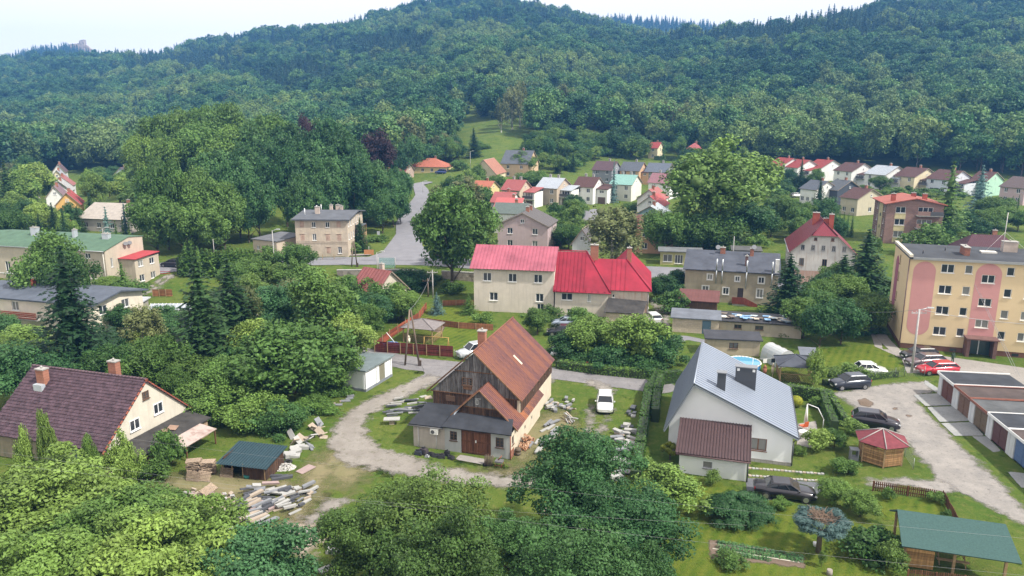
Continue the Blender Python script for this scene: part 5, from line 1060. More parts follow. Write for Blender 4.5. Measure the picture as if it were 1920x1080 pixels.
def garages():
    a=Vector(U(1757,737));b=Vector(U(1925,884));d=b-a;ang=math.atan2(d.y,d.x);Lt=d.length
    spec=[(0,4.3,2.35,6.9,(.13,.05,.04),WFR,'pale garage with a white-edged roof and dark maroon door, farthest of the row',(.6,2.9)),(4.3,3.7,2.3,7.4,(.17,.1,.07),BRNW,'garage with a brown door and rusty roof edge, second of the row',(.7,2.7)),
            (8.0,3.7,2.25,7.6,(.15,.11,.07),BRNW,'garage with a khaki-brown door, middle of the row',(.7,2.8)),(11.7,3.9,2.3,7.6,(.11,.05,.05),WFR,'white-fronted garage with a plum door, fourth of the row',(.6,2.9)),(15.6,4.4,2.3,7.6,(.1,.16,.3),WFR,'white-fronted garage with blue double doors, nearest of the row',(.6,3.0)),
            (20.0,4.4,2.3,7.6,(.12,.1,.09),WFR,'garage cut by the right edge of the picture',(.6,3.0))]
    WH=mat('garage_white',(.62,.64,.66),.9,'plaster',.12,.7)
    for k,(s,L,h,D,dc,edge,lab,dr) in enumerate(spec):
        o=a+d.normalized()*s;t=thing('garage',lab,'garage',o.x,o.y,ang,'row of garages beside the gravel yard',z=0)
        w=MB();u=(L-dr[1])/2+.1;wallrun(w,(.02,0),0,L-.04,-.3,h,[(u,u+dr[1]-.1,0,2.05)],.25);wallrun(w,(L-.02,0),math.pi/2,D,-.3,h);wallrun(w,(L-.02,D),math.pi,L-.04,-.3,h);wallrun(w,(.02,D),-math.pi/2,D,-.3,h);w.build('wall',WH,t)
        dm=flat('garage_door_%d' % k,dc)
        for q_ in range(2):
            g=MB();x0=u+.03+q_*(dr[1]-.1)/2;ww=(dr[1]-.1)/2-.02;g.box(x0,x0+ww,.1,.15,.02,2.05);gd=g.build('garage_door',dm,t)
            for z in (.1,.7,1.3): g=MB();g.box(x0+.08,x0+ww-.08,.07,.099,z,z+.5);g.build('door_panel',dm,gd)
        r=MB();dz=.12*(k % 2);r.slab((0,-.25,h+.2),(L,-.25,h+.2),(L,D+.2,h+.1),(0,D+.2,h+.1),.14);r.build('roof',mat('garage_felt_%d' % (k % 3),[(.045,.05,.06),(.085,.065,.06),(.1,.105,.11)][k % 3],.9,amt=.4,scale=.5),t)
        em=edge if edge is WFR else mat('rusty_edge',(.26,.11,.08));e=MB();e.box(0,L,-.3,-.252,h+.0,h+.26);e.box(.0,.12,-.25,D+.2,h+.203,h+.3) if k in (0,) else e.box(.0,.1,-.25,D+.2,h+.203,h+.27);e.box(L-.1,L-.001,-.25,D+.2,h+.203,h+.28);e.build('roof_edge',em,t)
garages()
def pyramid_gazebo(name,label,A,L,D,h,rise,az,wallm,roofm,kind='posts',nside=4,over=.4):
    a=U(*A);t=thing(name,label,'gazebo',a[0],a[1],R(az));cx,cy=L/2,D/2
    if nside==4: P=[(0,0),(L,0),(L,D),(0,D)]
    else: P=[(cx+L/2*math.cos(R(30+60*i+180)),cy+L/2*math.sin(R(30+60*i+180))) for i in range(6)]
    E=[(cx+(x-cx)*(1+2*over/L),cy+(y-cy)*(1+2*over/L)) for x,y in P];n=len(P)
    for i in range(n):
        q=MB();q.tri((E[i][0],E[i][1],h),(E[(i+1) % n][0],E[(i+1) % n][1],h),(cx,cy,h+rise),.07);q.build('roof_panel',roofm,t)
        q=MB();q.bar((E[i][0],E[i][1],h+.03),(cx,cy,h+rise+.03),.05);q.build('hip_cap',flat('hip_strip',(.3,.28,.27)) if nside==6 else roofm,t)
        q=MB();q.box(P[i][0]-.06,P[i][0]+.06,P[i][1]-.06,P[i][1]+.06,0,h);q.build('post',WOODL,t)
        a_,b_=Vector(P[i]),Vector(P[(i+1) % n]);dd=b_-a_;an=math.atan2(dd.y,dd.x)
        if kind=='boards' and i not in (3,):
            for k in range(8): q=MB();q.box(.07,dd.length-.07,-.03,.0,.12+k*.2,.29+k*.2);q.build('board',wallm,t,(a_.x,a_.y,0),an)
            for k in range(2): q=MB();q.bar((.1,0,1.75),(dd.length-.1,0,1.98),.02);q.bar((.1,0,1.98),(dd.length-.1,0,1.75),.02);q.build('lattice',wallm,t,(a_.x,a_.y,0),an);break
        elif kind != 'boards':
            q=MB()
            for k in range(int(dd.length/.25)): x=.1+k*.25;q.bar((x,0,.1),(min(x+.9,dd.length),0,1.0),.015);q.bar((x,0,1.0),(min(x+.9,dd.length),0,.1),.015)
            q.box(0,dd.length,-.03,.03,1.0,1.06);q.build('lattice',wallm,t,(a_.x,a_.y,0),an)
    return t
pyramid_gazebo('hexagonal_gazebo','hexagonal wooden gazebo with a dark red shingle roof',(1612,872),3.7,3.5,2.0,.95,AZ,mat('gazebo_boards',(.42,.25,.12),.8,'grain',.2,3),mat('red_shingle',(.17,.04,.05),.85,amt=.3,scale=3),'boards',6,.5)
pyramid_gazebo('garden_gazebo','lattice garden gazebo with a grey-blue pyramid roof behind the silver house',(1462,716),3.6,3.2,2.0,.95,-12,WOODL,mat('slate_felt',(.07,.078,.1),.8,amt=.35,scale=.5),'posts')
pyramid_gazebo('log_gazebo','open log gazebo with a grey-brown pyramid roof behind the maroon fence',(757,641),4.2,3.4,2.1,.9,AZ,WOODL,mat('grey_brown_shingle',(.2,.18,.18),.9,amt=.25,scale=3),'posts')
def pavilion():
    a=U(1690,1062);t=thing('green_roof_pavilion','open timber pavilion under a long dark green shingle roof','pavilion',a[0],a[1],R(AZ),z=0)
    G_=mat('green_shingle',(.05,.1,.095),.95,'plain',.2,9);L,D=6.2,3.6;he=1.95
    r=MB();r.slab((-.3,-.75,he),(L+.5,-.75,he),(L+.1,1.75,he+1.35),(-.3,1.75,he+1.35),.1);r.slab((L+.5,D+.4,he+.1),(-.3,D+.4,he+.1),(-.3,1.75,he+1.351),(L+.1,1.75,he+1.351),.1);r.build('roof',[G_],t)
    for x in (.1,L/2,L-.1):
        for y in (.05,D-.1): q=MB();q.box(x-.08,x+.08,y-.08,y+.08,0,he+.3);q.build('post',WOODL,t)
    q=MB();q.box(0,L,.02,.12,he-.1,he+.08);q.box(0,L,D-.15,D-.05,he-.1,he+.1);q.build('beam',WOODL,t)
    for k in range(8): q=MB();q.box(.1,1.9,-.02,.02,.1+k*.23,.31+k*.23);q.build('board',mat('honey_boards',(.5,.3,.13),.8,'grain',.15,3),t)
    q=MB();q.box(-.2,L+.2,-.2,D+.1,-.05,.04);q.build('floor_slab',PV,t) if False else None
    b=thing('picnic_table','brown picnic table with benches under the green pavilion roof','table',*U(1780,1052),rz=R(AZ),z=.05)
    q=MB()
    for k in range(5): q=MB();q.box(-1,1,-.4+k*.17,-.25+k*.17,.7,.74);q.build('plank',WOODL,b)
    for y in (-.75,.75): q=MB();q.box(-1,1,y-.14,y+.14,.42,.46);q.build('bench_seat',WOODL,b)
    for x in (-.8,.8): q=MB();q.bar((x,-.8,0),(x,-.1,.7),.04);q.bar((x,.8,0),(x,.1,.7),.04);q.box(x-.03,x+.03,-.85,.85,.36,.42);q.build('leg',WOODL,b)
pavilion()
def corrugated_shed():
    a=U(417,892);b=U(492,893);ang=R(AZ+4);t=thing('tin_roof_store','low board store with a dark blue-green corrugated roof','shed',a[0],a[1],ang,z=0)
    L,D=4.1,3.0;SH=mat('blue_green_tin',(.025,.055,.07),.55,amt=.3,scale=1.5)
    w=MB();w.box(.02,L-.02,D-.06,D,0,1.7);w.box(.02,.06,.3,D,0,1.6);w.build('back_wall',BRNW,t)
    planks(t,2.0,L,lambda x: 0,lambda x: 1.25,.05,BRNW,.3);planks(t,0,D,lambda x: 0,lambda x: 1.25+.15*x,0,BRNW,.3,math.pi/2,(L,0))
    for x in (.05,1.0,2.0,L-.05): q=MB();q.box(x-.04,x+.04,-.02,.06,0,1.3);q.build('post',WOODL,t)
    sheet_roof(t,(-.3,-.4,1.28),(L+.4,-.4,1.28),(.1,D+.6,.5),6,SH)
corrugated_shed()
# ------------------------------------------------------------------ vegetation
def _ico():
    import bmesh
    bm=bmesh.new();bmesh.ops.create_icosphere(bm,subdivisions=1,radius=1);v=np.array([p.co[:] for p in bm.verts]);f=np.array([[q.index for q in p.verts] for p in bm.faces]);bm.free();return v,f
ICO_V,ICO_F=_ico()
def raw_mesh(name,V,quads,tris,tint,mats,mq=0,smooth=False):
    me=bpy.data.meshes.new(name);nq,nt_=len(quads),len(tris)
    me.vertices.add(len(V));me.vertices.foreach_set('co',np.asarray(V,np.float32).ravel())
    loops=np.concatenate([np.asarray(quads,np.int32).ravel(),np.asarray(tris,np.int32).ravel()]) if nt_ else np.asarray(quads,np.int32).ravel()
    me.loops.add(len(loops));me.loops.foreach_set('vertex_index',loops);me.polygons.add(nq+nt_)
    me.polygons.foreach_set('loop_start',np.concatenate([np.arange(nq)*4,nq*4+np.arange(nt_)*3]).astype(np.int32))
    me.update(calc_edges=True)
    at=me.attributes.new('tint','FLOAT','POINT');at.data.foreach_set('value',np.asarray(tint,np.float32))
    for m in mats: me.materials.append(m)
    return me
def leaf_quads(P,Nn,size,g,asp=.62):
    n=len(P);a=g.normal(size=(n,3));t=np.cross(Nn,a);t /= np.linalg.norm(t,axis=1)[:,None]+1e-9;b=np.cross(Nn,t)
    s=size*g.uniform(.6,1.3,n)[:,None];t=t*s;b=b*s*asp
    V=np.stack([P-t,P-b*.9,P+t,P+b*.9],1).reshape(-1,3);Q=np.arange(n*4).reshape(-1,4);return V,Q
def crown_mesh(name,m,seed,W_=9.,H=12.,base=.18,nc=46,nl=220,leaf=.28,cr=.17,droop=0.,flatz=.78,top=.5,shape='round',lobes=5,core=.5):
    g=np.random.default_rng(seed);VV=[];QQ=[];TT=[];tint=[];off=0
    zc=H*(base+1)/2;rz=H*(1-base)/2
    # uneven outline: big lobes on the envelope, small clumps on the lobes
    lob=[]
    for k in range(lobes):
        a=2*math.pi*(k+g.uniform(-.3,.3))/lobes;e=g.uniform(-.25,.8)
        lob.append((np.array([math.cos(a)*math.cos(e)*W_*.24,math.sin(a)*math.cos(e)*W_*.24,zc+math.sin(e)*rz*.42]),g.uniform(.26,.36)*W_))
    lob.append((np.array([g.uniform(-.05,.05)*W_,g.uniform(-.05,.05)*W_,zc+rz*.45]),W_*g.uniform(.26,.32)))
    lob.append((np.array([0,0,zc-rz*.2]),W_*.34))
    for i in range(nc):
        c0,r0=lob[i % len(lob)];d=g.normal(size=3);d[2]=d[2]*.9+.25;d /= np.linalg.norm(d)
        sq=np.array([1,1,rz*1.25/(W_*.5) if shape=='round' else rz*1.25/(W_*.5)]);c=c0+d*r0*sq*g.uniform(.6,1.15)*np.array([1,1,.66])
        if shape=='cone':
            f=(c[2]-base*H)/(H*(1-base));c[:2] *= max(.12,1.25*(1-f)**.8)
        c[2]=np.clip(c[2],base*H*.8,H*.97);r=W_*cr*g.uniform(.65,1.35);ct=g.uniform(-.22,.22)
        sc=np.array([r,r,r*flatz]);V=ICO_V*(1+g.uniform(-.2,.2,len(ICO_V)))[:,None]*sc*core+c
        VV.append(V);TT.append(ICO_F+off);tint.append(np.full(len(V),.38+ct));off+=len(V)  # clump cores tinted darker than the leaves: crown shade put into the colour
        k=int(nl*g.uniform(.7,1.3));D=g.normal(size=(k,3));D[:,2]+=.25;D /= np.linalg.norm(D,axis=1)[:,None]
        P=c+D*sc*g.uniform(.72,1.18,k)[:,None];
        if droop: P[:,2] -= droop*g.uniform(0,1,k)**2*r
        Nn=D*.55+g.normal(size=(k,3))*.55+np.array([0,0,.45]);Nn /= np.linalg.norm(Nn,axis=1)[:,None]
        V,Q=leaf_quads(P,Nn,leaf,g);VV.append(V);QQ.append(Q+off);off+=len(V);tint.append(np.repeat(np.clip(.5+ct+g.uniform(-.28,.28,k),0,1),4))
    return raw_mesh(name,np.concatenate(VV),np.concatenate(QQ),np.concatenate(TT),np.concatenate(tint),[m])
def conifer_mesh(name,m,seed,W_=6.,H=16.,base=.06,lev=16,per=11,leaf=.32,dens=14,droop=.35):
    g=np.random.default_rng(seed);VV=[];QQ=[];tint=[];off=0
    # dense inner cone of rough facets, inner shade painted in by a darker tint
    TT=[];n=9
    for k in range(6):
        z0=H*(base+(1-base)*k/6.);z1=H*(base+(1-base)*(k+1.25)/6.);r0=W_*.24*(1-k/6.)**.9
        a=np.arange(n)*2*math.pi/n+k;ring=np.stack([np.cos(a)*r0*g.uniform(.75,1.1,n),np.sin(a)*r0*g.uniform(.75,1.1,n),np.full(n,z0)],1);V=np.concatenate([ring,[[0,0,min(z1,H*.98)]]])
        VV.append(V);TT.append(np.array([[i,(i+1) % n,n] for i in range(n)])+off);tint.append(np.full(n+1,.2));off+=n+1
    for l in range(lev):
        f=l/(lev-1);z=H*(base+(1-base)*f*.97);Lb=W_*.5*(1-f)**.85*g.uniform(.88,1.1)+.12;nb=max(4,int(per*(1-f*.55)))
        for b in range(nb):
            a=2*math.pi*(b+g.uniform(-.3,.3))/nb+l*1.3;L=Lb*g.uniform(.75,1.15);k=max(3,int(dens*L/(W_*.5)*1.2));s=g.uniform(.15,1.0,k);ct=g.uniform(-.2,.2)
            dr=droop*L*(s**1.6)-.12*L*np.maximum(0,s-.75);r=L*s;wd=L*.22*(1-s*.4);lat=g.uniform(-1,1,k)*wd
            P=np.stack([np.cos(a)*r-np.sin(a)*lat,np.sin(a)*r+np.cos(a)*lat,z-dr+g.uniform(-.1,.1,k)],1)
            Nn=np.stack([np.cos(a)*np.full(k,.35),np.sin(a)*np.full(k,.35),np.ones(k)],1)+g.normal(size=(k,3))*.35;Nn /= np.linalg.norm(Nn,axis=1)[:,None]
            V,Q=leaf_quads(P,Nn,leaf,g,.5);VV.append(V);QQ.append(Q+off);off+=len(V);tint.append(np.repeat(np.clip(.45+ct+.25*(s-.5)+g.uniform(-.2,.2,k),0,1),4))
    return raw_mesh(name,np.concatenate(VV),np.concatenate(QQ),np.concatenate(TT),np.concatenate(tint),[m])
def trunk_mesh(name,H,base,W_,m,seed,limbs=6,r=.03):
    g=random.Random(seed);q=MB();r0=H*r;zt=H*.72;q.bar((0,0,-.6),(.05*H*g.uniform(-.3,.3),0,H*base*1.2),r0,n=8,r2=r0*.75);q.bar((0,0,H*base),(0,.02*H,zt),r0*.75,n=7,r2=r0*.3)
    for i in range(limbs):
        a=2*math.pi*i/limbs+g.uniform(-.3,.3);z=H*(base+(.55-base)*i/limbs*.8);q.bar((0,0,z),(math.cos(a)*W_*.3,math.sin(a)*W_*.3,z+H*g.uniform(.14,.26)),r0*.42,n=5,r2=r0*.14)
    return q.mesh(name,m)
LM=dict(
 mid=leafmat('leaf_mid_green',(.075,.155,.034),(.115,.19,.036)),dark=leafmat('leaf_dark_green',(.044,.115,.036),(.06,.13,.034)),
 light=leafmat('leaf_light_green',(.125,.215,.045),(.165,.24,.05)),teal=leafmat('leaf_blue_green',(.055,.14,.055),(.07,.155,.045)),
 birch=leafmat('leaf_birch',(.115,.145,.05),(.14,.155,.062)),fir=leafmat('needle_dark',(.028,.07,.024),(.038,.08,.022),.55),blue=leafmat('needle_blue',(.1,.18,.17),(.09,.165,.14),.7),
 olive=leafmat('leaf_olive',(.062,.125,.028),(.085,.14,.03)),copper=leafmat('leaf_copper',(.045,.022,.028),(.05,.03,.028)),for1=leafmat('forest_leaf',(.06,.15,.045),(.1,.18,.05),.5),for2=leafmat('forest_birch',(.13,.19,.065),(.1,.165,.05),.6),for3=leafmat('forest_needle',(.03,.075,.045),(.04,.085,.045),.7),
 for4=leafmat('forest_light_leaf',(.11,.19,.05),(.15,.21,.06),.55),for5=leafmat('forest_dark_leaf',(.035,.1,.04),(.05,.125,.045),.5),
 hedge=leafmat('hedge_green',(.085,.165,.03),(.1,.185,.035)),yellow=leafmat('leaf_yellow',(.22,.24,.02),(.2,.22,.02)))
BIRCHB=mat('birch_bark',(.5,.48,.44),.9,amt=.3,scale=6)
PROTO={}
def proto(key,kind,m,n=2,**kw):
    for i in range(n):
        H=kw.get('H',12.);W_=kw.get('W_',9.);bs=kw.get('base',.18)
        me=(conifer_mesh if kind=='c' else crown_mesh)('crown',LM[m],hash(key) % 1000+i*17 if False else sum(map(ord,key))+i*17,**kw)
        tm=trunk_mesh('trunk',H,max(bs,.05),W_,BIRCHB if 'birch' in key else BARK,i,0 if kind=='c' else 6,.022 if kind=='c' else .026)
        PROTO.setdefault(key,[]).append((me,tm,W_,H))
proto('near_light','b','light',2,W_=9,H=10,base=.08,nc=120,nl=330,leaf=.13,cr=.1,flatz=.6,lobes=9,core=.4)
proto('near_mid','b','olive',2,W_=9,H=11,base=.1,core=.4,nc=96,nl=380,leaf=.115,cr=.1,flatz=.75,lobes=9)
proto('near_dark','b','dark',2,W_=9,H=11,base=.12,core=.4,nc=96,nl=380,leaf=.115,cr=.1,flatz=.75,lobes=9)
proto('oak','b','mid',3,W_=9,H=9.5,base=.08,nc=64,nl=210,leaf=.19,cr=.13,lobes=6,flatz=.9)
proto('ash','b','light',3,W_=9,H=13,nc=52,nl=150,leaf=.26,cr=.14,flatz=1.05,base=.12,lobes=6)
proto('teal','b','teal',2,W_=9,H=9.5,nc=64,nl=210,leaf=.18,cr=.13,base=.08,flatz=.95)
proto('dark','b','dark',3,W_=9,H=9.5,nc=60,nl=210,leaf=.21,cr=.14,base=.06,flatz=.9)
proto('birch','b','birch',2,W_=6,H=12,nc=46,nl=120,leaf=.18,cr=.15,base=.03,droop=1.4,flatz=1.3)
proto('copper','b','copper',1,W_=9,H=11,nc=46,nl=140,leaf=.25,cr=.15)
proto('bush','b','mid',2,W_=3,H=2.6,nc=24,nl=110,leaf=.12,cr=.19,base=.05,lobes=4)
proto('bushlight','b','light',2,W_=3,H=2.6,nc=24,nl=110,leaf=.12,cr=.19,base=.05,lobes=4)
proto('ball','b','hedge',1,W_=3,H=2.4,nc=40,nl=110,leaf=.08,cr=.13,base=.02,lobes=3)
proto('spruce','c','fir',3,W_=6,H=15,lev=26,per=17,leaf=.26,dens=22)
proto('droop','c','fir',1,W_=9,H=16,lev=26,per=15,leaf=.26,dens=34,droop=.5)
proto('larch','c','mid',1,W_=7,H=14,lev=22,per=13,leaf=.24,dens=18,droop=.15)
proto('bluespruce','c','blue',1,W_=6,H=10,lev=16,per=14,leaf=.24,dens=16,droop=.2)
proto('column','c','hedge',1,W_=1.8,H=5,base=.01,lev=18,per=10,leaf=.15,dens=12,droop=-.25)
proto('near_teal','b','teal',1,W_=9,H=10,core=.4,nc=120,nl=340,leaf=.12,cr=.1,flatz=.7,lobes=9,base=.08)
NAMES=dict(near_light='ash_tree',near_mid='lime_tree',near_dark='oak_tree',near_teal='broadleaf_tree',oak='broadleaf_tree',ash='ash_tree',teal='broadleaf_tree',dark='broadleaf_tree',birch='birch_tree',copper='copper_beech',bush='bush',bushlight='bush',ball='clipped_bush',spruce='spruce_tree',droop='spruce_tree',larch='larch_tree',bluespruce='blue_spruce',column='thuja')
def tree(key,label,px,ytop,Y=None,w=None,base=None,group=None,cat=None,width=None,hmin=0):
    """px, ytop = top of the tree in the photo; Y = its distance, or base = photo row of its foot; w = crown width in photo pixels"""
    if base is not None: X,Y=U(px,base)
    if w and Y<60 and w>100: ytop+=34 if key=='near_light' else 16
    elif w and Y<100 and w>60: ytop+=12
    X,Y_,zt=atY(px,ytop,Y);zg=Tf(X,Y);h=max(zt-zg,hmin,1.0)
    ww=width or w*math.hypot(Y,30-zg-h*.6)/FPX
    k=tree.n=getattr(tree,'n',0)+1;P=PROTO[key];me,tm,W0,H0=P[k % len(P)]
    if key not in ('column','spruce','bluespruce','larch','droop','birch'):
        lim=ww*(.8 if 'bush' not in key and key != 'ball' else .6)
        if h<lim: zg -= min(lim-h,.35*lim);h=zt-zg
    t=thing(NAMES[key],label,cat or ('bush' if 'bush' in NAMES[key] else 'tree'),X,Y,random.uniform(0,6.28),group,z=zg)
    s=(ww/W0,ww/W0,h/H0*1.02);lnk('crown',me,t,sc=s);lnk('trunk',tm,t,sc=s);return t
TR=[
 # foreground
 ('near_light','tall bright green ash at the lower left corner, topmost of the light crowns',55,838,45,300),('near_light','bright green ash in front of the cottage lean-to, lower left',190,895,43,260),
 ('near_light','bright green ash nearest the stone heaps, lower left',330,915,40,250),('near_light','yellow-green ash cut off at the bottom left corner',60,960,35,280),('near_light','yellow-green ash cut off by the bottom edge, left of the bluish crown',240,985,34,300),
 ('near_teal','bluish-green round crown at the bottom edge below the stone heaps',440,990,36,260),('near_mid','tall dark olive lime tree at the bottom centre, left of the bigger crown',790,868,43,230),('near_mid','lower olive lime tree on the left flank of the bottom centre clump',690,930,41,190),
 ('near_mid','olive lime tree cut by the bottom edge in the centre',820,950,37,220),('near_dark','tall dark green oak in front of the barn corner, bottom centre',1085,795,47,210),('near_dark','dark green oak leaning right at the bottom, below the hedge',1170,885,43,230),
 ('near_dark','low dark green oak between the two bottom centre crowns',965,940,42,130),('near_dark','dark green oak cut by the bottom edge right of centre',1080,960,38,230),('near_dark','dark green oak at the bottom right of the centre clump',1190,1000,38,150),
 ('ash','many-stemmed young willow on the lawn beside the white garage',1255,862,52.5,118),('ash','slender sapling in front of the plum-tiled roof',78,778,52,30),('ash','small leafy sapling at the cottage front corner',222,806,54,55),('ash','young green sapling left of the cottage door',38,805,52,40),('ash','young shoot in front of the cottage eave',165,822,54,26),
 ('bush','dark shrub against the cottage front wall',110,840,55,90),('bush','green shrub against the brick side of the lean-to',310,812,60,50),('bush','low shrub at the foot of the lean-to corner',280,862,58,60),
 # middle left
 ('oak','broad dark green tree above the left-hand store shed',545,598,78,220),('oak','green tree left of the big round one, above the store shed',430,660,74,110),('ash','tall blue-green ash behind the utility shed',600,500,90,120),('teal','blue-green ash with domed top, left of the tin-roofed cottage',520,525,96,110),
 ('ash','ash with hanging foliage right above the white utility shed',655,575,86,100),('ash','yellowish ash between the dark spruces and the tall ash',470,590,84,80),('oak','small tree overhanging the white utility shed',628,640,79,90),('birch','silver birch right of the dark spruces',462,530,92,55),
 ('spruce','tall dark spruce, left one of the pair at left centre',366,470,82,165),('spruce','tall dark spruce, right one of the pair at left centre',425,473,90,145),('droop','big spruce with drooping boughs in front of the balcony house',112,448,80,215),('oak','bright green tree in front of the green-roofed building',78,442,110,130),
 ('oak','green tree standing in front of the green roof, right part',120,470,108,90),('larch','small cedar at the corner of the green-roofed building',226,492,119,68),('birch','willowy pale tree in front of the greenhouse',262,560,90,70),('oak','green tree left of the tall spruces',285,620,78,110),('oak','green tree at the right foot of the drooping spruce',195,640,76,110),
 ('dark','dark tree at the left edge above the plum roof',15,640,74,130),('dark','dark tree behind the ridge of the plum roof',90,655,74,100),('oak','green tree behind the cottage gable',250,650,76,100),('oak','green tree right of the cottage gable',330,690,74,60),('oak','dense green tree filling the gap beside the arrow-shaped clearing',400,700,72,130),('teal','bluish tree under the birch',455,640,80,90),
 ('oak','tree between cottage lean-to and store shed',470,730,69,130),('dark','low tree behind the store shed roof',520,745,68,100),('oak','bush-like tree at the end of the leaning slabs',590,735,73,90),('oak','round green tree left of the gravel track',610,700,78,90),
 ('ash','light tree behind the red tin cottage',590,560,100,90),('oak','garden tree right of the tin-roofed cottage',735,540,118,60),('teal','grey-green garden tree below the tin-roofed cottage',700,555,104,80),('dark','dark garden tree beside the tin-roofed cottage',765,505,128,70),('oak','garden tree below the stone retaining wall',800,512,132,60),('bluespruce','blue-green conifer in the garden behind the log gazebo',818,548,112,38),('larch','little fir on the garden lawn',878,552,112,44),('bush','round bush by the garden fence',845,530,126,40),('bush','bush on the lawn beside the fence',905,585,106,34),
 ('oak','thicket tree beside the maroon fence corner',688,570,98,60),('dark','thicket tree behind the maroon fence',745,560,108,60),('oak','great solitary tree with bare trunk beside the road junction',845,358,128,160),('oak','second tree behind the solitary roadside tree',885,385,140,90),
 ('birch','loose tree right of the street bend',822,345,190,36),('birch','feathery tree above the solitary roadside tree',872,325,190,70),('oak','round tree above the street on its right',850,350,180,60),('spruce','small fir beside the corner house',674,408,156,42),('bush','ivy-like bush at the corner house wall',657,455,153,34),('bush','bush by the corner house balcony',708,440,168,40),
 # middle
 ('birch','feathery pale tree behind the red metal roof',1150,385,134,110),('ash','very tall ash in the centre right, nearer of the pair',1335,292,158,160),('ash','very tall ash in the centre right, farther of the pair',1372,256,186,150),('oak','dark tree at the left foot of the tall ashes',1250,395,150,90),('dark','dark tree right of the tall ashes',1405,380,168,90),('oak','tree at the foot of the tall ashes',1320,400,152,130),
 ('spruce','tall spruce with bare trunk in front of the grey house',1484,476,110,108),('spruce','big dark spruce left of the yellow apartment block',1632,430,116,135),('spruce','dark spruce touching the whitewashed house',1585,478,115,110),('spruce','young spruce in front of the whitewashed house corner',1515,540,112,60),('dark','dark yew-like tree below the spruces',1555,515,114,80),
 ('teal','grey-green willow bush left of the block lawn',1562,572,105,110),('ash','light willow tree right of the whitewashed house',1625,550,110,80),('teal','bluish bush next to the block lawn',1600,600,103,80),('dark','dark bush at the corner of the yellow block',1640,612,103,50),
 ('larch','tall shaggy larch right of the brick apartment block',1790,303,165,105),('bluespruce','blue spruce beside the larch under the wood',1845,310,205,62),('oak','round tree below the blue spruce',1865,370,200,56),('bush','bush under the larch',1745,425,150,80),
 ('oak','low tree in front of the red metal roofed house, beside its porch',1093,578,105,70),('dark','dark tree on the hedge line behind the lane',1075,610,91,95),('oak','large bushy tree on the lane side, left one of two',1118,587,91,115),('oak','large bushy tree on the lane side, right one of two',1188,580,89,130),('dark','shrubby tree at the right end of the lane thicket',1243,616,88,90),('dark','low thicket tree in the middle of the lane thicket',1148,640,87,95),('dark','low thicket tree at the left end of the lane thicket',1090,650,88,80),('dark','low thicket tree at the right of the lane thicket',1210,648,86,90),('bushlight','yellowish willow shoot behind the parked cars',1030,575,108,46),('oak','tree right of the barn ridge beside the parked cars',1008,580,101,60),('bushlight','shrub growing out of the collapsing lean-to',1152,558,112,34),
 ('oak','tree right of the red metal roofed house',1240,520,128,50),('dark','dark bush below the main road at the kiosk',1255,530,128,50),
 # right garden
 ('bushlight','big leafy bush beside the hexagonal gazebo',1534,806,63.5,52),('ball','dark round bush left of the hexagonal gazebo',1567,808,64,54),('bushlight','light bush at the nose of the parked black estate',1602,788,67,40),('ball','round clipped bush below the hexagonal gazebo',1585,862,59,60),('oak','light fruit tree at the end of the driveway',1568,888,54,62),('oak','light fruit tree at the corner of the picket fence',1618,912,52,64),('bush','tall loose bush beside the green-roofed pavilion',1640,985,47,92),('bushlight','leafy creeper bush at the pavilion corner',1675,1020,45,50),
 ('bush','small bush inside the picket fence',1667,916,54.5,22),('bush','dark bush in the corner of the picket fence',1756,928,54,24),('bush','dark bush on the small lawn by the side pickets',1775,962,51,20),('ball','round green bush behind the black saloon',1468,936,53,42),('bush','currant bush below the vegetable bed',1372,1040,45.5,48),('bushlight','yellow-green young bush at the white garage wall',1338,884,57,28),('ash','tiny young tree on the lawn right of the vegetable bed',1543,1035,45.3,14),
 ('bush','flowering bush at the corner of the white house',1500,838,62.5,20),('bush','garden bush behind the silver roof',1535,745,74,30),('bushlight','leafy climber beside the garden gazebo',1532,662,80,36),('bushlight','light bushes at the end of the sheds',1560,690,84,40),('bush','vine on the trellis in front of the sheds',1470,608,102,60),('bushlight','light weeds along the car park fence',1600,684,84,50),
]
for r in TR: tree(*r)
# the wooded knoll at left centre and other village trees, by row
def row(key,items,group,lab,Y=None):
    for it in items: tree(key,lab,*it,group=group)
row('oak',[(300,300,158,90),(352,318,158,100),(410,345,158,100),(285,365,153,90),(345,380,153,90),(395,395,152,80)],'broadleaf trees behind the thuja hedge','green broadleaf tree of the clump behind the tall thuja hedge')
row('dark',[(440,300,172,80),(480,340,168,70),(560,335,172,64),(620,300,182,70),(660,310,185,70),(700,310,190,70),(735,340,186,56),(715,370,178,50),(750,370,190,36),(590,350,176,60),(530,290,184,80)],'dark trees behind the corner house','dark broadleaf tree of the wood behind the derelict corner house')
row('oak',[(290,222,235,90),(340,205,240,90),(390,197,240,90),(440,200,245,90),(370,232,215,90),(310,260,210,80),(420,240,212,90),(505,215,230,80),(265,255,225,70)],'big trees on the knoll','large green tree on the wooded knoll at left')
row('dark',[(470,235,215,80),(540,235,222,80),(610,232,222,80),(640,250,215,80),(585,265,205,80),(520,262,205,80),(460,275,200,80),(400,285,195,90),(680,300,205,60),(655,262,222,60)],'dark trees on the knoll','dark green tree on the wooded knoll at left')
row('copper',[(705,250,235,70),(575,222,235,44)],'purple-leaved trees','purple-leaved beech among the green trees')
row('ash',[(175,330,200,44),(242,305,260,40),(160,318,230,34),(60,310,230,70),(30,320,215,60),(20,375,180,80),(75,385,170,60),(120,400,165,36)],'trees round the left-hand row of houses','light green tree among the houses at far left')
row('spruce',[(5,300,200,60),(95,380,165,40),(115,390,160,30),(70,400,160,36),(88,318,230,16)],'dark firs round the left-hand houses','dark fir among the houses at far left')
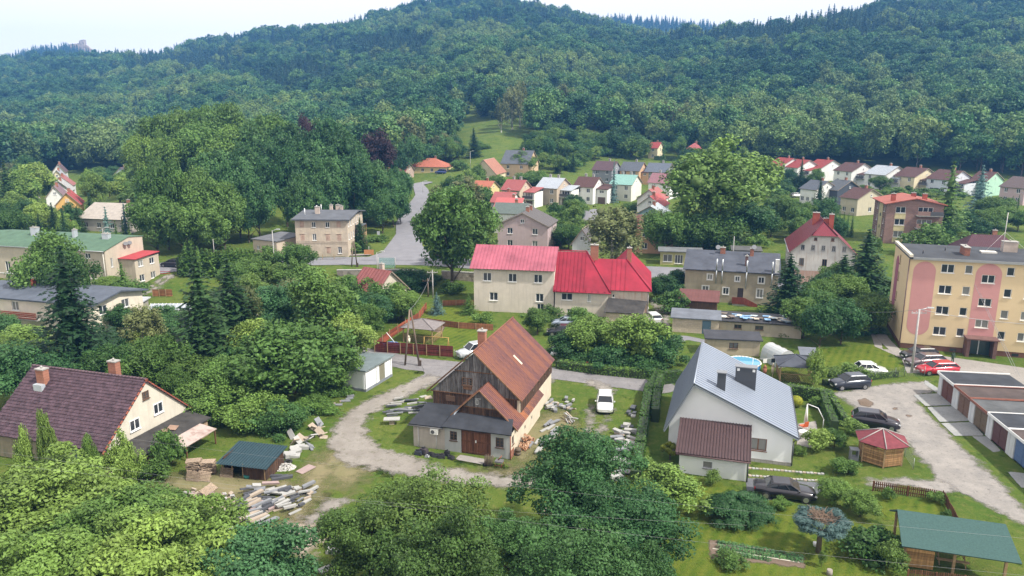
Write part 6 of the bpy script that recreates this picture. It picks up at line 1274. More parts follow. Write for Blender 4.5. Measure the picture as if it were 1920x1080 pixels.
row('bluespruce',[(196,388,158,40),(230,378,162,34)],'pair of blue spruces','blue spruce of the pair in front of the long pale roof')
row('column',[(215,415,150,14),(228,410,152,14),(240,415,150,14),(345,455,136,16),(357,458,135,16),(369,462,134,16)],'columnar thujas by the road at left','columnar thuja in the short row beside the road at left')
row('oak',[(1060,300,330,60),(1010,262,340,50),(1045,230,370,50),(985,285,280,50),(1000,320,262,60),(960,335,262,40),(1100,250,360,50),(1185,255,345,70),(1150,245,380,50),(900,265,350,36),(840,285,330,40),(860,300,300,30)],'garden trees above the row houses','broadleaf garden tree above the middle row of houses')
row('dark',[(1165,240,350,70),(1080,265,330,50),(770,260,300,50),(745,280,280,40),(800,270,310,50),(835,262,320,40)],'dark trees above the village street','dark tree above the upper end of the village street')
row('birch',[(757,215,330,50),(785,225,335,30),(960,160,410,36),(975,145,420,30),(1060,155,430,40),(940,180,400,24),(1285,190,390,30),(1255,185,395,30)],'pale birches at the edge of the wood','pale feathery birch at the edge of the wood')
row('spruce',[(888,240,330,36),(1060,275,300,22),(1075,285,296,18),(1045,290,290,18)],'dark firs above the middle houses','dark fir above the middle row of houses')
tree('bluespruce','small blue spruce in front of the plum-roofed upper house',1152,300,232,22)
row('oak',[(1060,385,212,36),(1040,395,205,40),(1035,420,180,40),(1055,430,170,40),(1075,415,180,30),(1050,455,165,50),(1210,365,230,30),(1180,380,212,40)],'garden trees below the middle row','small garden tree below the middle row of houses')
row('column',[(1048,388,205,8),(1056,386,205,8),(1064,385,205,9),(1072,384,205,9),(1080,384,205,9),(1245,270,330,12)],'clipped thujas in the gardens','slim clipped thuja in the middle gardens')
row('spruce',[(1505,298,260,26),(1540,335,200,40),(1470,300,262,20)],'firs between the right-hand houses','dark fir between the houses at right')
row('oak',[(1530,318,258,32),(1652,330,262,36),(1485,372,205,40),(1510,380,190,36),(1465,365,215,36),(1448,372,212,30),(1895,372,215,26)],'garden trees between the right-hand houses','light garden tree between the houses at right')
row('column',[(x,y,Y,10) for x,y,Y in ((1560,392,178),(1568,394,177),(1576,396,176),(1584,398,175),(1592,400,174),(1600,402,173),(1888,372,205),(1900,368,203),(1912,366,200))],'thuja screen at right','slim thuja of the screen beside the brick block')
row('bush',[(1240,480,148,30),(1290,440,160,60),(1350,445,158,50),(1420,440,160,40),(1530,455,150,40),(1640,440,150,24),(930,540,118,30)],'bushes among the middle houses','low bush among the houses of the middle distance')
# hedges
def hedge(name,label,pts,w,h,key='hedge',group=None,px=True,leaf=.1,dens=190,seed=1):
    P=[Vector(U(*p)) for p in pts] if px else [Vector(p) for p in pts];g=np.random.default_rng(seed);V=[];Qs=[];tn=[];off=0;core=MB()
    z0=Tf(P[0].x,P[0].y);t=thing(name,label,'hedge',P[0].x,P[0].y,0,group,z=z0)
    for a,b in zip(P[:-1],P[1:]):
        d=b-a;L=d.length;u=d/L;n=Vector((-u.y,u.x));zz=Tf((a.x+b.x)/2,(a.y+b.y)/2)-z0
        o=a-P[0];c=[(o+n*s*w*.46+u*q,) for s,q in ((-1,-w*.3),(-1,L+w*.3),(1,L+w*.3),(1,-w*.3))]
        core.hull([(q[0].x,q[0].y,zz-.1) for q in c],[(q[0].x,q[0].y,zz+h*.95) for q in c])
        k=int(dens*L*(w+2*h)/4);f=g.uniform(0,1,k);s=g.uniform(-.1*w,L+.1*w,k);side=np.where(f<w/(w+2*h),0,np.where(f<(w+h)/(w+2*h),1,-1));lat=np.where(side==0,g.uniform(-.5,.5,k)*w,side*w*.5*g.uniform(.92,1.08,k));z=np.where(side==0,h*g.uniform(.94,1.06,k),g.uniform(0,1,k)*h)
        PP=np.stack([o.x+u.x*s+n.x*lat,o.y+u.y*s+n.y*lat,zz+z],1);Nn=np.stack([n.x*side,n.y*side,(side==0)*1.],1)+g.normal(size=(k,3))*.45;Nn /= np.linalg.norm(Nn,axis=1)[:,None]
        v,q=leaf_quads(PP,Nn,leaf,g);V.append(v);Qs.append(q+off);off+=len(v);tn.append(np.repeat(g.uniform(.2,.9,k),4))
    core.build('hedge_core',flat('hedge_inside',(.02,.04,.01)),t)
    lnk('foliage',raw_mesh('foliage',np.concatenate(V),np.concatenate(Qs),np.zeros((0,3),int),np.concatenate(tn),[LM[key]]),t);return t
hedge('hedge','clipped hedge along the yard, outer one of the pair left of the white house',[(1232,716),(1215,745),(1207,800),(1200,850),(1192,905)],.9,1.25)
hedge('hedge','short clipped hedge beside the silver roof, inner one of the pair',[(1272,716),(1238,720),(1232,750),(1228,790)],.8,1.5,seed=2)
hedge('hedge','clipped hedge crossing the garden behind the silver-roofed house',[(1474,744),(1540,754)],.8,1.5,seed=3)
hedge('hedge','clipped hedge along the gravel yard, inner one of the pair',[(1541,752),(1549,780),(1563,812)],.7,1.4,seed=4)
hedge('hedge','clipped hedge along the gravel yard, outer one of the pair',[(1553,748),(1566,772),(1584,800)],.6,1.1,seed=5)
row('column',[(345+i*8.2,462+(i*37 % 9),135+(i % 3)*.4,32) for i in range(20)],'thujas of the tall screen by the road','tall thuja of the clipped screen by the road at left centre')
hedge('hedge','dense hedge body under the thujas by the road at left centre',[(340,512),(420,512),(505,508)],1.6,3.2,leaf=.28,dens=60,seed=6)
hedge('hedge','low leafy hedge along the lane beside the thicket',[(1050,690),(1120,700),(1200,708),(1232,706)],1.2,1.0,seed=7)
hedge('hedge','overgrown hedge along the car park fence',[(1545,722),(1600,716),(1680,706)],.5,.7,'light',seed=8)
hedge('hedge','dark hedge below the upper right houses',[(1450,400),(1500,404),(1545,408)],1.4,1.6,leaf=.2,dens=30,seed=9)
hedge('hedge','dark hedge above the orange house',[(1228,300),(1262,302),(1290,304)],1.4,2,leaf=.3,dens=14,seed=10)
# juniper mound and topiary spruce in the garden
X,Y=U(1393,990);t=thing('spreading_juniper','wide spreading dark green juniper shaped like a shell on the lawn','bush',X,Y+1.4)
g=np.random.default_rng(5);V=[];Qs=[];tn=[];off=0;tris=[]
for k in range(150):
    a=g.uniform(0,2*math.pi);r=math.sqrt(g.uniform(0,1));cx,cy=2.35*r*math.cos(a),1.9*r*math.sin(a);cz=1.75*(1-r**2.2)*(.8+.2*math.cos(a*2))+.35;rr=g.uniform(.35,.6);n=120
    D=g.normal(size=(n,3));D[:,2]=abs(D[:,2])*.6;D /= np.linalg.norm(D,axis=1)[:,None];c=np.array([cx,cy,cz]);out=np.array([math.cos(a),math.sin(a),-.3])
    PP=c+D*rr*np.array([1,1,.45])+out*g.uniform(0,.45,n)[:,None];Nn=D+g.normal(size=(n,3))*.3+np.array([0,0,.5]);Nn /= np.linalg.norm(Nn,axis=1)[:,None]
    v,q=leaf_quads(PP,Nn,.075,g,.4);V.append(v);Qs.append(q+off);off+=len(v);tn.append(np.repeat(np.clip(g.uniform(.1,.6)+g.uniform(-.2,.2,n),0,1),4))
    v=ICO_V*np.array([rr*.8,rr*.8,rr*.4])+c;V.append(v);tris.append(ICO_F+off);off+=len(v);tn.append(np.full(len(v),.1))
lnk('foliage',raw_mesh('foliage',np.concatenate(V),np.concatenate(Qs),np.concatenate(tris),np.concatenate(tn),[leafmat('juniper_green',(.045,.13,.045),(.06,.14,.04))]),t)
X,Y=U(1534,1036);t=thing('topiary_spruce','flat-topped blue spruce on a bare trunk with a nest of dead twigs on top','tree',X,Y,z=0)
V=[];Qs=[];tn=[];off=0;tris=[]
for k in range(110):
    a=g.uniform(0,2*math.pi);r=g.uniform(.62,1.0);lz=g.uniform(-.5,.35);cx,cy=1.75*r*math.cos(a),1.6*r*math.sin(a);cz=2.45+lz;rr=g.uniform(.28,.45);n=120
    D=g.normal(size=(n,3));D /= np.linalg.norm(D,axis=1)[:,None];c=np.array([cx*(1-.35*max(0,-lz)),cy*(1-.35*max(0,-lz)),cz]);PP=c+D*rr*np.array([1.1,1.1,.45]);Nn=D+g.normal(size=(n,3))*.4+np.array([0,0,.5]);Nn /= np.linalg.norm(Nn,axis=1)[:,None]
    v,q=leaf_quads(PP,Nn,.07,g,.4);V.append(v);Qs.append(q+off);off+=len(v);tn.append(np.repeat(np.clip(g.uniform(.2,.8)+g.uniform(-.2,.2,n),0,1),4))
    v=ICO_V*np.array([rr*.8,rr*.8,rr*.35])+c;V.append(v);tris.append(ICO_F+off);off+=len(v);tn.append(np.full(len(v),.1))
lnk('crown',raw_mesh('crown',np.concatenate(V),np.concatenate(Qs),np.concatenate(tris),np.concatenate(tn),[LM['blue']]),t)
q=MB();q.bar((0,0,-.2),(0,0,2.5),.2,n=9,r2=.15)
for i in range(7): a=i*.9;q.bar((0,0,1.6),(math.cos(a)*1.3,math.sin(a)*1.2,2.4),.06,r2=.03)
q.build('trunk',BARK,t);q=MB()
for i in range(150):
    a=random.uniform(0,6.28);r=random.uniform(0,.95);b=random.uniform(0,6.28);x,y=r*math.cos(a),r*math.sin(a);q.bar((x,y,2.55+random.uniform(0,.25)),(x+.5*math.cos(b),y+.5*math.sin(b),2.75+random.uniform(0,.35)),.018,n=4)
q.build('dead_twigs',mat('dead_twigs',(.2,.14,.1),amt=.4),t,stuff=True)
# rhododendron with yellow-green heads, yellow ball bush
X,Y=U(1256,862);t=thing('golden_thuja','golden-green bush of round clipped heads beside the white garage','bush',X,Y)
V=[];Qs=[];tn=[];off=0;tris=[]
for k in range(22):
    a=g.uniform(0,6.28);r=math.sqrt(g.uniform(0,1))*.8;c=np.array([r*math.cos(a),r*math.sin(a),.6+1.0*(1-r)+g.uniform(-.1,.2)]);n=160;D=g.normal(size=(n,3));D /= np.linalg.norm(D,axis=1)[:,None]
    v,q=leaf_quads(c+D*.25,D,.05,g);V.append(v);Qs.append(q+off);off+=len(v);tn.append(np.repeat(g.uniform(.1,.9,n),4));v=ICO_V*.24+c;V.append(v);tris.append(ICO_F+off);off+=len(v);tn.append(np.full(len(v),.4))
lnk('foliage',raw_mesh('foliage',np.concatenate(V),np.concatenate(Qs),np.concatenate(tris),np.concatenate(tn),[leafmat('golden_leaf',(.16,.2,.02),(.18,.2,.02))]),t);q=MB();q.bar((0,0,-.1),(0,0,1),.08);q.build('trunk',BARK,t)
X,Y=U(1492,762);t=thing('yellow_bush','bright yellow clipped ball bush behind the silver-roofed house','bush',X,Y);n=1500;D=g.normal(size=(n,3));D /= np.linalg.norm(D,axis=1)[:,None];v,q=leaf_quads(D*np.array([.7,.7,.6])+np.array([0,0,.6]),D,.06,g)
lnk('foliage',raw_mesh('foliage',np.concatenate([v,ICO_V*np.array([.68,.68,.58])+np.array([0,0,.6])]),q,ICO_F+len(v),np.concatenate([g.uniform(0,1,4*n),np.full(len(ICO_V),.5)]),[LM['yellow']]),t)
# ------------------------------------------------------------------ the forest
def fproto(key,kind,m,n,**kw):
    for i in range(n):
        me=(conifer_mesh if kind=='c' else crown_mesh)('crown',LM[m],900+i*13+ord(key[0]),**kw);tm=trunk_mesh('trunk',kw['H'],.15,kw['W_'],BIRCHB if key=='birchf' else BARK,i,0 if kind=='c' else 4,.02)
        PROTO.setdefault(key,[]).append((me,tm,kw['W_'],kw['H']))
fproto('forest','b','for1',4,W_=12.5,H=15.,nc=36,nl=80,leaf=.5,cr=.15,base=.12,lobes=5,flatz=.8)
fproto('birchf','b','for2',2,W_=8,H=17.,nc=30,nl=70,leaf=.42,cr=.17,base=.12,flatz=1.25,droop=1.2)
fproto('firf','c','for3',3,W_=8,H=14.5,lev=14,per=11,leaf=.6,dens=11)
fproto('lightf','b','for4',2,W_=11.5,H=14.,nc=36,nl=80,leaf=.46,cr=.15,base=.1,lobes=6,flatz=.9)
fproto('darkf','b','for5',2,W_=13,H=16.,nc=36,nl=80,leaf=.5,cr=.15,base=.1,lobes=5,flatz=.75)
g=np.random.default_rng(11)
def forest_points():
    pts=[];Y=285.0
    while Y<2080:
        sp=9.6 if Y<700 else 9.6+(Y-700)*.004;xw=Y*.80;xs=np.arange(-xw,xw,sp);xs=xs+g.uniform(-.42,.42,len(xs))*sp;ys=Y+g.uniform(-.42,.42,len(xs))*sp;pts.append(np.stack([xs,ys],1))
        Y+=sp*.92 if not (1420<Y<1800) else sp*2.4
    P=np.concatenate(pts);c=960+1437*P[:,0]/P[:,1]
    start=np.interp(c,[-200,0,120,250,300,480,700,760,850,1010,1020,1120,1250,1300,1420,1440,1700,1920,2200],[330,330,370,330,300,285,300,330,372,372,385,400,385,345,345,338,322,300,280])
    keep=(P[:,1]>start+g.uniform(-4,6,len(P)))
    meadow=(c>852) & (c<1012-(P[:,1]-372)*.25) & (P[:,1]<452) & (P[:,1]>350);meadow |= (c>868) & (c<892) & (P[:,1]<560) & (P[:,1]>440)
    keep &= ~meadow;P=P[keep];c=c[keep];return P,c
P,c=forest_points();Z=T(P[:,0],P[:,1]);n=len(P)
noise=np.sin(P[:,0]*.013+1)*np.cos(P[:,1]*.011+.5)+.6*np.sin(P[:,0]*.037+P[:,1]*.029)+g.normal(size=n)*.45
fir_p=np.clip((P[:,1]-420)/700,0,.8)+np.where((c>1400) & (P[:,1]>560),.3,0)
birch_p=.10+.35*((c>1450) & (P[:,1]>370) & (P[:,1]<520))+.25*((c<320) & (P[:,1]<560))+.2*((c>900) & (c<1100) & (P[:,1]<430))
kind=np.where(noise>1.15-1.6*fir_p,2,np.where((np.sin(P[:,0]*.05-P[:,1]*.02)+g.normal(size=n)*.6)>1.5-2.4*birch_p,1,0))
kind=np.where((P[:,1]>1700) | ((P[:,1]>1150) & (g.uniform(size=n)<.45)),2,kind)
pn=np.sin(P[:,0]*.019+P[:,1]*.008+2)+np.sin(P[:,1]*.023-P[:,0]*.011)+g.normal(size=n)*.55
kind=np.where((kind==0) & (pn>.75),3,np.where((kind==0) & (pn<-.6),4,kind))
scale=g.uniform(.7,1.45,n)*np.where(P[:,1]<420,1.08,1.0);rz_=g.uniform(0,6.28,n)
first=[]
for k,m_ in ((0,4),(1,2),(2,3),(3,2),(4,2)):
    ii=np.where((kind==k))[0];ii=ii[np.argsort(P[ii,1])]
    for j in range(m_): first.append([i for i in ii if i % m_==j][0])
vis=np.array(sorted(set(np.argsort(P[:,1])[:50]) | set(first)));mask=np.zeros(n,bool);mask[vis]=True
FL_={0: ('forest','broadleaf_tree','broadleaf tree on the front edge of the wood'),1: ('birchf','birch_tree','pale birch on the front edge of the wood'),2: ('firf','spruce_tree','dark spruce on the front edge of the wood'),3: ('lightf','broadleaf_tree','light green broadleaf tree on the front edge of the wood'),4: ('darkf','broadleaf_tree','deep green broadleaf tree on the front edge of the wood')}
SRC={}
for i in vis:
    key,nm,lab=FL_[int(kind[i])];pr=PROTO[key];j=i % len(pr);me,tm,W0,H0=pr[j];side=('at the far left' if c[i]<480 else 'left of the meadow' if c[i]<860 else 'above the middle houses' if c[i]<1400 else 'behind the right-hand terrace')
    t=thing(nm,lab+' '+side,'tree',P[i,0],P[i,1],rz_[i],'trees on the edge of the wood '+side,z=Z[i]);s=scale[i];o=lnk('crown',me,t,sc=(s,s,s*1.05));lnk('trunk',tm,t,sc=(s,s,s*1.05))
    SRC.setdefault((int(kind[i]),j),o)
flatp=[(k,j) for k in range(5) for j in range(len(PROTO[FL_[k][0]]))]
have=[q for q in flatp if q in SRC];print('forest prototypes',len(have),'of',len(flatp),'points',n)
idx=np.zeros(n,int)
for k in range(5):
    opts=[have.index(q) for q in have if q[0]==k] or [0];m_=kind==k;idx[m_]=np.array(opts)[g.integers(0,len(opts),m_.sum())]
R_=~mask;me=bpy.data.meshes.new('forest');Pz=np.stack([P[R_,0],P[R_,1],Z[R_]-.3],1);me.vertices.add(len(Pz));me.vertices.foreach_set('co',Pz.astype(np.float32).ravel())
for nm,typ,arr in (('tree_scale','FLOAT',scale[R_]*(1+np.clip((Pz[:,1]-900)/4000,0,.25))),('tree_turn','FLOAT',rz_[R_]),('tree_kind','INT',idx[R_])):
    a=me.attributes.new(nm,typ,'POINT');a.data.foreach_set('value',arr.astype(np.float32 if typ=='FLOAT' else np.int32))
fo=lnk('forest',me);fo['kind']='stuff';fo['label']='mixed wood of broadleaf trees, birches and spruces covering the hills'
ng=bpy.data.node_groups.new('forest_scatter','GeometryNodeTree');ng.interface.new_socket('Geometry',in_out='INPUT',socket_type='NodeSocketGeometry');ng.interface.new_socket('Geometry',in_out='OUTPUT',socket_type='NodeSocketGeometry')
gi=ng.nodes.new('NodeGroupInput');go=ng.nodes.new('NodeGroupOutput');jn=ng.nodes.new('GeometryNodeJoinGeometry');ip=ng.nodes.new('GeometryNodeInstanceOnPoints')
for q in reversed(have):
    oi=ng.nodes.new('GeometryNodeObjectInfo');oi.transform_space='ORIGINAL';oi.inputs['Object'].default_value=SRC[q];oi.inputs['As Instance'].default_value=True;ng.links.new(oi.outputs['Geometry'],jn.inputs[0])
def attr(nm,typ):
    a=ng.nodes.new('GeometryNodeInputNamedAttribute');a.data_type=typ;a.inputs['Name'].default_value=nm;return a.outputs['Attribute']
cx=ng.nodes.new('ShaderNodeCombineXYZ');ng.links.new(attr('tree_turn','FLOAT'),cx.inputs[2]);cs=ng.nodes.new('ShaderNodeCombineXYZ');sc_=attr('tree_scale','FLOAT')
for i in range(3): ng.links.new(sc_,cs.inputs[i])
ip.inputs['Pick Instance'].default_value=True;ng.links.new(gi.outputs[0],ip.inputs['Points']);ng.links.new(jn.outputs[0],ip.inputs['Instance']);ng.links.new(attr('tree_kind','INT'),ip.inputs['Instance Index'])
ng.links.new(cx.outputs[0],ip.inputs['Rotation']);ng.links.new(cs.outputs[0],ip.inputs['Scale']);ng.links.new(ip.outputs[0],go.inputs[0])
md=fo.modifiers.new('scatter','NODES');md.node_group=ng
# ------------------------------------------------------------------ vehicles
BLACKP=flat('tyre_rubber',(.02,.02,.02),.8);RIMM=flat('alloy_rim',(.4,.41,.43),.3,.8);LAMP=flat('headlight_glass',(.6,.62,.65),.15);TAIL=flat('tail_light',(.3,.01,.01),.2)
CARG=flat('car_glass',(.015,.018,.022),.05)
def paint(name,c):
    m,t,b=_new(name);b.inputs['Base Color'].default_value=(*c,1);b.inputs['Roughness'].default_value=.32;b.inputs['Coat Weight'].default_value=.7;b.inputs['Coat Roughness'].default_value=.06;b.inputs['Metallic'].default_value=.25;return m
def loft(q,secs,mi=0):
    """secs: list of closed rings (same count); skin them"""
    n=len(q.v);k=len(secs[0]);[q.v.extend([tuple(p) for p in s]) for s in secs]
    for a in range(len(secs)-1):
        for i in range(k): j=(i+1) % k;q.f.append((n+a*k+i,n+a*k+j,n+(a+1)*k+j,n+(a+1)*k+i));q.m.append(mi);q.sm.append(True)
    q.f.append(tuple(n+i for i in range(k-1,-1,-1)));q.m.append(mi);q.sm.append(False);q.f.append(tuple(n+(len(secs)-1)*k+i for i in range(k)));q.m.append(mi);q.sm.append(False)
CARS={}
def car(label,px,py,rz,col,shape='wagon',z=None,L=4.4,H=1.48):
    """car standing at the photo pixel (middle of its footprint); rz = direction of its nose in degrees"""
    X,Y=U(px,py);t=thing('parked_car',label,'car',X,Y,R(rz),'cars',z=z);W=.88;pm=paint('car_paint',col)
    hood={'wagon': 1.02,'saloon': .98,'hatch': 1.0,'suv': 1.12,'van': 1.15}[shape];H={'suv': 1.64,'van': 1.85,'saloon': 1.42}.get(shape,H);bl=hood+.02
    a=L/2;back={'wagon': -a+.12,'saloon': -a+.85,'hatch': -a+.15,'suv': -a+.15,'van': -a+.1}[shape]
    def ring(x,w,z0,z1): return [(x,-w,z0+.08),(x,-w*1.0,(z0+z1)/2+.05),(x,-w*.93,z1-.03),(x,-w*.55,z1+.015),(x,w*.55,z1+.015),(x,w*.93,z1-.03),(x,w,(z0+z1)/2+.05),(x,w,z0+.08),(x,w*.8,z0),(x,-w*.8,z0)]
    q=MB();loft(q,[ring(-a,W*.82,.42,bl-.1 if shape != 'saloon' else bl-.02),ring(-a+.12,W*.93,.25,bl+.02),ring(-a*.5,W,.2,bl+.04),ring(0,W,.2,bl),ring(a*.42,W,.2,hood-.02),ring(a*.75,W*.96,.22,hood-.12),ring(a-.12,W*.88,.28,hood-.26),ring(a,W*.74,.36,hood-.4)]);q.build('body',pm,t)
    def cab(x,w,z0,z1): return [(x,-w,z0),(x,-w*.86,z1),(x,w*.86,z1),(x,w,z0)]
    ws=a*.46;rf=ws-.72;rb=back+(.5 if shape != 'van' else .15)
    def kab(dz,dw): 
        return [(back,-W*.9*dw,bl),(rb,-W*.74*dw,H-.05+dz),(rf,-W*.74*dw,H-.03+dz),(ws,-W*.88*dw,bl-.02)],[(back,W*.9*dw,bl),(rb,W*.74*dw,H-.05+dz),(rf,W*.74*dw,H-.03+dz),(ws,W*.88*dw,bl-.02)]
    l,r=kab(0,1);q=MB();q.face([l[0],l[3],l[2],l[1]]);q.face([r[0],r[1],r[2],r[3]]);q.face([l[2],l[3],r[3],r[2]]);q.face([l[1],r[1],r[0],l[0]]);q.build('window',CARG,t)
    q=MB();y=W*.78;q.hull([(rb-.06,-y,H-.07),(rf+.1,-y,H-.05),(rf+.1,y,H-.05),(rb-.06,y,H-.07)],[(rb+.1,-y*.88,H+.01),(rf-.05,-y*.88,H+.03),(rf-.05,y*.88,H+.03),(rb+.1,y*.88,H+.01)]);q.build('roof',pm,t)
    q=MB()
    for s in (-1,1):
        for x0,x1 in ((back,rb),(ws,rf)): q.bar((x0,s*W*.9,bl-.02),(x1,s*W*.76,H-.04),.04,n=4)
        for f in (.36,.7): x0=back+(ws-back)*f;q.bar((x0,s*W*.905,bl-.02),(rb+(rf-rb)*f,s*W*.765,H-.04),.03,n=4)
    q.build('pillars',pm,t)
    for s in (-1,1):
        for x in (a*.64,-a*.62):
            q=MB();q.bar((x,s*(W-.17),.33),(x,s*(W+.02),.33),.33,n=18);wh=q.build('wheel',BLACKP,t);q=MB();q.bar((x,s*(W+.015),.33),(x,s*(W+.035),.33),.21,n=12);q.build('rim',RIMM,wh)
        q=MB();q.obox((a-.16,s*W*.66,hood-.36),(.2,.34,.14),s*-.35,.5);q.build('headlight',LAMP,t);q=MB();q.obox((-a+.05,s*W*.72,bl-.16),(.1,.26,.2));q.build('tail_light',TAIL,t)
        q=MB();q.obox((ws-.12,s*(W+.09),bl+.02),(.12,.16,.12));q.build('mirror',pm,t)
    q=MB();q.box(a-.06,a+.005,-.26,.26,.38,.5);q.build('number_plate',WFR,t);q=MB();q.box(a-.1,a-.02,-.42,.42,hood-.5,hood-.38);q.build('grille',BLACKP,t);return t
CW=(.68,.69,.68)
car('white hatchback parked nose-on on the grass track right of the barn',1134,764,-97,CW,'hatch')
car('silver van parked at the gate behind the barn roof',889,668,-150,(.5,.53,.56),'van',L=4.6)
car('silver-blue estate car parked above the black one beside the red-roofed house',1062,612,172,(.3,.36,.45),'wagon');car('black estate car parked in front of the silver-blue one beside the red-roofed house',1054,628,176,(.015,.018,.025),'wagon')
car('dark blue-black off-roader parked on the grass by the overgrown fence',1592,727,-172,(.018,.024,.04),'suv');car('small white car overgrown by the hedge at the car park fence',1632,702,-10,CW,'hatch',L=3.7)
car('black crossover parked on the grass edge of the gravel yard',1640,800,-22,(.015,.013,.022),'suv')
car('black car parked closest to the yellow apartment block',1722,672,184,(.02,.02,.022),'wagon');car('grey-purple estate car, middle one in front of the yellow block',1733,685,186,(.14,.11,.12),'wagon',L=4.7);car('bright red estate car parked in front of the yellow block',1756,700,184,(.45,.01,.03),'wagon',L=4.7)
car('black saloon on the dark driveway beside the white house',1470,931,-14,(.015,.013,.018),'saloon',L=4.8);car('pale car half hidden at the track beside the red-roofed house',1223,603,100,CW,'hatch')
car('dark car on the main road behind the green-roofed building',324,500,170,(.02,.02,.03),'wagon');car('white car parked in the side street at far left',42,378,20,CW,'hatch');car('blue van in the yard of the yellow bungalow',826,326,160,(.03,.06,.2),'van');car('white car in the driveway right of the tall ashes',1494,370,10,CW,'wagon')
# ------------------------------------------------------------------ fences
MARB=mat('maroon_boards',(.16,.03,.03),.75,'grain',.15,3)
def board_fence(name,label,pts,h,m,post=2.2,horiz=True,bw=.16,cat='fence',postm=None,zs=None,gap=.02):
    P=[Vector(U(*p)) for p in pts];t=thing(name,label,cat,P[0].x,P[0].y);z0=t.location.z
    for a,b in zip(P[:-1],P[1:]):
        d=b-a;L=d.length;k=max(1,round(L/post));an=math.atan2(d.y,d.x)
        for i in range(k):
            s=a+d*(i/k)-P[0];w=L/k;zz=Tf(P[0].x+s.x,P[0].y+s.y)-z0
            q=MB();q.box(-.05,.05,-.09,-.03,-.2,h+.08);q.build('post',postm or WOODL,t,(s.x,s.y,zz),an)
            if horiz:
                for j in range(int(h/bw)): q=MB();q.box(.03,w-.03,-.02,.02,.06+j*bw,.06+(j+1)*bw-gap);q.build('board',m,t,(s.x,s.y,zz),an)
            else:
                for j in range(int(w/bw)): hh=h+.06*math.sin(math.pi*(j+.5)/(w/bw));q=MB();q.box(j*bw+gap,(j+1)*bw-gap,-.015,.015,.05,hh);q.build('picket',m,t,(s.x,s.y,zz),an)
                for z in (.25,h-.25): q=MB();q.box(0,w,.02,.06,z,z+.07);q.build('rail',m,t,(s.x,s.y,zz),an)
    return t
board_fence('board_fence','maroon slatted board fence along the lane',[(703,660),(850,670)],1.45,MARB,1.9,True,.24)
board_fence('board_fence','red-brown board fence running back from the lane corner',[(703,658),(730,636),(760,616),(785,600),(800,580)],1.4,mat('red_brown_fence',(.33,.09,.05),.8,'grain',.2,3),2.4,True,.28)
board_fence('board_fence','orange-brown garden fence crossing behind the lawn',[(800,608),(860,616),(925,620)],.9,mat('orange_fence',(.35,.15,.08),.8,'grain',.2,3),2.4,True,.3)
board_fence('board_fence','orange-brown garden fence farther back by the retaining wall',[(830,574),(880,572),(925,580)],.9,mat('orange_fence',(.35,.15,.08),.8,'grain',.2,3),2.4,True,.3)
BRP=mat('brown_pickets',(.17,.08,.045),.8,'grain',.2,3)
board_fence('picket_fence','brown picket fence between the small lawn and the gravel track',[(1636,920),(1768,940)],.85,BRP,2.1,False,.15,postm=BRP,gap=.03)
board_fence('picket_fence','brown picket fence falling away along the right side of the small lawn',[(1768,940),(1805,1010)],.85,BRP,2.0,False,.15,postm=BRP,gap=.03)
board_fence('picket_fence','brown picket fence in front of the green-roofed pavilion',[(1700,1092),(1860,1110)],.95,BRP,2.0,False,.13,postm=BRP,gap=.025)
board_fence('board_fence','short orange slatted screen above the greenhouse',[(287,556),(324,556)],1.2,mat('orange_fence',(.35,.15,.08),.8,'grain',.2,3),1.3,True,.24)
board_fence('railing','low iron railing along the pavement of the corner house',[(562,488),(648,486)],1.0,flat('iron',(.08,.08,.08)),2,True,.45,gap=.38)
board_fence('road_barrier','red and white road barrier at the track by the thuja hedge',[(272,514),(320,514)],.9,mat('red_barrier',(.35,.06,.05)),2,True,.4,gap=.3)
def wire_fence(label,pts,h=1.2,n=8):
    P=[Vector(U(*p)) for p in pts];t=thing('wire_fence',label,'fence',P[0].x,P[0].y);m=flat('fence_post',(.3,.33,.32),.5,.4);z0=t.location.z
    for a,b in zip(P[:-1],P[1:]):
        L=(b-a).length;k=max(1,round(L/2.4))
        for i in range(k+1):
            s=a+(b-a)*(i/k)-P[0];q=MB();q.bar((s.x,s.y,-.1),(s.x,s.y,h+.05),.035,n=5);q.build('post',m,t)
        q=MB();s,e=a-P[0],b-P[0]
        for j in range(n): z=.08+j*(h-.1)/(n-1);q.bar((s.x,s.y,z),(e.x,e.y,z),.007,n=3)
        for j in range(int(L/.25)): f=j*.25/L;p=s+(e-s)*f;q.bar((p.x,p.y,.08),(p.x,p.y,h-.02),.006,n=3)
        q.build('wire_mesh',m,t,stuff=True)
wire_fence('wire mesh fence with grey posts between car park and gravel yard',[(1640,712),(1678,708),(1695,706),(1733,706)]);wire_fence('wire mesh fence descending beside the hexagonal gazebo',[(1682,832),(1712,880)],1.0)
wire_fence('dark wire gate and fence behind the barn',[(852,672),(884,680)],1.1)
# retaining wall along the main road
def stone_wall(label,pts,h,m,th=.5,zb=0.0):
    P=[Vector(U(*p)) for p in pts];t=thing('retaining_wall',label,'wall',P[0].x,P[0].y,z=zb)
    for a,b in zip(P[:-1],P[1:]):
        q=MB();d=b-a;L=d.length;an=math.atan2(d.y,d.x);s=a-P[0];q.box(0,L,0,th,-.5,h);q.build('wall',m,t,(s.x,s.y,0),an)
        q=MB();q.box(-.03,L+.03,-.06,th+.06,h+.001,h+.14);q.build('coping',CONC,t,(s.x,s.y,0),an);q=MB();rr=random.Random(3);z=0
        while z<h-.2:
            x=rr.uniform(0,.3);hh=rr.uniform(.2,.32)
            while x<L-.6: w=rr.uniform(.3,.7);q.box(x,x+w-.04,-rr.uniform(.02,.07),.01,z,z+hh-.04);x+=w
            z+=hh
        q.build('stones',m,t,(s.x,s.y,0),an,stuff=True)
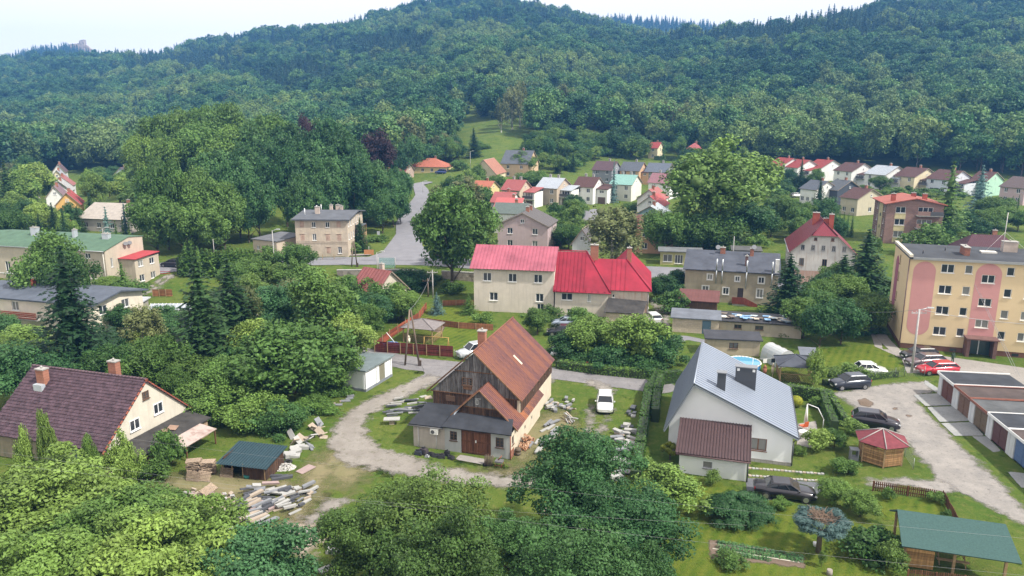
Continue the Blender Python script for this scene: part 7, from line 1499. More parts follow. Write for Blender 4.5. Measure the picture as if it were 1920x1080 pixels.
RW=mat('rubble_stone',(.2,.18,.16),.95,'stone',.3,1.6,col2=(.3,.27,.24));stone_wall('dark rubble retaining wall below the main road, left of the solitary tree',[(632,518),(745,516),(790,520)],2.2,RW);stone_wall('paler rubble retaining wall below the main road, right of the solitary tree',[(828,522),(905,530)],2.2,mat('rubble_pale',(.32,.27,.22),.95,'stone',.3,1.6,col2=(.4,.35,.3)))
# ------------------------------------------------------------------ poles, lamps, wires
PW=mat('pole_timber',(.24,.19,.15),.9,'grain',.2,4);PC=mat('pole_concrete',(.42,.41,.4),.9,amt=.2,scale=3)
def pole(label,px,pb,ytop,m=None,r=.13,arm=0,lamp=False,name='utility_pole',zt=None):
    X,Y=U(px,pb);h=atY(px,ytop,Y)[2]-Tf(X,Y);t=thing(name,label,'pole' if name=='utility_pole' else 'street lamp',X,Y);q=MB();q.bar((0,0,-.3),(0,0,h),r,n=8,r2=r*.65);q.build('post',m or PC,t)
    for k in range(arm): q=MB();q.box(-.9,.9,-.05,.05,h-.5-k*.6,h-.4-k*.6);[q.bar((x,0,h-.4-k*.6),(x,0,h-.2-k*.6),.04) for x in (-.8,-.3,.3,.8)];q.build('crossarm',m or PC,t)
    if lamp:
        q=MB();q.bar((0,0,h-.1),(.9,-.2,h+.25),.05);q.obox((1.15,-.25,h+.25),(.7,.24,.14),-.2);q.build('lamp_head',flat('lamp_head_grey',(.5,.52,.53),.4),t)
    return X,Y,Tf(X,Y)+h
p1=pole('tall pale concrete pole with a lamp beside the parked cars',1709,699,580,r=.16,lamp=True,arm=1);pole('tall lamp post in front of the derelict corner house garage',517,525,432,lamp=True,r=.1,name='street_lamp');pole('street lamp beside the retaining wall',708,516,473,lamp=True,r=.09,name='street_lamp')
p2=pole('concrete pole in the gardens right of the tin-roofed cottage',812,558,506,arm=1);pole('short timber pole with a crossarm beside the garden pole',803,556,522,m=PW,arm=1);pole('street lamp at the bend of the village street',793,362,340,lamp=True,r=.08,name='street_lamp');pole('street lamp left of the cream farmhouse',882,318,284,lamp=True,r=.1,name='street_lamp')
pole('thin pole in front of the spruces by the yellow block',1585,570,522,r=.09);pole('pole behind the roof of the grey house',1373,500,443,r=.1);pole('timber pole stump beside the thuja hedge',537,520,482,m=PW,r=.14);pole('thin lamp pole above the thuja hedge',404,500,448,r=.07,lamp=False);pole('street lamp beside the green roof',197,470,428,lamp=True,r=.07,name='street_lamp')
def aframe(label,l,r_,top):
    X,Y=U(*l);X2,Y2=U(*r_);zt=atY(top[0],top[1],(Y+Y2)/2);t=thing('utility_pole',label,'pole',X,Y);z0=t.location.z;e=(zt[0]-X,zt[1]-Y,zt[2]-z0)
    q=MB();q.bar((0,0,-.3),e,.13,r2=.1);q.build('leg',PW,t);q=MB();q.bar((X2-X,Y2-Y,-.3),(e[0]+.15,e[1],e[2]),.13,r2=.1);q.build('leg',PW,t);q=MB();q.obox((X2-X,Y2-Y,.35),(.4,.4,.7));q.build('footing',flat('dark_footing',(.07,.05,.04)),t);return zt
p3=aframe('double-legged timber pole standing at the lane junction',(759,685),(787,686),(768,581));p4=aframe('double-legged timber pole by the main road opposite the corner house',(659,500),(670,500),(662,452))
def wire(label,a,b,sag=.8,r=.018,grp=None):
    q=MB();n=14;P=[(a[0]+(b[0]-a[0])*f,a[1]+(b[1]-a[1])*f,a[2]+(b[2]-a[2])*f-sag*4*f*(1-f)) for f in [i/n for i in range(n+1)]]
    for u,v in zip(P[:-1],P[1:]): q.bar(u,v,r,n=4)
    tag(q.build('overhead_cable',flat('cable_grey',(.25,.25,.26),.6)),label,'cable',grp or 'overhead cables')
P8=lambda x,y,h=8: (*U(x,y,h),h)
for k,(x0,y0,x1,y1,nm) in enumerate(((-60,780,1980,1015,'upper'),(-60,838,1980,1085,'lower'),(-60,862,1400,985,'lowest'))): wire('thin overhead cable crossing the foreground gardens, %s of the three' % nm,P8(x0,y0),P8(x1,y1),.5,.004)
wire('pair of cables from the garden pole up to the right',p2,(*atY(925,445,190),),.6,.03);wire('cable from the double-legged pole to the garden pole',p3,p2,.8,.02);wire('cable from the concrete pole along the yellow block',p1,atY(1940,608,88),.3,.03);wire('cable from the concrete pole to the left behind the spruces',p1,atY(1560,575,112),.6,.02)
wire('slanting white cable in front of the apartment block, left one',atY(1822,520,94),atY(1905,700,76),.1,.022);wire('slanting white cable in front of the apartment block, right one',atY(1838,550,92),atY(1912,704,76),.1,.022)
# ------------------------------------------------------------------ stone yard: slabs, heaps, pallets
ST=[mat('granite_pale',(.35,.35,.34),.7,amt=.15,scale=5),mat('granite_grey',(.21,.22,.24),.7,amt=.2,scale=5),mat('granite_dark',(.085,.09,.105),.6,amt=.25,scale=5),mat('sandstone_cream',(.37,.31,.25),.85,amt=.2,scale=5),mat('granite_pink',(.33,.25,.24),.75,amt=.2,scale=5)]
SN=['pale','grey','dark','cream','pinkish'];_SL=[]
def _slabmesh():
    for i in range(10):
        q=MB();rr=random.Random(i);P=[(-.5+rr.uniform(0,.08),-.5+rr.uniform(0,.12)),(.5-rr.uniform(0,.1),-.5+rr.uniform(0,.1)),(.5-rr.uniform(0,.12),.5-rr.uniform(0,.12)),(-.5+rr.uniform(0,.1),.5-rr.uniform(0,.1))];q.prism(P,-.5,.5);_SL.append(q)
_slabmesh();_SLM=[[s.mesh('slab',m) for s in _SL] for m in ST]
def slabs(poly,n,where,pal=(0,1),Lr=(.8,1.8),Wr=(.2,.5),Tr=(.08,.2),az=20,azj=14,stack=1,seed=1,tilt=.05,name='stone_block'):
    rr=random.Random(seed);P=[Vector(U(*p)) for p in poly];x0,x1=min(p.x for p in P),max(p.x for p in P);y0,y1=min(p.y for p in P),max(p.y for p in P);pl=[tuple(p) for p in P];k=0;tries=0
    while k<n and tries<n*40:
        tries+=1;x,y=rr.uniform(x0,x1),rr.uniform(y0,y1)
        if poly_sd(np.array([[x,y]]),pl)[0]>0: continue
        mi=rr.choice(pal);L,w,h=rr.uniform(*Lr),rr.uniform(*Wr),rr.uniform(*Tr);lay=int(stack*k/n);z=Tf(x,y)+h/2+lay*.16+rr.uniform(0,.03)
        o=lnk(name,_SLM[mi][k % 10],loc=(x,y,z));o.scale=(L,w,h);o.rotation_euler=(rr.uniform(-tilt,tilt),rr.uniform(-tilt,tilt),R(az+rr.uniform(-azj,azj)))
        ln='long ' if L>sum(Lr)/2 else 'short ';tag(o,'%s%s stone %s %s' % (ln,SN[mi],'slab' if name=='stone_block' else 'rubble piece',where),'stone slab' if name=='stone_block' else 'stone','%s %s' % (SN[mi]+' '+ln.strip()+' stones',where));o['kind']='thing';k+=1
slabs([(722,768),(748,750),(800,754),(800,768),(772,784),(730,782)],28,'in the dark row left of the barn',(2,2,1,0),(.9,2.0),(.14,.3),az=12,seed=1,stack=2)
slabs([(786,743),(804,743),(806,749),(790,751)],3,'in the small pile at the barn corner',(0,3),(.7,1.1),(.5,.8),(.06,.1),seed=2)
slabs([(1026,752),(1040,746),(1076,752),(1072,772),(1040,774),(1024,768)],24,'on the grass behind the lean-to',(0,3,1),(.4,1.0),(.2,.4),(.1,.25),az=60,azj=25,stack=2,seed=3)
slabs([(1056,776),(1080,776),(1082,796),(1062,796)],12,'in the leaning bundle on the barn lawn',(0,0,3),(1.0,1.7),(.1,.2),(.06,.12),az=-60,azj=8,stack=4,seed=4,tilt=.5)
slabs([(1020,796),(1044,794),(1040,826),(1012,826)],14,'beside the barn side wall',(0,1),(1.0,1.8),(.2,.4),az=55,azj=6,seed=5,stack=2)
slabs([(992,826),(1028,832),(1022,852),(988,846)],10,'on the low pallet by the firewood',(0,1),(.8,1.3),(.15,.3),az=70,azj=6,seed=6,stack=2)
slabs([(1178,764),(1194,762),(1190,800),(1160,808)],12,'at the upper end of the hedge row',(1,2,0),(.5,1.1),(.3,.6),az=75,azj=10,seed=7,stack=2)
slabs([(1160,808),(1192,806),(1184,850),(1146,850)],24,'in the middle of the hedge row',(0,0,1,3),(.7,1.5),(.2,.6),az=-17,azj=40,seed=8,stack=3)
slabs([(1148,852),(1184,852),(1176,888),(1130,886)],18,'at the near end of the hedge row',(0,0,1),(.8,1.6),(.25,.7),az=-17,azj=12,seed=9,stack=3)
slabs([(1140,890),(1164,892),(1160,906),(1138,904)],4,'below the hedge row',(0,3),(.9,1.4),(.6,.9),(.2,.4),seed=10)
slabs([(428,955),(470,930),(516,950),(500,986),(440,978)],44,'in the left-hand heap of the stone yard',(0,1,2,2,3,4),(.8,2.0),(.15,.4),az=52,azj=14,seed=11,stack=3,tilt=.12)
slabs([(450,920),(510,912),(530,930),(470,940)],16,'at the back of the stone yard heap',(1,0,4,2),(.7,1.8),(.2,.5),az=20,azj=30,seed=12,stack=3,tilt=.25)
slabs([(524,922),(586,914),(590,926),(556,962),(514,956)],38,'in the right-hand heap of the stone yard',(0,0,1,2,3),(.5,1.5),(.15,.4),az=40,azj=30,seed=13,stack=3,tilt=.12)
slabs([(380,940),(400,925),(455,930),(440,962),(400,968)],40,'in the cream rubble heap',(3,3,4,0),(.2,.5),(.15,.35),(.12,.3),az=0,azj=90,seed=14,stack=3,tilt=.5,name='rubble_stone')
slabs([(345,925),(378,920),(380,934),(350,938)],12,'at the left end of the stone yard',(3,4,0),(.3,.9),(.12,.3),azj=60,seed=15,stack=2,tilt=.3)
slabs([(425,992),(465,980),(474,992),(440,1004)],7,'half hidden behind the bluish tree',(0,1),(1.1,1.8),(.5,.8),az=30,seed=16)
slabs([(545,820),(600,796),(612,818),(575,852),(545,850)],18,'leaning against each other by the track',(0,3,1),(.8,1.4),(.6,.9),(.05,.12),az=-30,azj=25,seed=17,stack=3,tilt=.9)
slabs([(528,852),(570,838),(566,858),(535,860)],10,'beside the black tyre',(0,0),(.7,1.3),(.5,.8),(.2,.4),seed=18,tilt=.2)
slabs([(620,760),(660,738),(668,748),(630,768)],6,'under the trees beside the gravel track',(1,3),(.6,1.2),(.3,.5),seed=19)
slabs([(556,884),(570,876),(574,882),(560,892)],1,'lying flat on the grass by the gravel heap',(4,),(1.7,1.8),(.9,1.0),(.04,.05),az=60,seed=20);slabs([(506,894),(538,892),(538,898),(508,900)],3,'lying flat below the store shed',(2,),(1.6,2),(.3,.4),az=10,seed=21)
slabs([(556,994),(576,998),(572,1004),(556,1000)],2,'on the bare sandy patch',(0,),(1.0,1.3),(.2,.3),az=-35,seed=22);slabs([(600,1072),(640,1058),(650,1080),(610,1095)],5,'at the bottom edge under the lime tree',(0,),(1.4,2.0),(.6,.9),az=40,seed=23)
slabs([(700,1000),(900,990),(900,1060),(700,1060)],6,'showing through the lime trees at the bottom',(0,0,1),(.7,1.6),(.4,.8),azj=60,seed=24);slabs([(1020,960),(1200,960),(1190,1050),(1000,1050)],8,'showing through the dark oaks at the bottom',(0,3,1),(.7,1.6),(.4,.8),azj=60,seed=25)
for (px,py,w,d,h) in ((635,1022,1.5,.9,.5),(632,1034,1.4,.8,.25)):
    X,Y=U(px,py);t=thing('stone_trough','open pale stone trough left of the lime trees' if h>.4 else 'flat pale stone lid in front of the trough','stone trough' if h>.4 else 'stone lid',X,Y,R(-5));q=MB()
    if h>.4: q.box(-w/2,w/2,-d/2,d/2,0,.1);q.box(-w/2,w/2,-d/2,-d/2+.12,.1,h);q.box(-w/2,w/2,d/2-.12,d/2,.1,h);q.box(-w/2,-w/2+.12,-d/2+.12,d/2-.12,.1,h);q.box(w/2-.12,w/2,-d/2+.12,d/2-.12,.1,h)
    else: q.box(-w/2,w/2,-d/2,d/2,0,h)
    q.build('trough_body',ST[0],t)
X,Y=U(735,795);t=thing('stone_table','pale stone slab table on a block foot left of the barn','table',X,Y,R(5));q=MB();q.box(-.8,.8,-.4,.4,.5,.6);q.build('tabletop',ST[0],t);q=MB();q.box(-.25,.25,-.2,.2,0,.5);q.build('foot',ST[3],t);q=MB()
for k,(px,py,lab) in enumerate(((533,877,'heap of white gravel beside the store shed'),(720,688,'brown heap of earth beside the double-legged pole'))):
    X,Y=U(px,py);q=MB();rr=random.Random(k);n=420
    for i in range(n): r=math.sqrt(rr.random())*1.0;a=rr.uniform(0,6.28);s=rr.uniform(.05,.13);q.obox((r*math.cos(a),r*.7*math.sin(a),.4*(1-r*r)*rr.random()),(s,s*rr.uniform(.6,1),s*.7),rr.uniform(0,3),rr.uniform(-1,1))
    o=q.build('gravel_heap',mat('white_gravel',(.55,.54,.52)) if k==0 else mat('brown_earth',(.2,.14,.08)),None,(X,Y,0),stuff=True);o['label']=lab
def pallet_mesh():
    q=MB()
    for k in range(7): q.box(-.6,.6,-.4+k*.115,-.4+k*.115+.085,.12,.144)
    for y in (-.38,0,.34): q.box(-.6,.6,y,y+.06,.0,.022);q.box(-.6,-.46,y-.02,y+.08,.022,.12);q.box(-.07,.07,y-.02,y+.08,.022,.12);q.box(.46,.6,y-.02,y+.08,.022,.12)
    return q.mesh('pallet_boards',mat('pallet_wood',(.38,.3,.23),.9,'grain',.25,4))
PM=pallet_mesh()
def pallet(x,y,z,rz,label,grp,rot=None):
    t=thing('pallet',label,'pallet',x,y,rz,grp,z=z);t.rotation_euler=rot or (0,0,rz);lnk('boards',PM,t)
for px,py,n,lab in ((366,889,9,'left'),(392,887,8,'right')):
    X,Y=U(px,py)
    for k in range(n): pallet(X+random.uniform(-.06,.06),Y+random.uniform(-.06,.06),k*.146,R(15+random.uniform(-12,12)),'weathered wooden pallet in the %s stack beside the store shed' % lab,'pallets in the %s stack' % lab)
for px,py,lab,rx in ((364,900,'wooden pallet leaning against the left stack',65),(385,900,'wooden pallet leaning against the right stack',60),(427,893,'wooden pallet propped beside the store shed',70)): X,Y=U(px,py);pallet(X,Y,.35,0,lab,'leaning pallets',(R(rx),0,R(-12)))
X,Y=U(392,930);pallet(X,Y,.5,0,'pale slatted pallet lying aslant on the rubble heap','leaning pallets',(R(20),R(-10),R(60)))
X,Y=U(540,868);q=MB();t=thing('tyre','black tyre lying beside the pale blocks','tyre',X,Y)
for k in range(16): a=k*math.pi/8;q.bar((.3*math.cos(a),.3*math.sin(a),.12),(.3*math.cos(a+.4),.3*math.sin(a+.4),.12),.11,n=7)
q.build('tyre_ring',BLACKP,t)
X,Y=U(464,896);t=thing('plastic_tub','blue-green plastic tub in front of the store shed','tub',X,Y);q=MB();q.bar((0,0,0),(0,0,.3),.25,n=14,r2=.33);q.build('tub_body',flat('teal_plastic',(.03,.2,.19),.4),t)
# ------------------------------------------------------------------ things along the barn
def local(px,py,az=AZ): return U(px,py)
JK=[((785,852),(.7,.5,.55),(.03,.035,.05)),((795,851),(.8,.5,.75),(.06,.05,.06)),((808,853),(.6,.4,.3),(.02,.02,.025)),((818,856),(.7,.5,.3),(.03,.03,.035)),((828,858),(.6,.5,.45),(.025,.025,.03)),((838,854),(.5,.4,.6),(.02,.02,.025)),((846,860),(.55,.45,.35),(.03,.03,.032)),((801,857),(.4,.3,.25),(.25,.26,.28))]
nm=['blue-black crate at the left end of the junk row','plum-coloured cabinet in the junk row along the barn','flat black box in the junk row','low dark case in the junk row','black motor block in the junk row','tall black machine part in the junk row','black tub at the right end of the junk row','small grey box in front of the junk row']
for ((px,py),(w,d,h),c),lab in zip(JK,nm):
    X,Y=U(px,py);t=thing('scrap_item',lab+' below the barn wall','scrap',X,Y,R(AZ+random.uniform(-25,25)));q=MB();P=[(-w/2,-d/2),(w/2,-d/2),(w/2,d/2),(-w/2,d/2)];q.hull([(x,y,0) for x,y in P],[(x*.9,y*.85,h*.7) for x,y in P]);m_=flat('scrap_%s' % lab[:6],c,.5);q.build('casing',m_,t);q=MB();q.bar((-w*.3,0,h*.7),(w*.2,0,h*.95),.07);q.bar((w*.1,-d*.3,h*.4),(w*.55,-d*.6,h*.2),.05);q.build('fittings',RIMM if c[0]>.1 else BLACKP,t)
X,Y=U(930,874);t=thing('machine_frame','small scrap machine and bundle of posts in front of the barn door','machine',X,Y,R(AZ));q=MB()
for k in range(9): q.bar((-1.0+k*.09,-.2+.05*(k % 3),0),(-1.05+k*.1,.1,.85+.1*(k % 2)),.04)
q.build('post_bundle',mat('pole_timber',(.24,.19,.15),.9,'grain',.2,4),t);q=MB();q.box(-.05,.65,-.3,.3,.45,.6);q.build('tray',flat('scrap_tray',(.2,.2,.21),.5,.4),t);q=MB()
for x,y in ((0,-.25),(.6,-.25),(0,.25),(.6,.25)): q.bar((x,y,0),(x,y,.5),.03)
q.bar((0,-.25,.2),(.6,-.25,.2),.02);q.bar((.2,0,.6),(.5,.1,1.0),.05);q.build('stand',flat('rust_pipe',(.25,.08,.05)),t)
X,Y=U(985,836);t=thing('firewood_pile','heap of orange split firewood against the barn side','firewood',X,Y,R(73));rr=random.Random(9);FM=[mat('cut_wood',(.42,.22,.13),amt=.3),mat('cut_wood_pale',(.5,.33,.22),amt=.3)]
lm=[];
for m_ in FM: q=MB();q.hull([(-.17,-.06,-.04),(.17,-.06,-.04),(.17,.06,-.04),(-.17,.06,-.04)],[(-.17,-.01,.06),(.17,-.01,.06),(.17,.02,.06),(-.17,.02,.06)]);lm.append(q.mesh('log',m_))
for k in range(150): x=rr.uniform(-1.1,1.5);y=rr.uniform(-.45,.3);o=lnk('log',lm[k % 2],t,(x,y,rr.uniform(.05,1.1)*(1-abs(x-.2)/1.7)*(1-abs(y)*.8)+.05));o.rotation_euler=(rr.uniform(-1,1),rr.uniform(-1,1),rr.uniform(0,3))
X,Y=U(971,853);t=thing('barrel','old dark barrel at the barn corner','barrel',X,Y);q=MB();q.bar((0,0,0),(0,0,.35),.24,n=14,r2=.3);q.bar((0,0,.35),(0,0,.7),.3,n=14,r2=.24);q.build('staves',mat('barrel_wood',(.13,.1,.07),amt=.3),t);q=MB();[q.bar((0,0,z),(0,0,z+.05),.29,n=14) for z in (.15,.5)];q.build('hoops',flat('hoop',(.1,.09,.08)),t)
X,Y=U(958,812,2.2)
# ------------------------------------------------------------------ garden things on the right
X,Y=U(1442,672);t=thing('polytunnel','small translucent plastic tunnel greenhouse in the gardens','greenhouse',X,Y,R(-75));pt,tt,bb=_new('greenhouse_film');bb.inputs['Base Color'].default_value=(.5,.53,.55,1);bb.inputs['Roughness'].default_value=.3;bb.inputs['Alpha'].default_value=.8
q=MB();A=[math.pi*i/12 for i in range(13)]
for a0,a1 in zip(A[:-1],A[1:]): q.face([(0,1.3*math.cos(a0),2.1*math.sin(a0)**.8 if a0>0 else 0),(0,1.3*math.cos(a1),2.1*max(0,math.sin(a1))**.8),(3.6,1.3*math.cos(a1),2.1*max(0,math.sin(a1))**.8),(3.6,1.3*math.cos(a0),2.1*max(0,math.sin(a0))**.8)],smooth=True)
for x in (0,3.6): q.face([(x,1.3*math.cos(a),2.1*max(0,math.sin(a))**.8) for a in A])
q.build('film',pt,t);q=MB()
for x in (-.02,1.2,2.4,3.6):
    for a0,a1 in zip(A[:-1],A[1:]): q.bar((x,1.32*math.cos(a0),2.13*max(0,math.sin(a0))**.8),(x,1.32*math.cos(a1),2.13*max(0,math.sin(a1))**.8),.025,n=4)
q.build('hoops',flat('mast',(.5,.48,.48)),t,stuff=True)
X,Y=U(1392,690);t=thing('swimming_pool','round blue garden pool half hidden by the silver roof','pool',X,Y);q=MB();q.bar((0,0,0),(0,0,.8),2.1,n=32);q.build('pool_wall',flat('pool_blue',(.06,.2,.42),.4),t);q=MB();q.bar((0,0,.801),(0,0,.82),2.0,n=32);q.build('water',flat('pool_water',(.1,.3,.45),.05),t);q=MB();[q.bar((2.1*math.cos(a*.2),2.1*math.sin(a*.2),.8),(2.1*math.cos(a*.2+.2),2.1*math.sin(a*.2+.2),.8),.08) for a in range(32)];q.build('rim',WFR,t)
X,Y=U(1250,622)
for px,py,w,h,c,lab,nm_,ct in ((1294,620,.6,.85,(.03,.07,.2),'blue barrel beside the block-built shed','barrel','barrel'),(1380,658,.9,1.1,(.02,.08,.35),'bright blue tarpaulin bundle in front of the block shed','tarpaulin_bundle','tarpaulin')):
    X,Y=U(px,py);t=thing(nm_,lab,ct,X,Y);q=MB();q.bar((0,0,0),(0,0,h*.6),w/2,n=10,r2=w*.56);q.bar((0,0,h*.6),(.1,0,h),w*.56,n=10,r2=w*.3);q.build('body',flat(nm_,c,.4),t)
X,Y=U(1395,662);t=thing('climbing_frame','timber trestle frame leaning in front of the block shed','play frame',X,Y,R(AZ));[MB().bar((x-.6,-.3,0),(x+.2,.2,1.9),.05).build('beam',WOODL,t) for x in (-.8,-.3,.2)];[MB().bar((x+.6,-.3,0),(x-.1,.2,1.8),.05).build('beam',WOODL,t) for x in (0,.5)]
board_fence('play_pen','low red-brown plank pen in front of the block shed',[(1344,664),(1364,662)],.8,mat('rust_red_boards',(.27,.07,.045),.85,'grain'),1.6,True,.2,cat='pen')
X0=U(1410,700);X1=U(1500,694);t=thing('washing_line','washing line with posts and a few white clothes across the garden','washing line',*X0);d=Vector(X1)-Vector(X0)
for f in (0,1): q=MB();q.bar((d.x*f,d.y*f,0),(d.x*f,d.y*f,1.8),.035);q.build('post',WFR,t)
q=MB();q.bar((0,0,1.75),(d.x,d.y,1.75),.012);q.build('line',WFR,t)
for f,c in ((.25,(.7,.7,.68)),(.42,(.04,.05,.06)),(.6,(.7,.68,.66)),(.72,(.6,.25,.2))): q=MB();q.obox((d.x*f,d.y*f,1.45),(.5,.03,.5),math.atan2(d.y,d.x));q.build('garment',flat('cloth_%d' % int(f*100),c,.9),t)
flat_shed('tilted_roof_hut','tiny garden hut with a tilted grey roof at the end of the sheds','shed',(1502,690),-12,1.5,1.4,1.7,2.0,(.12,.09,.08),(.14,.155,.185))
def lean(px,py,lab,c,h=1.0,w=.3):
    X,Y=U(px,py);t=thing('folded_parasol',lab,'parasol',X,Y);q=MB();q.bar((0,0,0),(0,0,h*.3),w*.12);q.bar((0,0,h*.3),(0,0,h*.75),w*.4,r2=w*.5,n=8);q.bar((0,0,h*.75),(0,0,h),w*.5,r2=.02,n=8);q.build('canopy',flat('parasol_'+lab[:4],c,.9),t)
lean(1433,708,'folded rust-red parasol behind the silver roof',(.3,.12,.08),1.6,.5);lean(1448,708,'folded beige parasol behind the silver roof',(.5,.42,.33),1.8,.4);lean(767,650,'folded white parasol beside the log gazebo',(.65,.62,.5),1.6,.4)
X,Y=U(1510,800);t=thing('cantilever_parasol','white folded cantilever parasol with a curved arm on the terrace','parasol',X,Y,R(-20));q=MB();q.bar((1.6,0,0),(1.6,0,1.0),.04);q.bar((1.6,0,1.0),(1.0,0,2.1),.04);q.bar((1.0,0,2.1),(0,0,2.4),.04);q.build('arm',WFR,t);q=MB();q.bar((0,0,.5),(0,0,2.35),.2,r2=.06,n=8);q.build('canopy',flat('white_cloth',(.7,.7,.68),.9),t)
X,Y=U(1506,806);t=thing('garden_chair','orange garden chair on the white house terrace','chair',X,Y,R(200));OC=flat('orange_plastic',(.6,.1,.02),.4);q=MB();q.box(-.3,.3,-.3,.3,.4,.46);q.build('seat',OC,t);q=MB();q.hull([(-.3,.26,.46),(.3,.26,.46),(.3,.32,.46),(-.3,.32,.46)],[(-.22,.4,1.0),(.22,.4,1.0),(.22,.45,1.0),(-.22,.45,1.0)]);q.build('backrest',OC,t);[MB().bar((x,y,0),(x*.9,y*.9,.4),.02).build('leg',WFR,t) for x in (-.27,.27) for y in (-.27,.27)]
X,Y=U(1506,822);t=thing('garden_table','small white table on the terrace of the white house','table',X,Y);q=MB();q.bar((0,0,.68),(0,0,.72),.5,n=16);q.build('tabletop',WFR,t);[MB().bar((x,y,0),(x*.6,y*.6,.68),.025).build('leg',WFR,t) for x in (-.3,.3) for y in (-.3,.3)]
# stone-edged path, potato rows, bin, post
for a,b,lab in (((1404,878),(1552,890),'row of pale paving stones below the white house, upper one'),((1404,892),(1540,903),'row of pale paving stones along the driveway, lower one')):
    A,B=Vector(U(*a)),Vector(U(*b));t=thing('stone_edging',lab,'stone edging',A.x,A.y,math.atan2((B-A).y,(B-A).x));L=(B-A).length;k=int(L/.3)
    for i in range(k): q=MB();q.obox((i*.3+.1,random.uniform(-.04,.04),.04),(.24,.26+random.uniform(-.05,.08),.08),random.uniform(-.2,.2));q.build('stone',ST[0] if i % 3 else ST[3],t)
g=np.random.default_rng(21);A=[Vector(U(*p)) for p in ((1345,1018),(1505,1048),(1500,1062),(1345,1040))];k=0
for rw in range(3):
    for i in range(22 if rw<2 else 14):
        f=(i+.5)/22;p=A[0].lerp(A[1],f).lerp(A[3].lerp(A[2],f),rw*.42);n=60;D=g.normal(size=(n,3));D[:,2]=abs(D[:,2]);D /= np.linalg.norm(D,axis=1)[:,None]
        v,q_=leaf_quads(D*np.array([.2,.2,.26])*g.uniform(.8,1.2),D+np.array([0,0,.6]),.055,g);tag(lnk('cabbage_plant',raw_mesh('cabbage_leaves',v,q_,np.zeros((0,3),int),g.uniform(.3,1,len(v)),[LM['teal']]),loc=(p.x,p.y,.04)),'leafy green vegetable plant in the %s row of the bed' % ('back','middle','front')[rw],'vegetable plant','vegetable plants, %s row' % ('back','middle','front')[rw])
a,b=U(1336,1030),U(1500,1056);wire_=MB();wire_.bar((a[0],a[1],.06),(b[0],b[1],.06),.05,n=4);tag(wire_.build('pale_plank',mat('pale_plank',(.5,.47,.4))),'long pale plank laid across the vegetable bed','plank')
X,Y=U(1528,1024);t=thing('bucket','small white bucket at the foot of the topiary spruce','bucket',X,Y);q=MB();q.bar((0,0,0),(0,0,.3),.12,n=12,r2=.16);q.build('bucket_body',WFR,t)
X,Y=U(1555,1078);t=thing('tree_stump','cut grey tree stump at the bottom edge','stump',X,Y);q=MB();q.bar((0,0,0),(0,0,.4),.2,n=12,r2=.18);q.build('stump_wood',mat('stump',(.3,.27,.24)),t)
X,Y=U(1600,862);q=MB();t=thing('stone_niche','small grey stone barbecue beside the hexagonal gazebo','barbecue',X,Y,R(-10));q.box(-.35,.35,-.3,.3,0,.35);q.box(-.35,-.25,-.3,.3,.35,1.0);q.box(.25,.35,-.3,.3,.35,1.0);q.box(-.38,.38,-.33,.33,1.0,1.1);q.build('masonry',ST[1],t)
X,Y=U(1069,694,0);t=thing('hydrant_post','red hydrant post at the edge of the lane thicket','hydrant',*U(1101,693));q=MB();q.bar((0,0,0),(0,0,.8),.09,n=10);q.bar((0,0,.8),(0,0,.95),.13,n=10);q.bar((-.22,0,.7),(.22,0,.7),.05);q.build('hydrant_body',flat('hydrant_red',(.35,.03,.03)),t)
X,Y=U(1039,664);t=thing('garden_fountain','small white garden fountain figure behind the barn','fountain',X,Y);q=MB();q.bar((0,0,0),(0,0,.35),.55,n=14,r2=.35);q.bar((0,0,.35),(0,0,.8),.14,n=10);q.bar((0,0,.8),(0,0,.9),.38,n=14,r2=.42);q.bar((0,0,.9),(0,0,1.4),.1,n=8,r2=.04);q.build('basin',WFR,t)
# greenhouse at left, blue pool tarp by the log gazebo, swing, road sign panel
X,Y=U(278,596);t=thing('greenhouse','glazed white-framed greenhouse below the orange screen','greenhouse',X,Y,R(3));q=MB();q.box(0,6.4,0,3,0,1.0);q.build('wall',mat('greenish_panel',(.35,.4,.28)),t)
for k in range(11):
    q=MB();x=k*.58;q.slab((x+.03,-.1,1.25),(x+.55,-.1,1.25),(x+.55,1.5,1.85),(x+.03,1.5,1.85),.03);q.build('roof_pane',flat('greenhouse_glass',(.33,.36,.42),.1),t);q=MB();q.bar((x,-.12,1.28),(x,1.5,1.9),.035,n=4);q.bar((x,0,1.0),(x,-.1,1.25),.03,n=4);q.build('glazing_bar',WFR,t)
X,Y=U(733,648);t=thing('paddling_pool','blue paddling pool with toys behind the maroon fence','pool',X,Y);q=MB();[q.bar((1.0*math.cos(a*.5),.7*math.sin(a*.5),.2),(1.0*math.cos(a*.5+.5),.7*math.sin(a*.5+.5),.2),.16,n=7) for a in range(13)];q.build('pool_ring',flat('inflatable_blue',(.08,.2,.5),.3),t);q=MB();q.bar((0,0,.1),(0,0,.15),.9,n=16);q.build('water',flat('pool_water',(.1,.3,.45),.05),t);q=MB();q.bar((.7,0,.2),(-.6,.4,1.7),.05);q.build('handle',WFR,t)
X,Y=U(815,655);t=thing('timber_swing','light timber swing frame behind the maroon fence','swing',X,Y,R(-12));[MB().bar((x,-.4,0),(x,0,1.7),.05).build('leg',mat('yellow_timber',(.4,.26,.08)),t) for x in (-1.4,1.9)];[MB().bar((x,.4,0),(x,0,1.7),.05).build('leg',mat('yellow_timber',(.4,.26,.08)),t) for x in (-1.4,1.9)];MB().bar((-1.5,0,1.7),(2.0,0,1.7),.05).build('beam',mat('yellow_timber',(.4,.26,.08)),t)
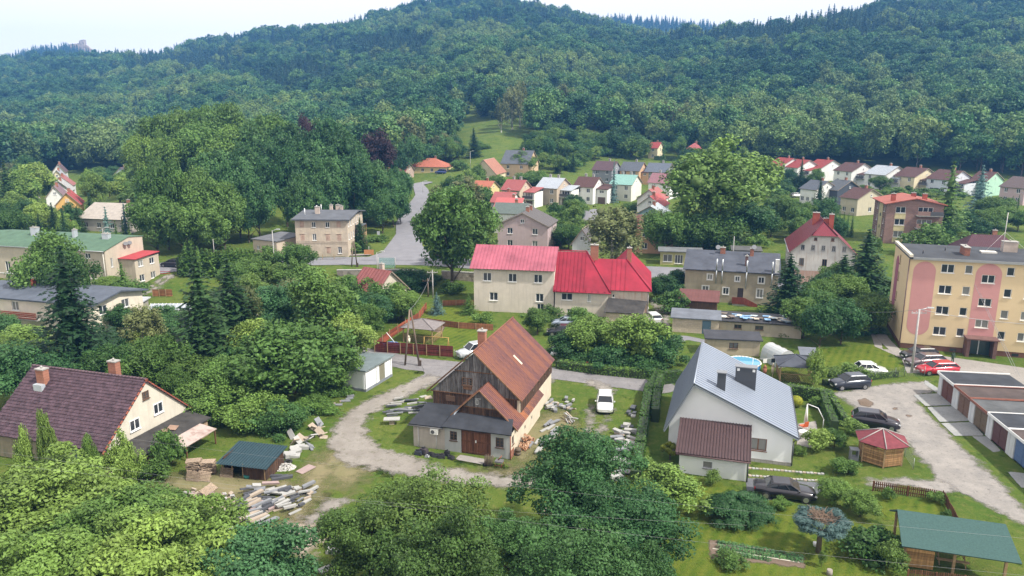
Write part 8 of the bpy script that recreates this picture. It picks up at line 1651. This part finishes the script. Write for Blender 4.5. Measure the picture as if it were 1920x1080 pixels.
X,Y=U(711,505);t=thing('road_sign_panel','translucent green mesh panel on posts above the retaining wall','panel',X,Y);gm,tt,bb=_new('green_mesh');bb.inputs['Base Color'].default_value=(.2,.42,.4,1);bb.inputs['Alpha'].default_value=.35;q=MB();q.box(0,3,-.02,.02,.3,2.2);q.build('mesh_panel',gm,t);[MB().bar((x,0,-.5),(x,0,2.3),.06).build('post',PC,t) for x in (-.05,3.05)]
for px,py,lab,c in ((710,448,'small grey road sign beside the corner house balcony',(.4,.42,.45)),(692,478,'orange board panel at the corner house steps',(.45,.2,.08))):
    X,Y=U(px,py);t=thing('sign_board',lab,'sign',X,Y);q=MB();q.bar((0,.05,-.2),(0,.05,1.8),.05);q.build('post',PC,t);q=MB();q.box(-.35,.35,-.03,.0,.9,1.8) if c[0]<.42 else q.box(-1.0,1.0,-.03,0,0,1.1);q.build('panel',flat('sign_%d' % px,c),t)
X,Y=U(1785,684);t=thing('person','person in a dark green jacket standing behind the red car','person',X,Y,z=None)
import bmesh
def person(par,top=(.03,.06,.04),leg=(.04,.04,.06)):
    V=[(0,0,.95),(0,0,1.2),(0,0,1.42),(0,0,1.52),(0,-.02,1.66),(.09,0,.9),(.1,-.02,.48),(.1,.02,.06),(.1,-.14,.04),(-.09,0,.9),(-.1,-.02,.48),(-.1,.02,.06),(-.1,-.14,.04),(.18,0,1.4),(.25,.03,1.12),(.24,-.06,.86),(-.18,0,1.4),(-.25,.03,1.12),(-.24,-.06,.86)]
    E=[(0,1),(1,2),(2,3),(3,4),(0,5),(5,6),(6,7),(7,8),(0,9),(9,10),(10,11),(11,12),(2,13),(13,14),(14,15),(2,16),(16,17),(17,18)]
    rad=[.14,.13,.14,.06,.1,.09,.065,.045,.04,.09,.065,.045,.04,.07,.05,.035,.07,.05,.035];me=bpy.data.meshes.new('body');me.from_pydata(V,E,[]);o=lnk('body',me,par);md=o.modifiers.new('skin','SKIN')
    for i,r in enumerate(rad): me.skin_vertices[0].data[i].radius=(r,r*.85)
    me.skin_vertices[0].data[0].use_root=True;o.modifiers.new('sub','SUBSURF').levels=1;me.materials.append(flat('jacket_green',top,.9));q=MB();q.obox((0,.02,1.72),(.2,.2,.12));q.build('hair',flat('dark_hair',(.03,.02,.015),.9),par)
person(t)
# castle ruin on the far hill
def ruin():
    X,Y,Z=atY(147,92,1945);zt=Tf(X,Y);t=thing('castle_ruin','pale stone castle ruin on the far hilltop at left','castle ruin',X,Y,z=zt);m=mat('ruin_stone',(.36,.27,.22),.95,'stone',.3,.3,col2=(.45,.36,.3));q=MB();h0=max(6,Z-zt)+9
    q.hull([(-26,0,-10),(14,0,-10),(14,12,-10),(-26,12,-10)],[(-24,1,h0+2),(2,1,h0+5),(2,11,h0+5),(-24,11,h0+2)]);q.build('curtain_wall',m,t);q=MB();q.hull([(2,0,-10),(17,0,-10),(17,12,-10),(2,12,-10)],[(3,1,h0+11),(15,1,h0+14),(15,11,h0+14),(3,11,h0+11)]);q.build('tower',m,t);q=MB();q.hull([(17,0,-12),(34,0,-20),(34,12,-20),(17,12,-12)],[(17,2,h0+2),(30,2,h0-9),(30,10,h0-9),(17,10,h0+2)]);q.build('rock',m,t)
ruin()
# more garden and woodland trees, scattered where the photograph shows closed greenery
def fill(keys,poly,n,group,label,wr=(5,8),hr=(7,11),sp=4.5,seed=0,pxs=None):
    rr=random.Random(seed);P=[U(*p) for p in poly];x0,x1=min(p[0] for p in P),max(p[0] for p in P);y0,y1=min(p[1] for p in P),max(p[1] for p in P);pts=[];k=0
    while len(pts)<n and k<n*60:
        k+=1;x,y=rr.uniform(x0,x1),rr.uniform(y0,y1)
        if poly_sd(np.array([[x,y]]),P)[0]>0 or any((x-a)**2+(y-b)**2<sp*sp for a,b in pts): continue
        pts.append((x,y));key=rr.choice(keys);PR=PROTO[key];me,tm,W0,H0=rr.choice(PR);w,h=rr.uniform(*wr),rr.uniform(*hr)
        if key in ('spruce','column','firf'): w *= .6
        t=thing(NAMES.get(key,'broadleaf_tree'),label,'tree',x,y,rr.uniform(0,6),group);s=(w/W0,w/W0,h/H0);lnk('crown',me,t,sc=s);lnk('trunk',tm,t,sc=s)
fill(['oak','oak','dark','ash'],[(985,312),(1100,300),(1150,292),(1110,270),(1040,266),(985,270),(965,285)],22,'round trees between the meadow and the row houses','round green tree between the meadow and the middle row of houses',(7,10),(6,10),6,1)
fill(['dark','oak','birch'],[(745,330),(755,300),(775,285),(850,280),(862,300),(850,312),(840,300),(760,296)],12,'trees round the yellow bungalow','tree in the greenery round the yellow bungalow',(6,9),(7,12),6,2)
fill(['dark','dark','oak'],[(1150,290),(1215,290),(1260,296),(1290,300),(1340,300),(1340,280),(1150,272)],12,'dark trees behind the upper row','dark tree behind the slate-roofed upper row of houses',(6,9),(7,11),6,3)
fill(['dark','oak','ash','birch'],[(0,345),(70,340),(85,400),(60,430),(0,430)],16,'trees at the far left edge','tree in the greenery at the far left edge',(6,10),(7,12),6,4)
fill(['dark','oak','ash'],[(160,345),(205,345),(250,345),(280,380),(262,400),(165,392)],12,'trees right of the left-hand houses','tree in the greenery right of the left-hand row of houses',(6,9),(6,9),5,5)
fill(['oak','dark','spruce'],[(0,470),(0,440),(120,428),(180,420),(150,436)],12,'trees behind the green roof','tree directly behind the long green roof',(5,8),(6,9),5,6)
fill(['dark','oak','ash'],[(250,455),(250,400),(330,400),(470,440),(470,462),(340,458)],12,'trees between the green building and the thuja hedge','green tree of the wood above the thuja hedge',(7,10),(9,14),6,7)
fill(['dark','oak'],[(700,430),(735,405),(755,385),(745,370),(700,380),(660,400),(650,420)],12,'trees left of the village street','dark bushy tree on the bank left of the village street',(6,9),(7,12),5,8)
fill(['oak','ash','bush'],[(810,440),(830,400),(850,370),(900,350),(915,400),(905,450)],16,'trees right of the village street','green tree between the street and the end-on houses',(5,8),(6,9),5,9)
fill(['oak','ash','teal'],[(0,700),(0,640),(60,660),(150,680),(250,690),(380,720),(440,760),(400,780),(290,720),(150,690)],10,'trees behind the plum-tiled cottage','green tree of the thicket behind the plum-tiled cottage',(4,6),(3,4.5),4.5,10)
fill(['oak','dark','teal'],[(180,690),(200,620),(300,600),(440,590),(500,640),(480,720),(300,700)],11,'thicket trees at left centre','green tree of the thicket round the two tall spruces',(4,6),(3,4.5),5,11)
fill(['dark','oak'],[(1410,450),(1430,400),(1560,410),(1600,430),(1620,450),(1600,480)],12,'trees behind the crimson roof','dark tree beside the whitewashed crimson-roofed house',(5,7),(4,7),5,12)
fill(['dark','oak'],[(1730,470),(1740,440),(1800,420),(1920,420),(1920,440),(1800,450)],12,'trees behind the yellow block','low tree behind the yellow apartment block',(5,7),(4,6),5,13)
fill(['dark','oak','teal'],[(1500,660),(1500,610),(1560,560),(1650,560),(1660,600),(1620,640),(1560,655)],12,'thicket trees left of the yellow block','bushy tree of the thicket left of the yellow block',(4.5,7),(4.5,7),4,14)
fill(['oak','dark','bush'],[(1225,560),(1275,545),(1285,600),(1262,612),(1256,590)],3,'bushes right of the farm track','bushy tree between the farm track and the maroon-roofed shed',(4,5),(3,4.5),3.5,15)
fill(['oak','dark'],[(1440,372),(1460,345),(1500,345),(1500,365),(1470,385)],6,'trees in the right-hand gardens','garden tree left of the slate-roofed white house',(5,7),(4,6),5,16)
fill(['bush','oak'],[(700,620),(650,600),(660,560),(730,575),(760,600)],10,'bushes left of the board fence','bush of the thicket left of the board fence',(4,6),(4,6),3.5,17)
fill(['oak','dark','ash','bush'],[(990,345),(1000,330),(1060,326),(1110,312),(1155,296),(1155,286),(1090,292),(985,312),(980,330)],16,'trees directly behind the middle row','bushy green tree directly behind the middle row of houses',(5,8),(4,7),5,18)
fill(['oak','bush','ash'],[(1600,362),(1640,352),(1760,362),(1860,372),(1850,384),(1740,376),(1640,366)],14,'garden bushes in front of the long row','low garden bush in front of the long row under the wood',(3,5),(2,3.2),4,19)
fill(['oak','ash','dark','bush'],[(1035,410),(1085,398),(1088,440),(1078,468),(1045,470),(1036,440)],16,'garden trees right of the mauve house','green garden tree right of the mauve house',(4,6),(3.5,6),4,20)
fill(['oak','dark'],[(1270,330),(1300,310),(1440,312),(1440,330),(1300,345)],10,'trees behind the tall ashes','green tree behind the pair of tall ashes',(6,8),(6,9),6,21)
fill(['oak','ash'],[(840,372),(890,350),(930,344),(945,352),(915,372),(860,385)],10,'trees below the cream farmhouse','green tree below the cream farmhouse',(5,7),(4,6),5,22)
fill(['oak','ash','birch'],[(440,600),(440,535),(520,518),(570,530),(560,600)],9,'trees left of the tin-roofed cottage','leafy tree in the gardens below the thuja screen',(5,7),(5,7),5,23)
fill(['oak','bush'],[(200,555),(215,535),(240,545),(250,570),(215,580)],3,'small trees beside the annex','small tree beside the farm track below the red annex roof',(4,5),(3,4),4,24)
# ------------------------------------------------------------------ haze
q=MB();q.box(-2600,2600,-80,2420,-3,290);hz=q.mesh('haze',[])
hm=bpy.data.materials.new('haze');hm.use_nodes=True;t_=hm.node_tree;t_.nodes.clear();ov_=t_.nodes.new('ShaderNodeOutputMaterial');pv=t_.nodes.new('ShaderNodeVolumePrincipled')
pv.inputs['Color'].default_value=(.16,.45,1,1);pv.inputs['Density'].default_value=.00025;pv.inputs['Anisotropy'].default_value=.1;t_.links.new(pv.outputs[0],ov_.inputs['Volume'])
hz.materials.append(hm);ho=lnk('haze',hz);ho['kind']='stuff';ho['label']='thin bluish air over the valley'
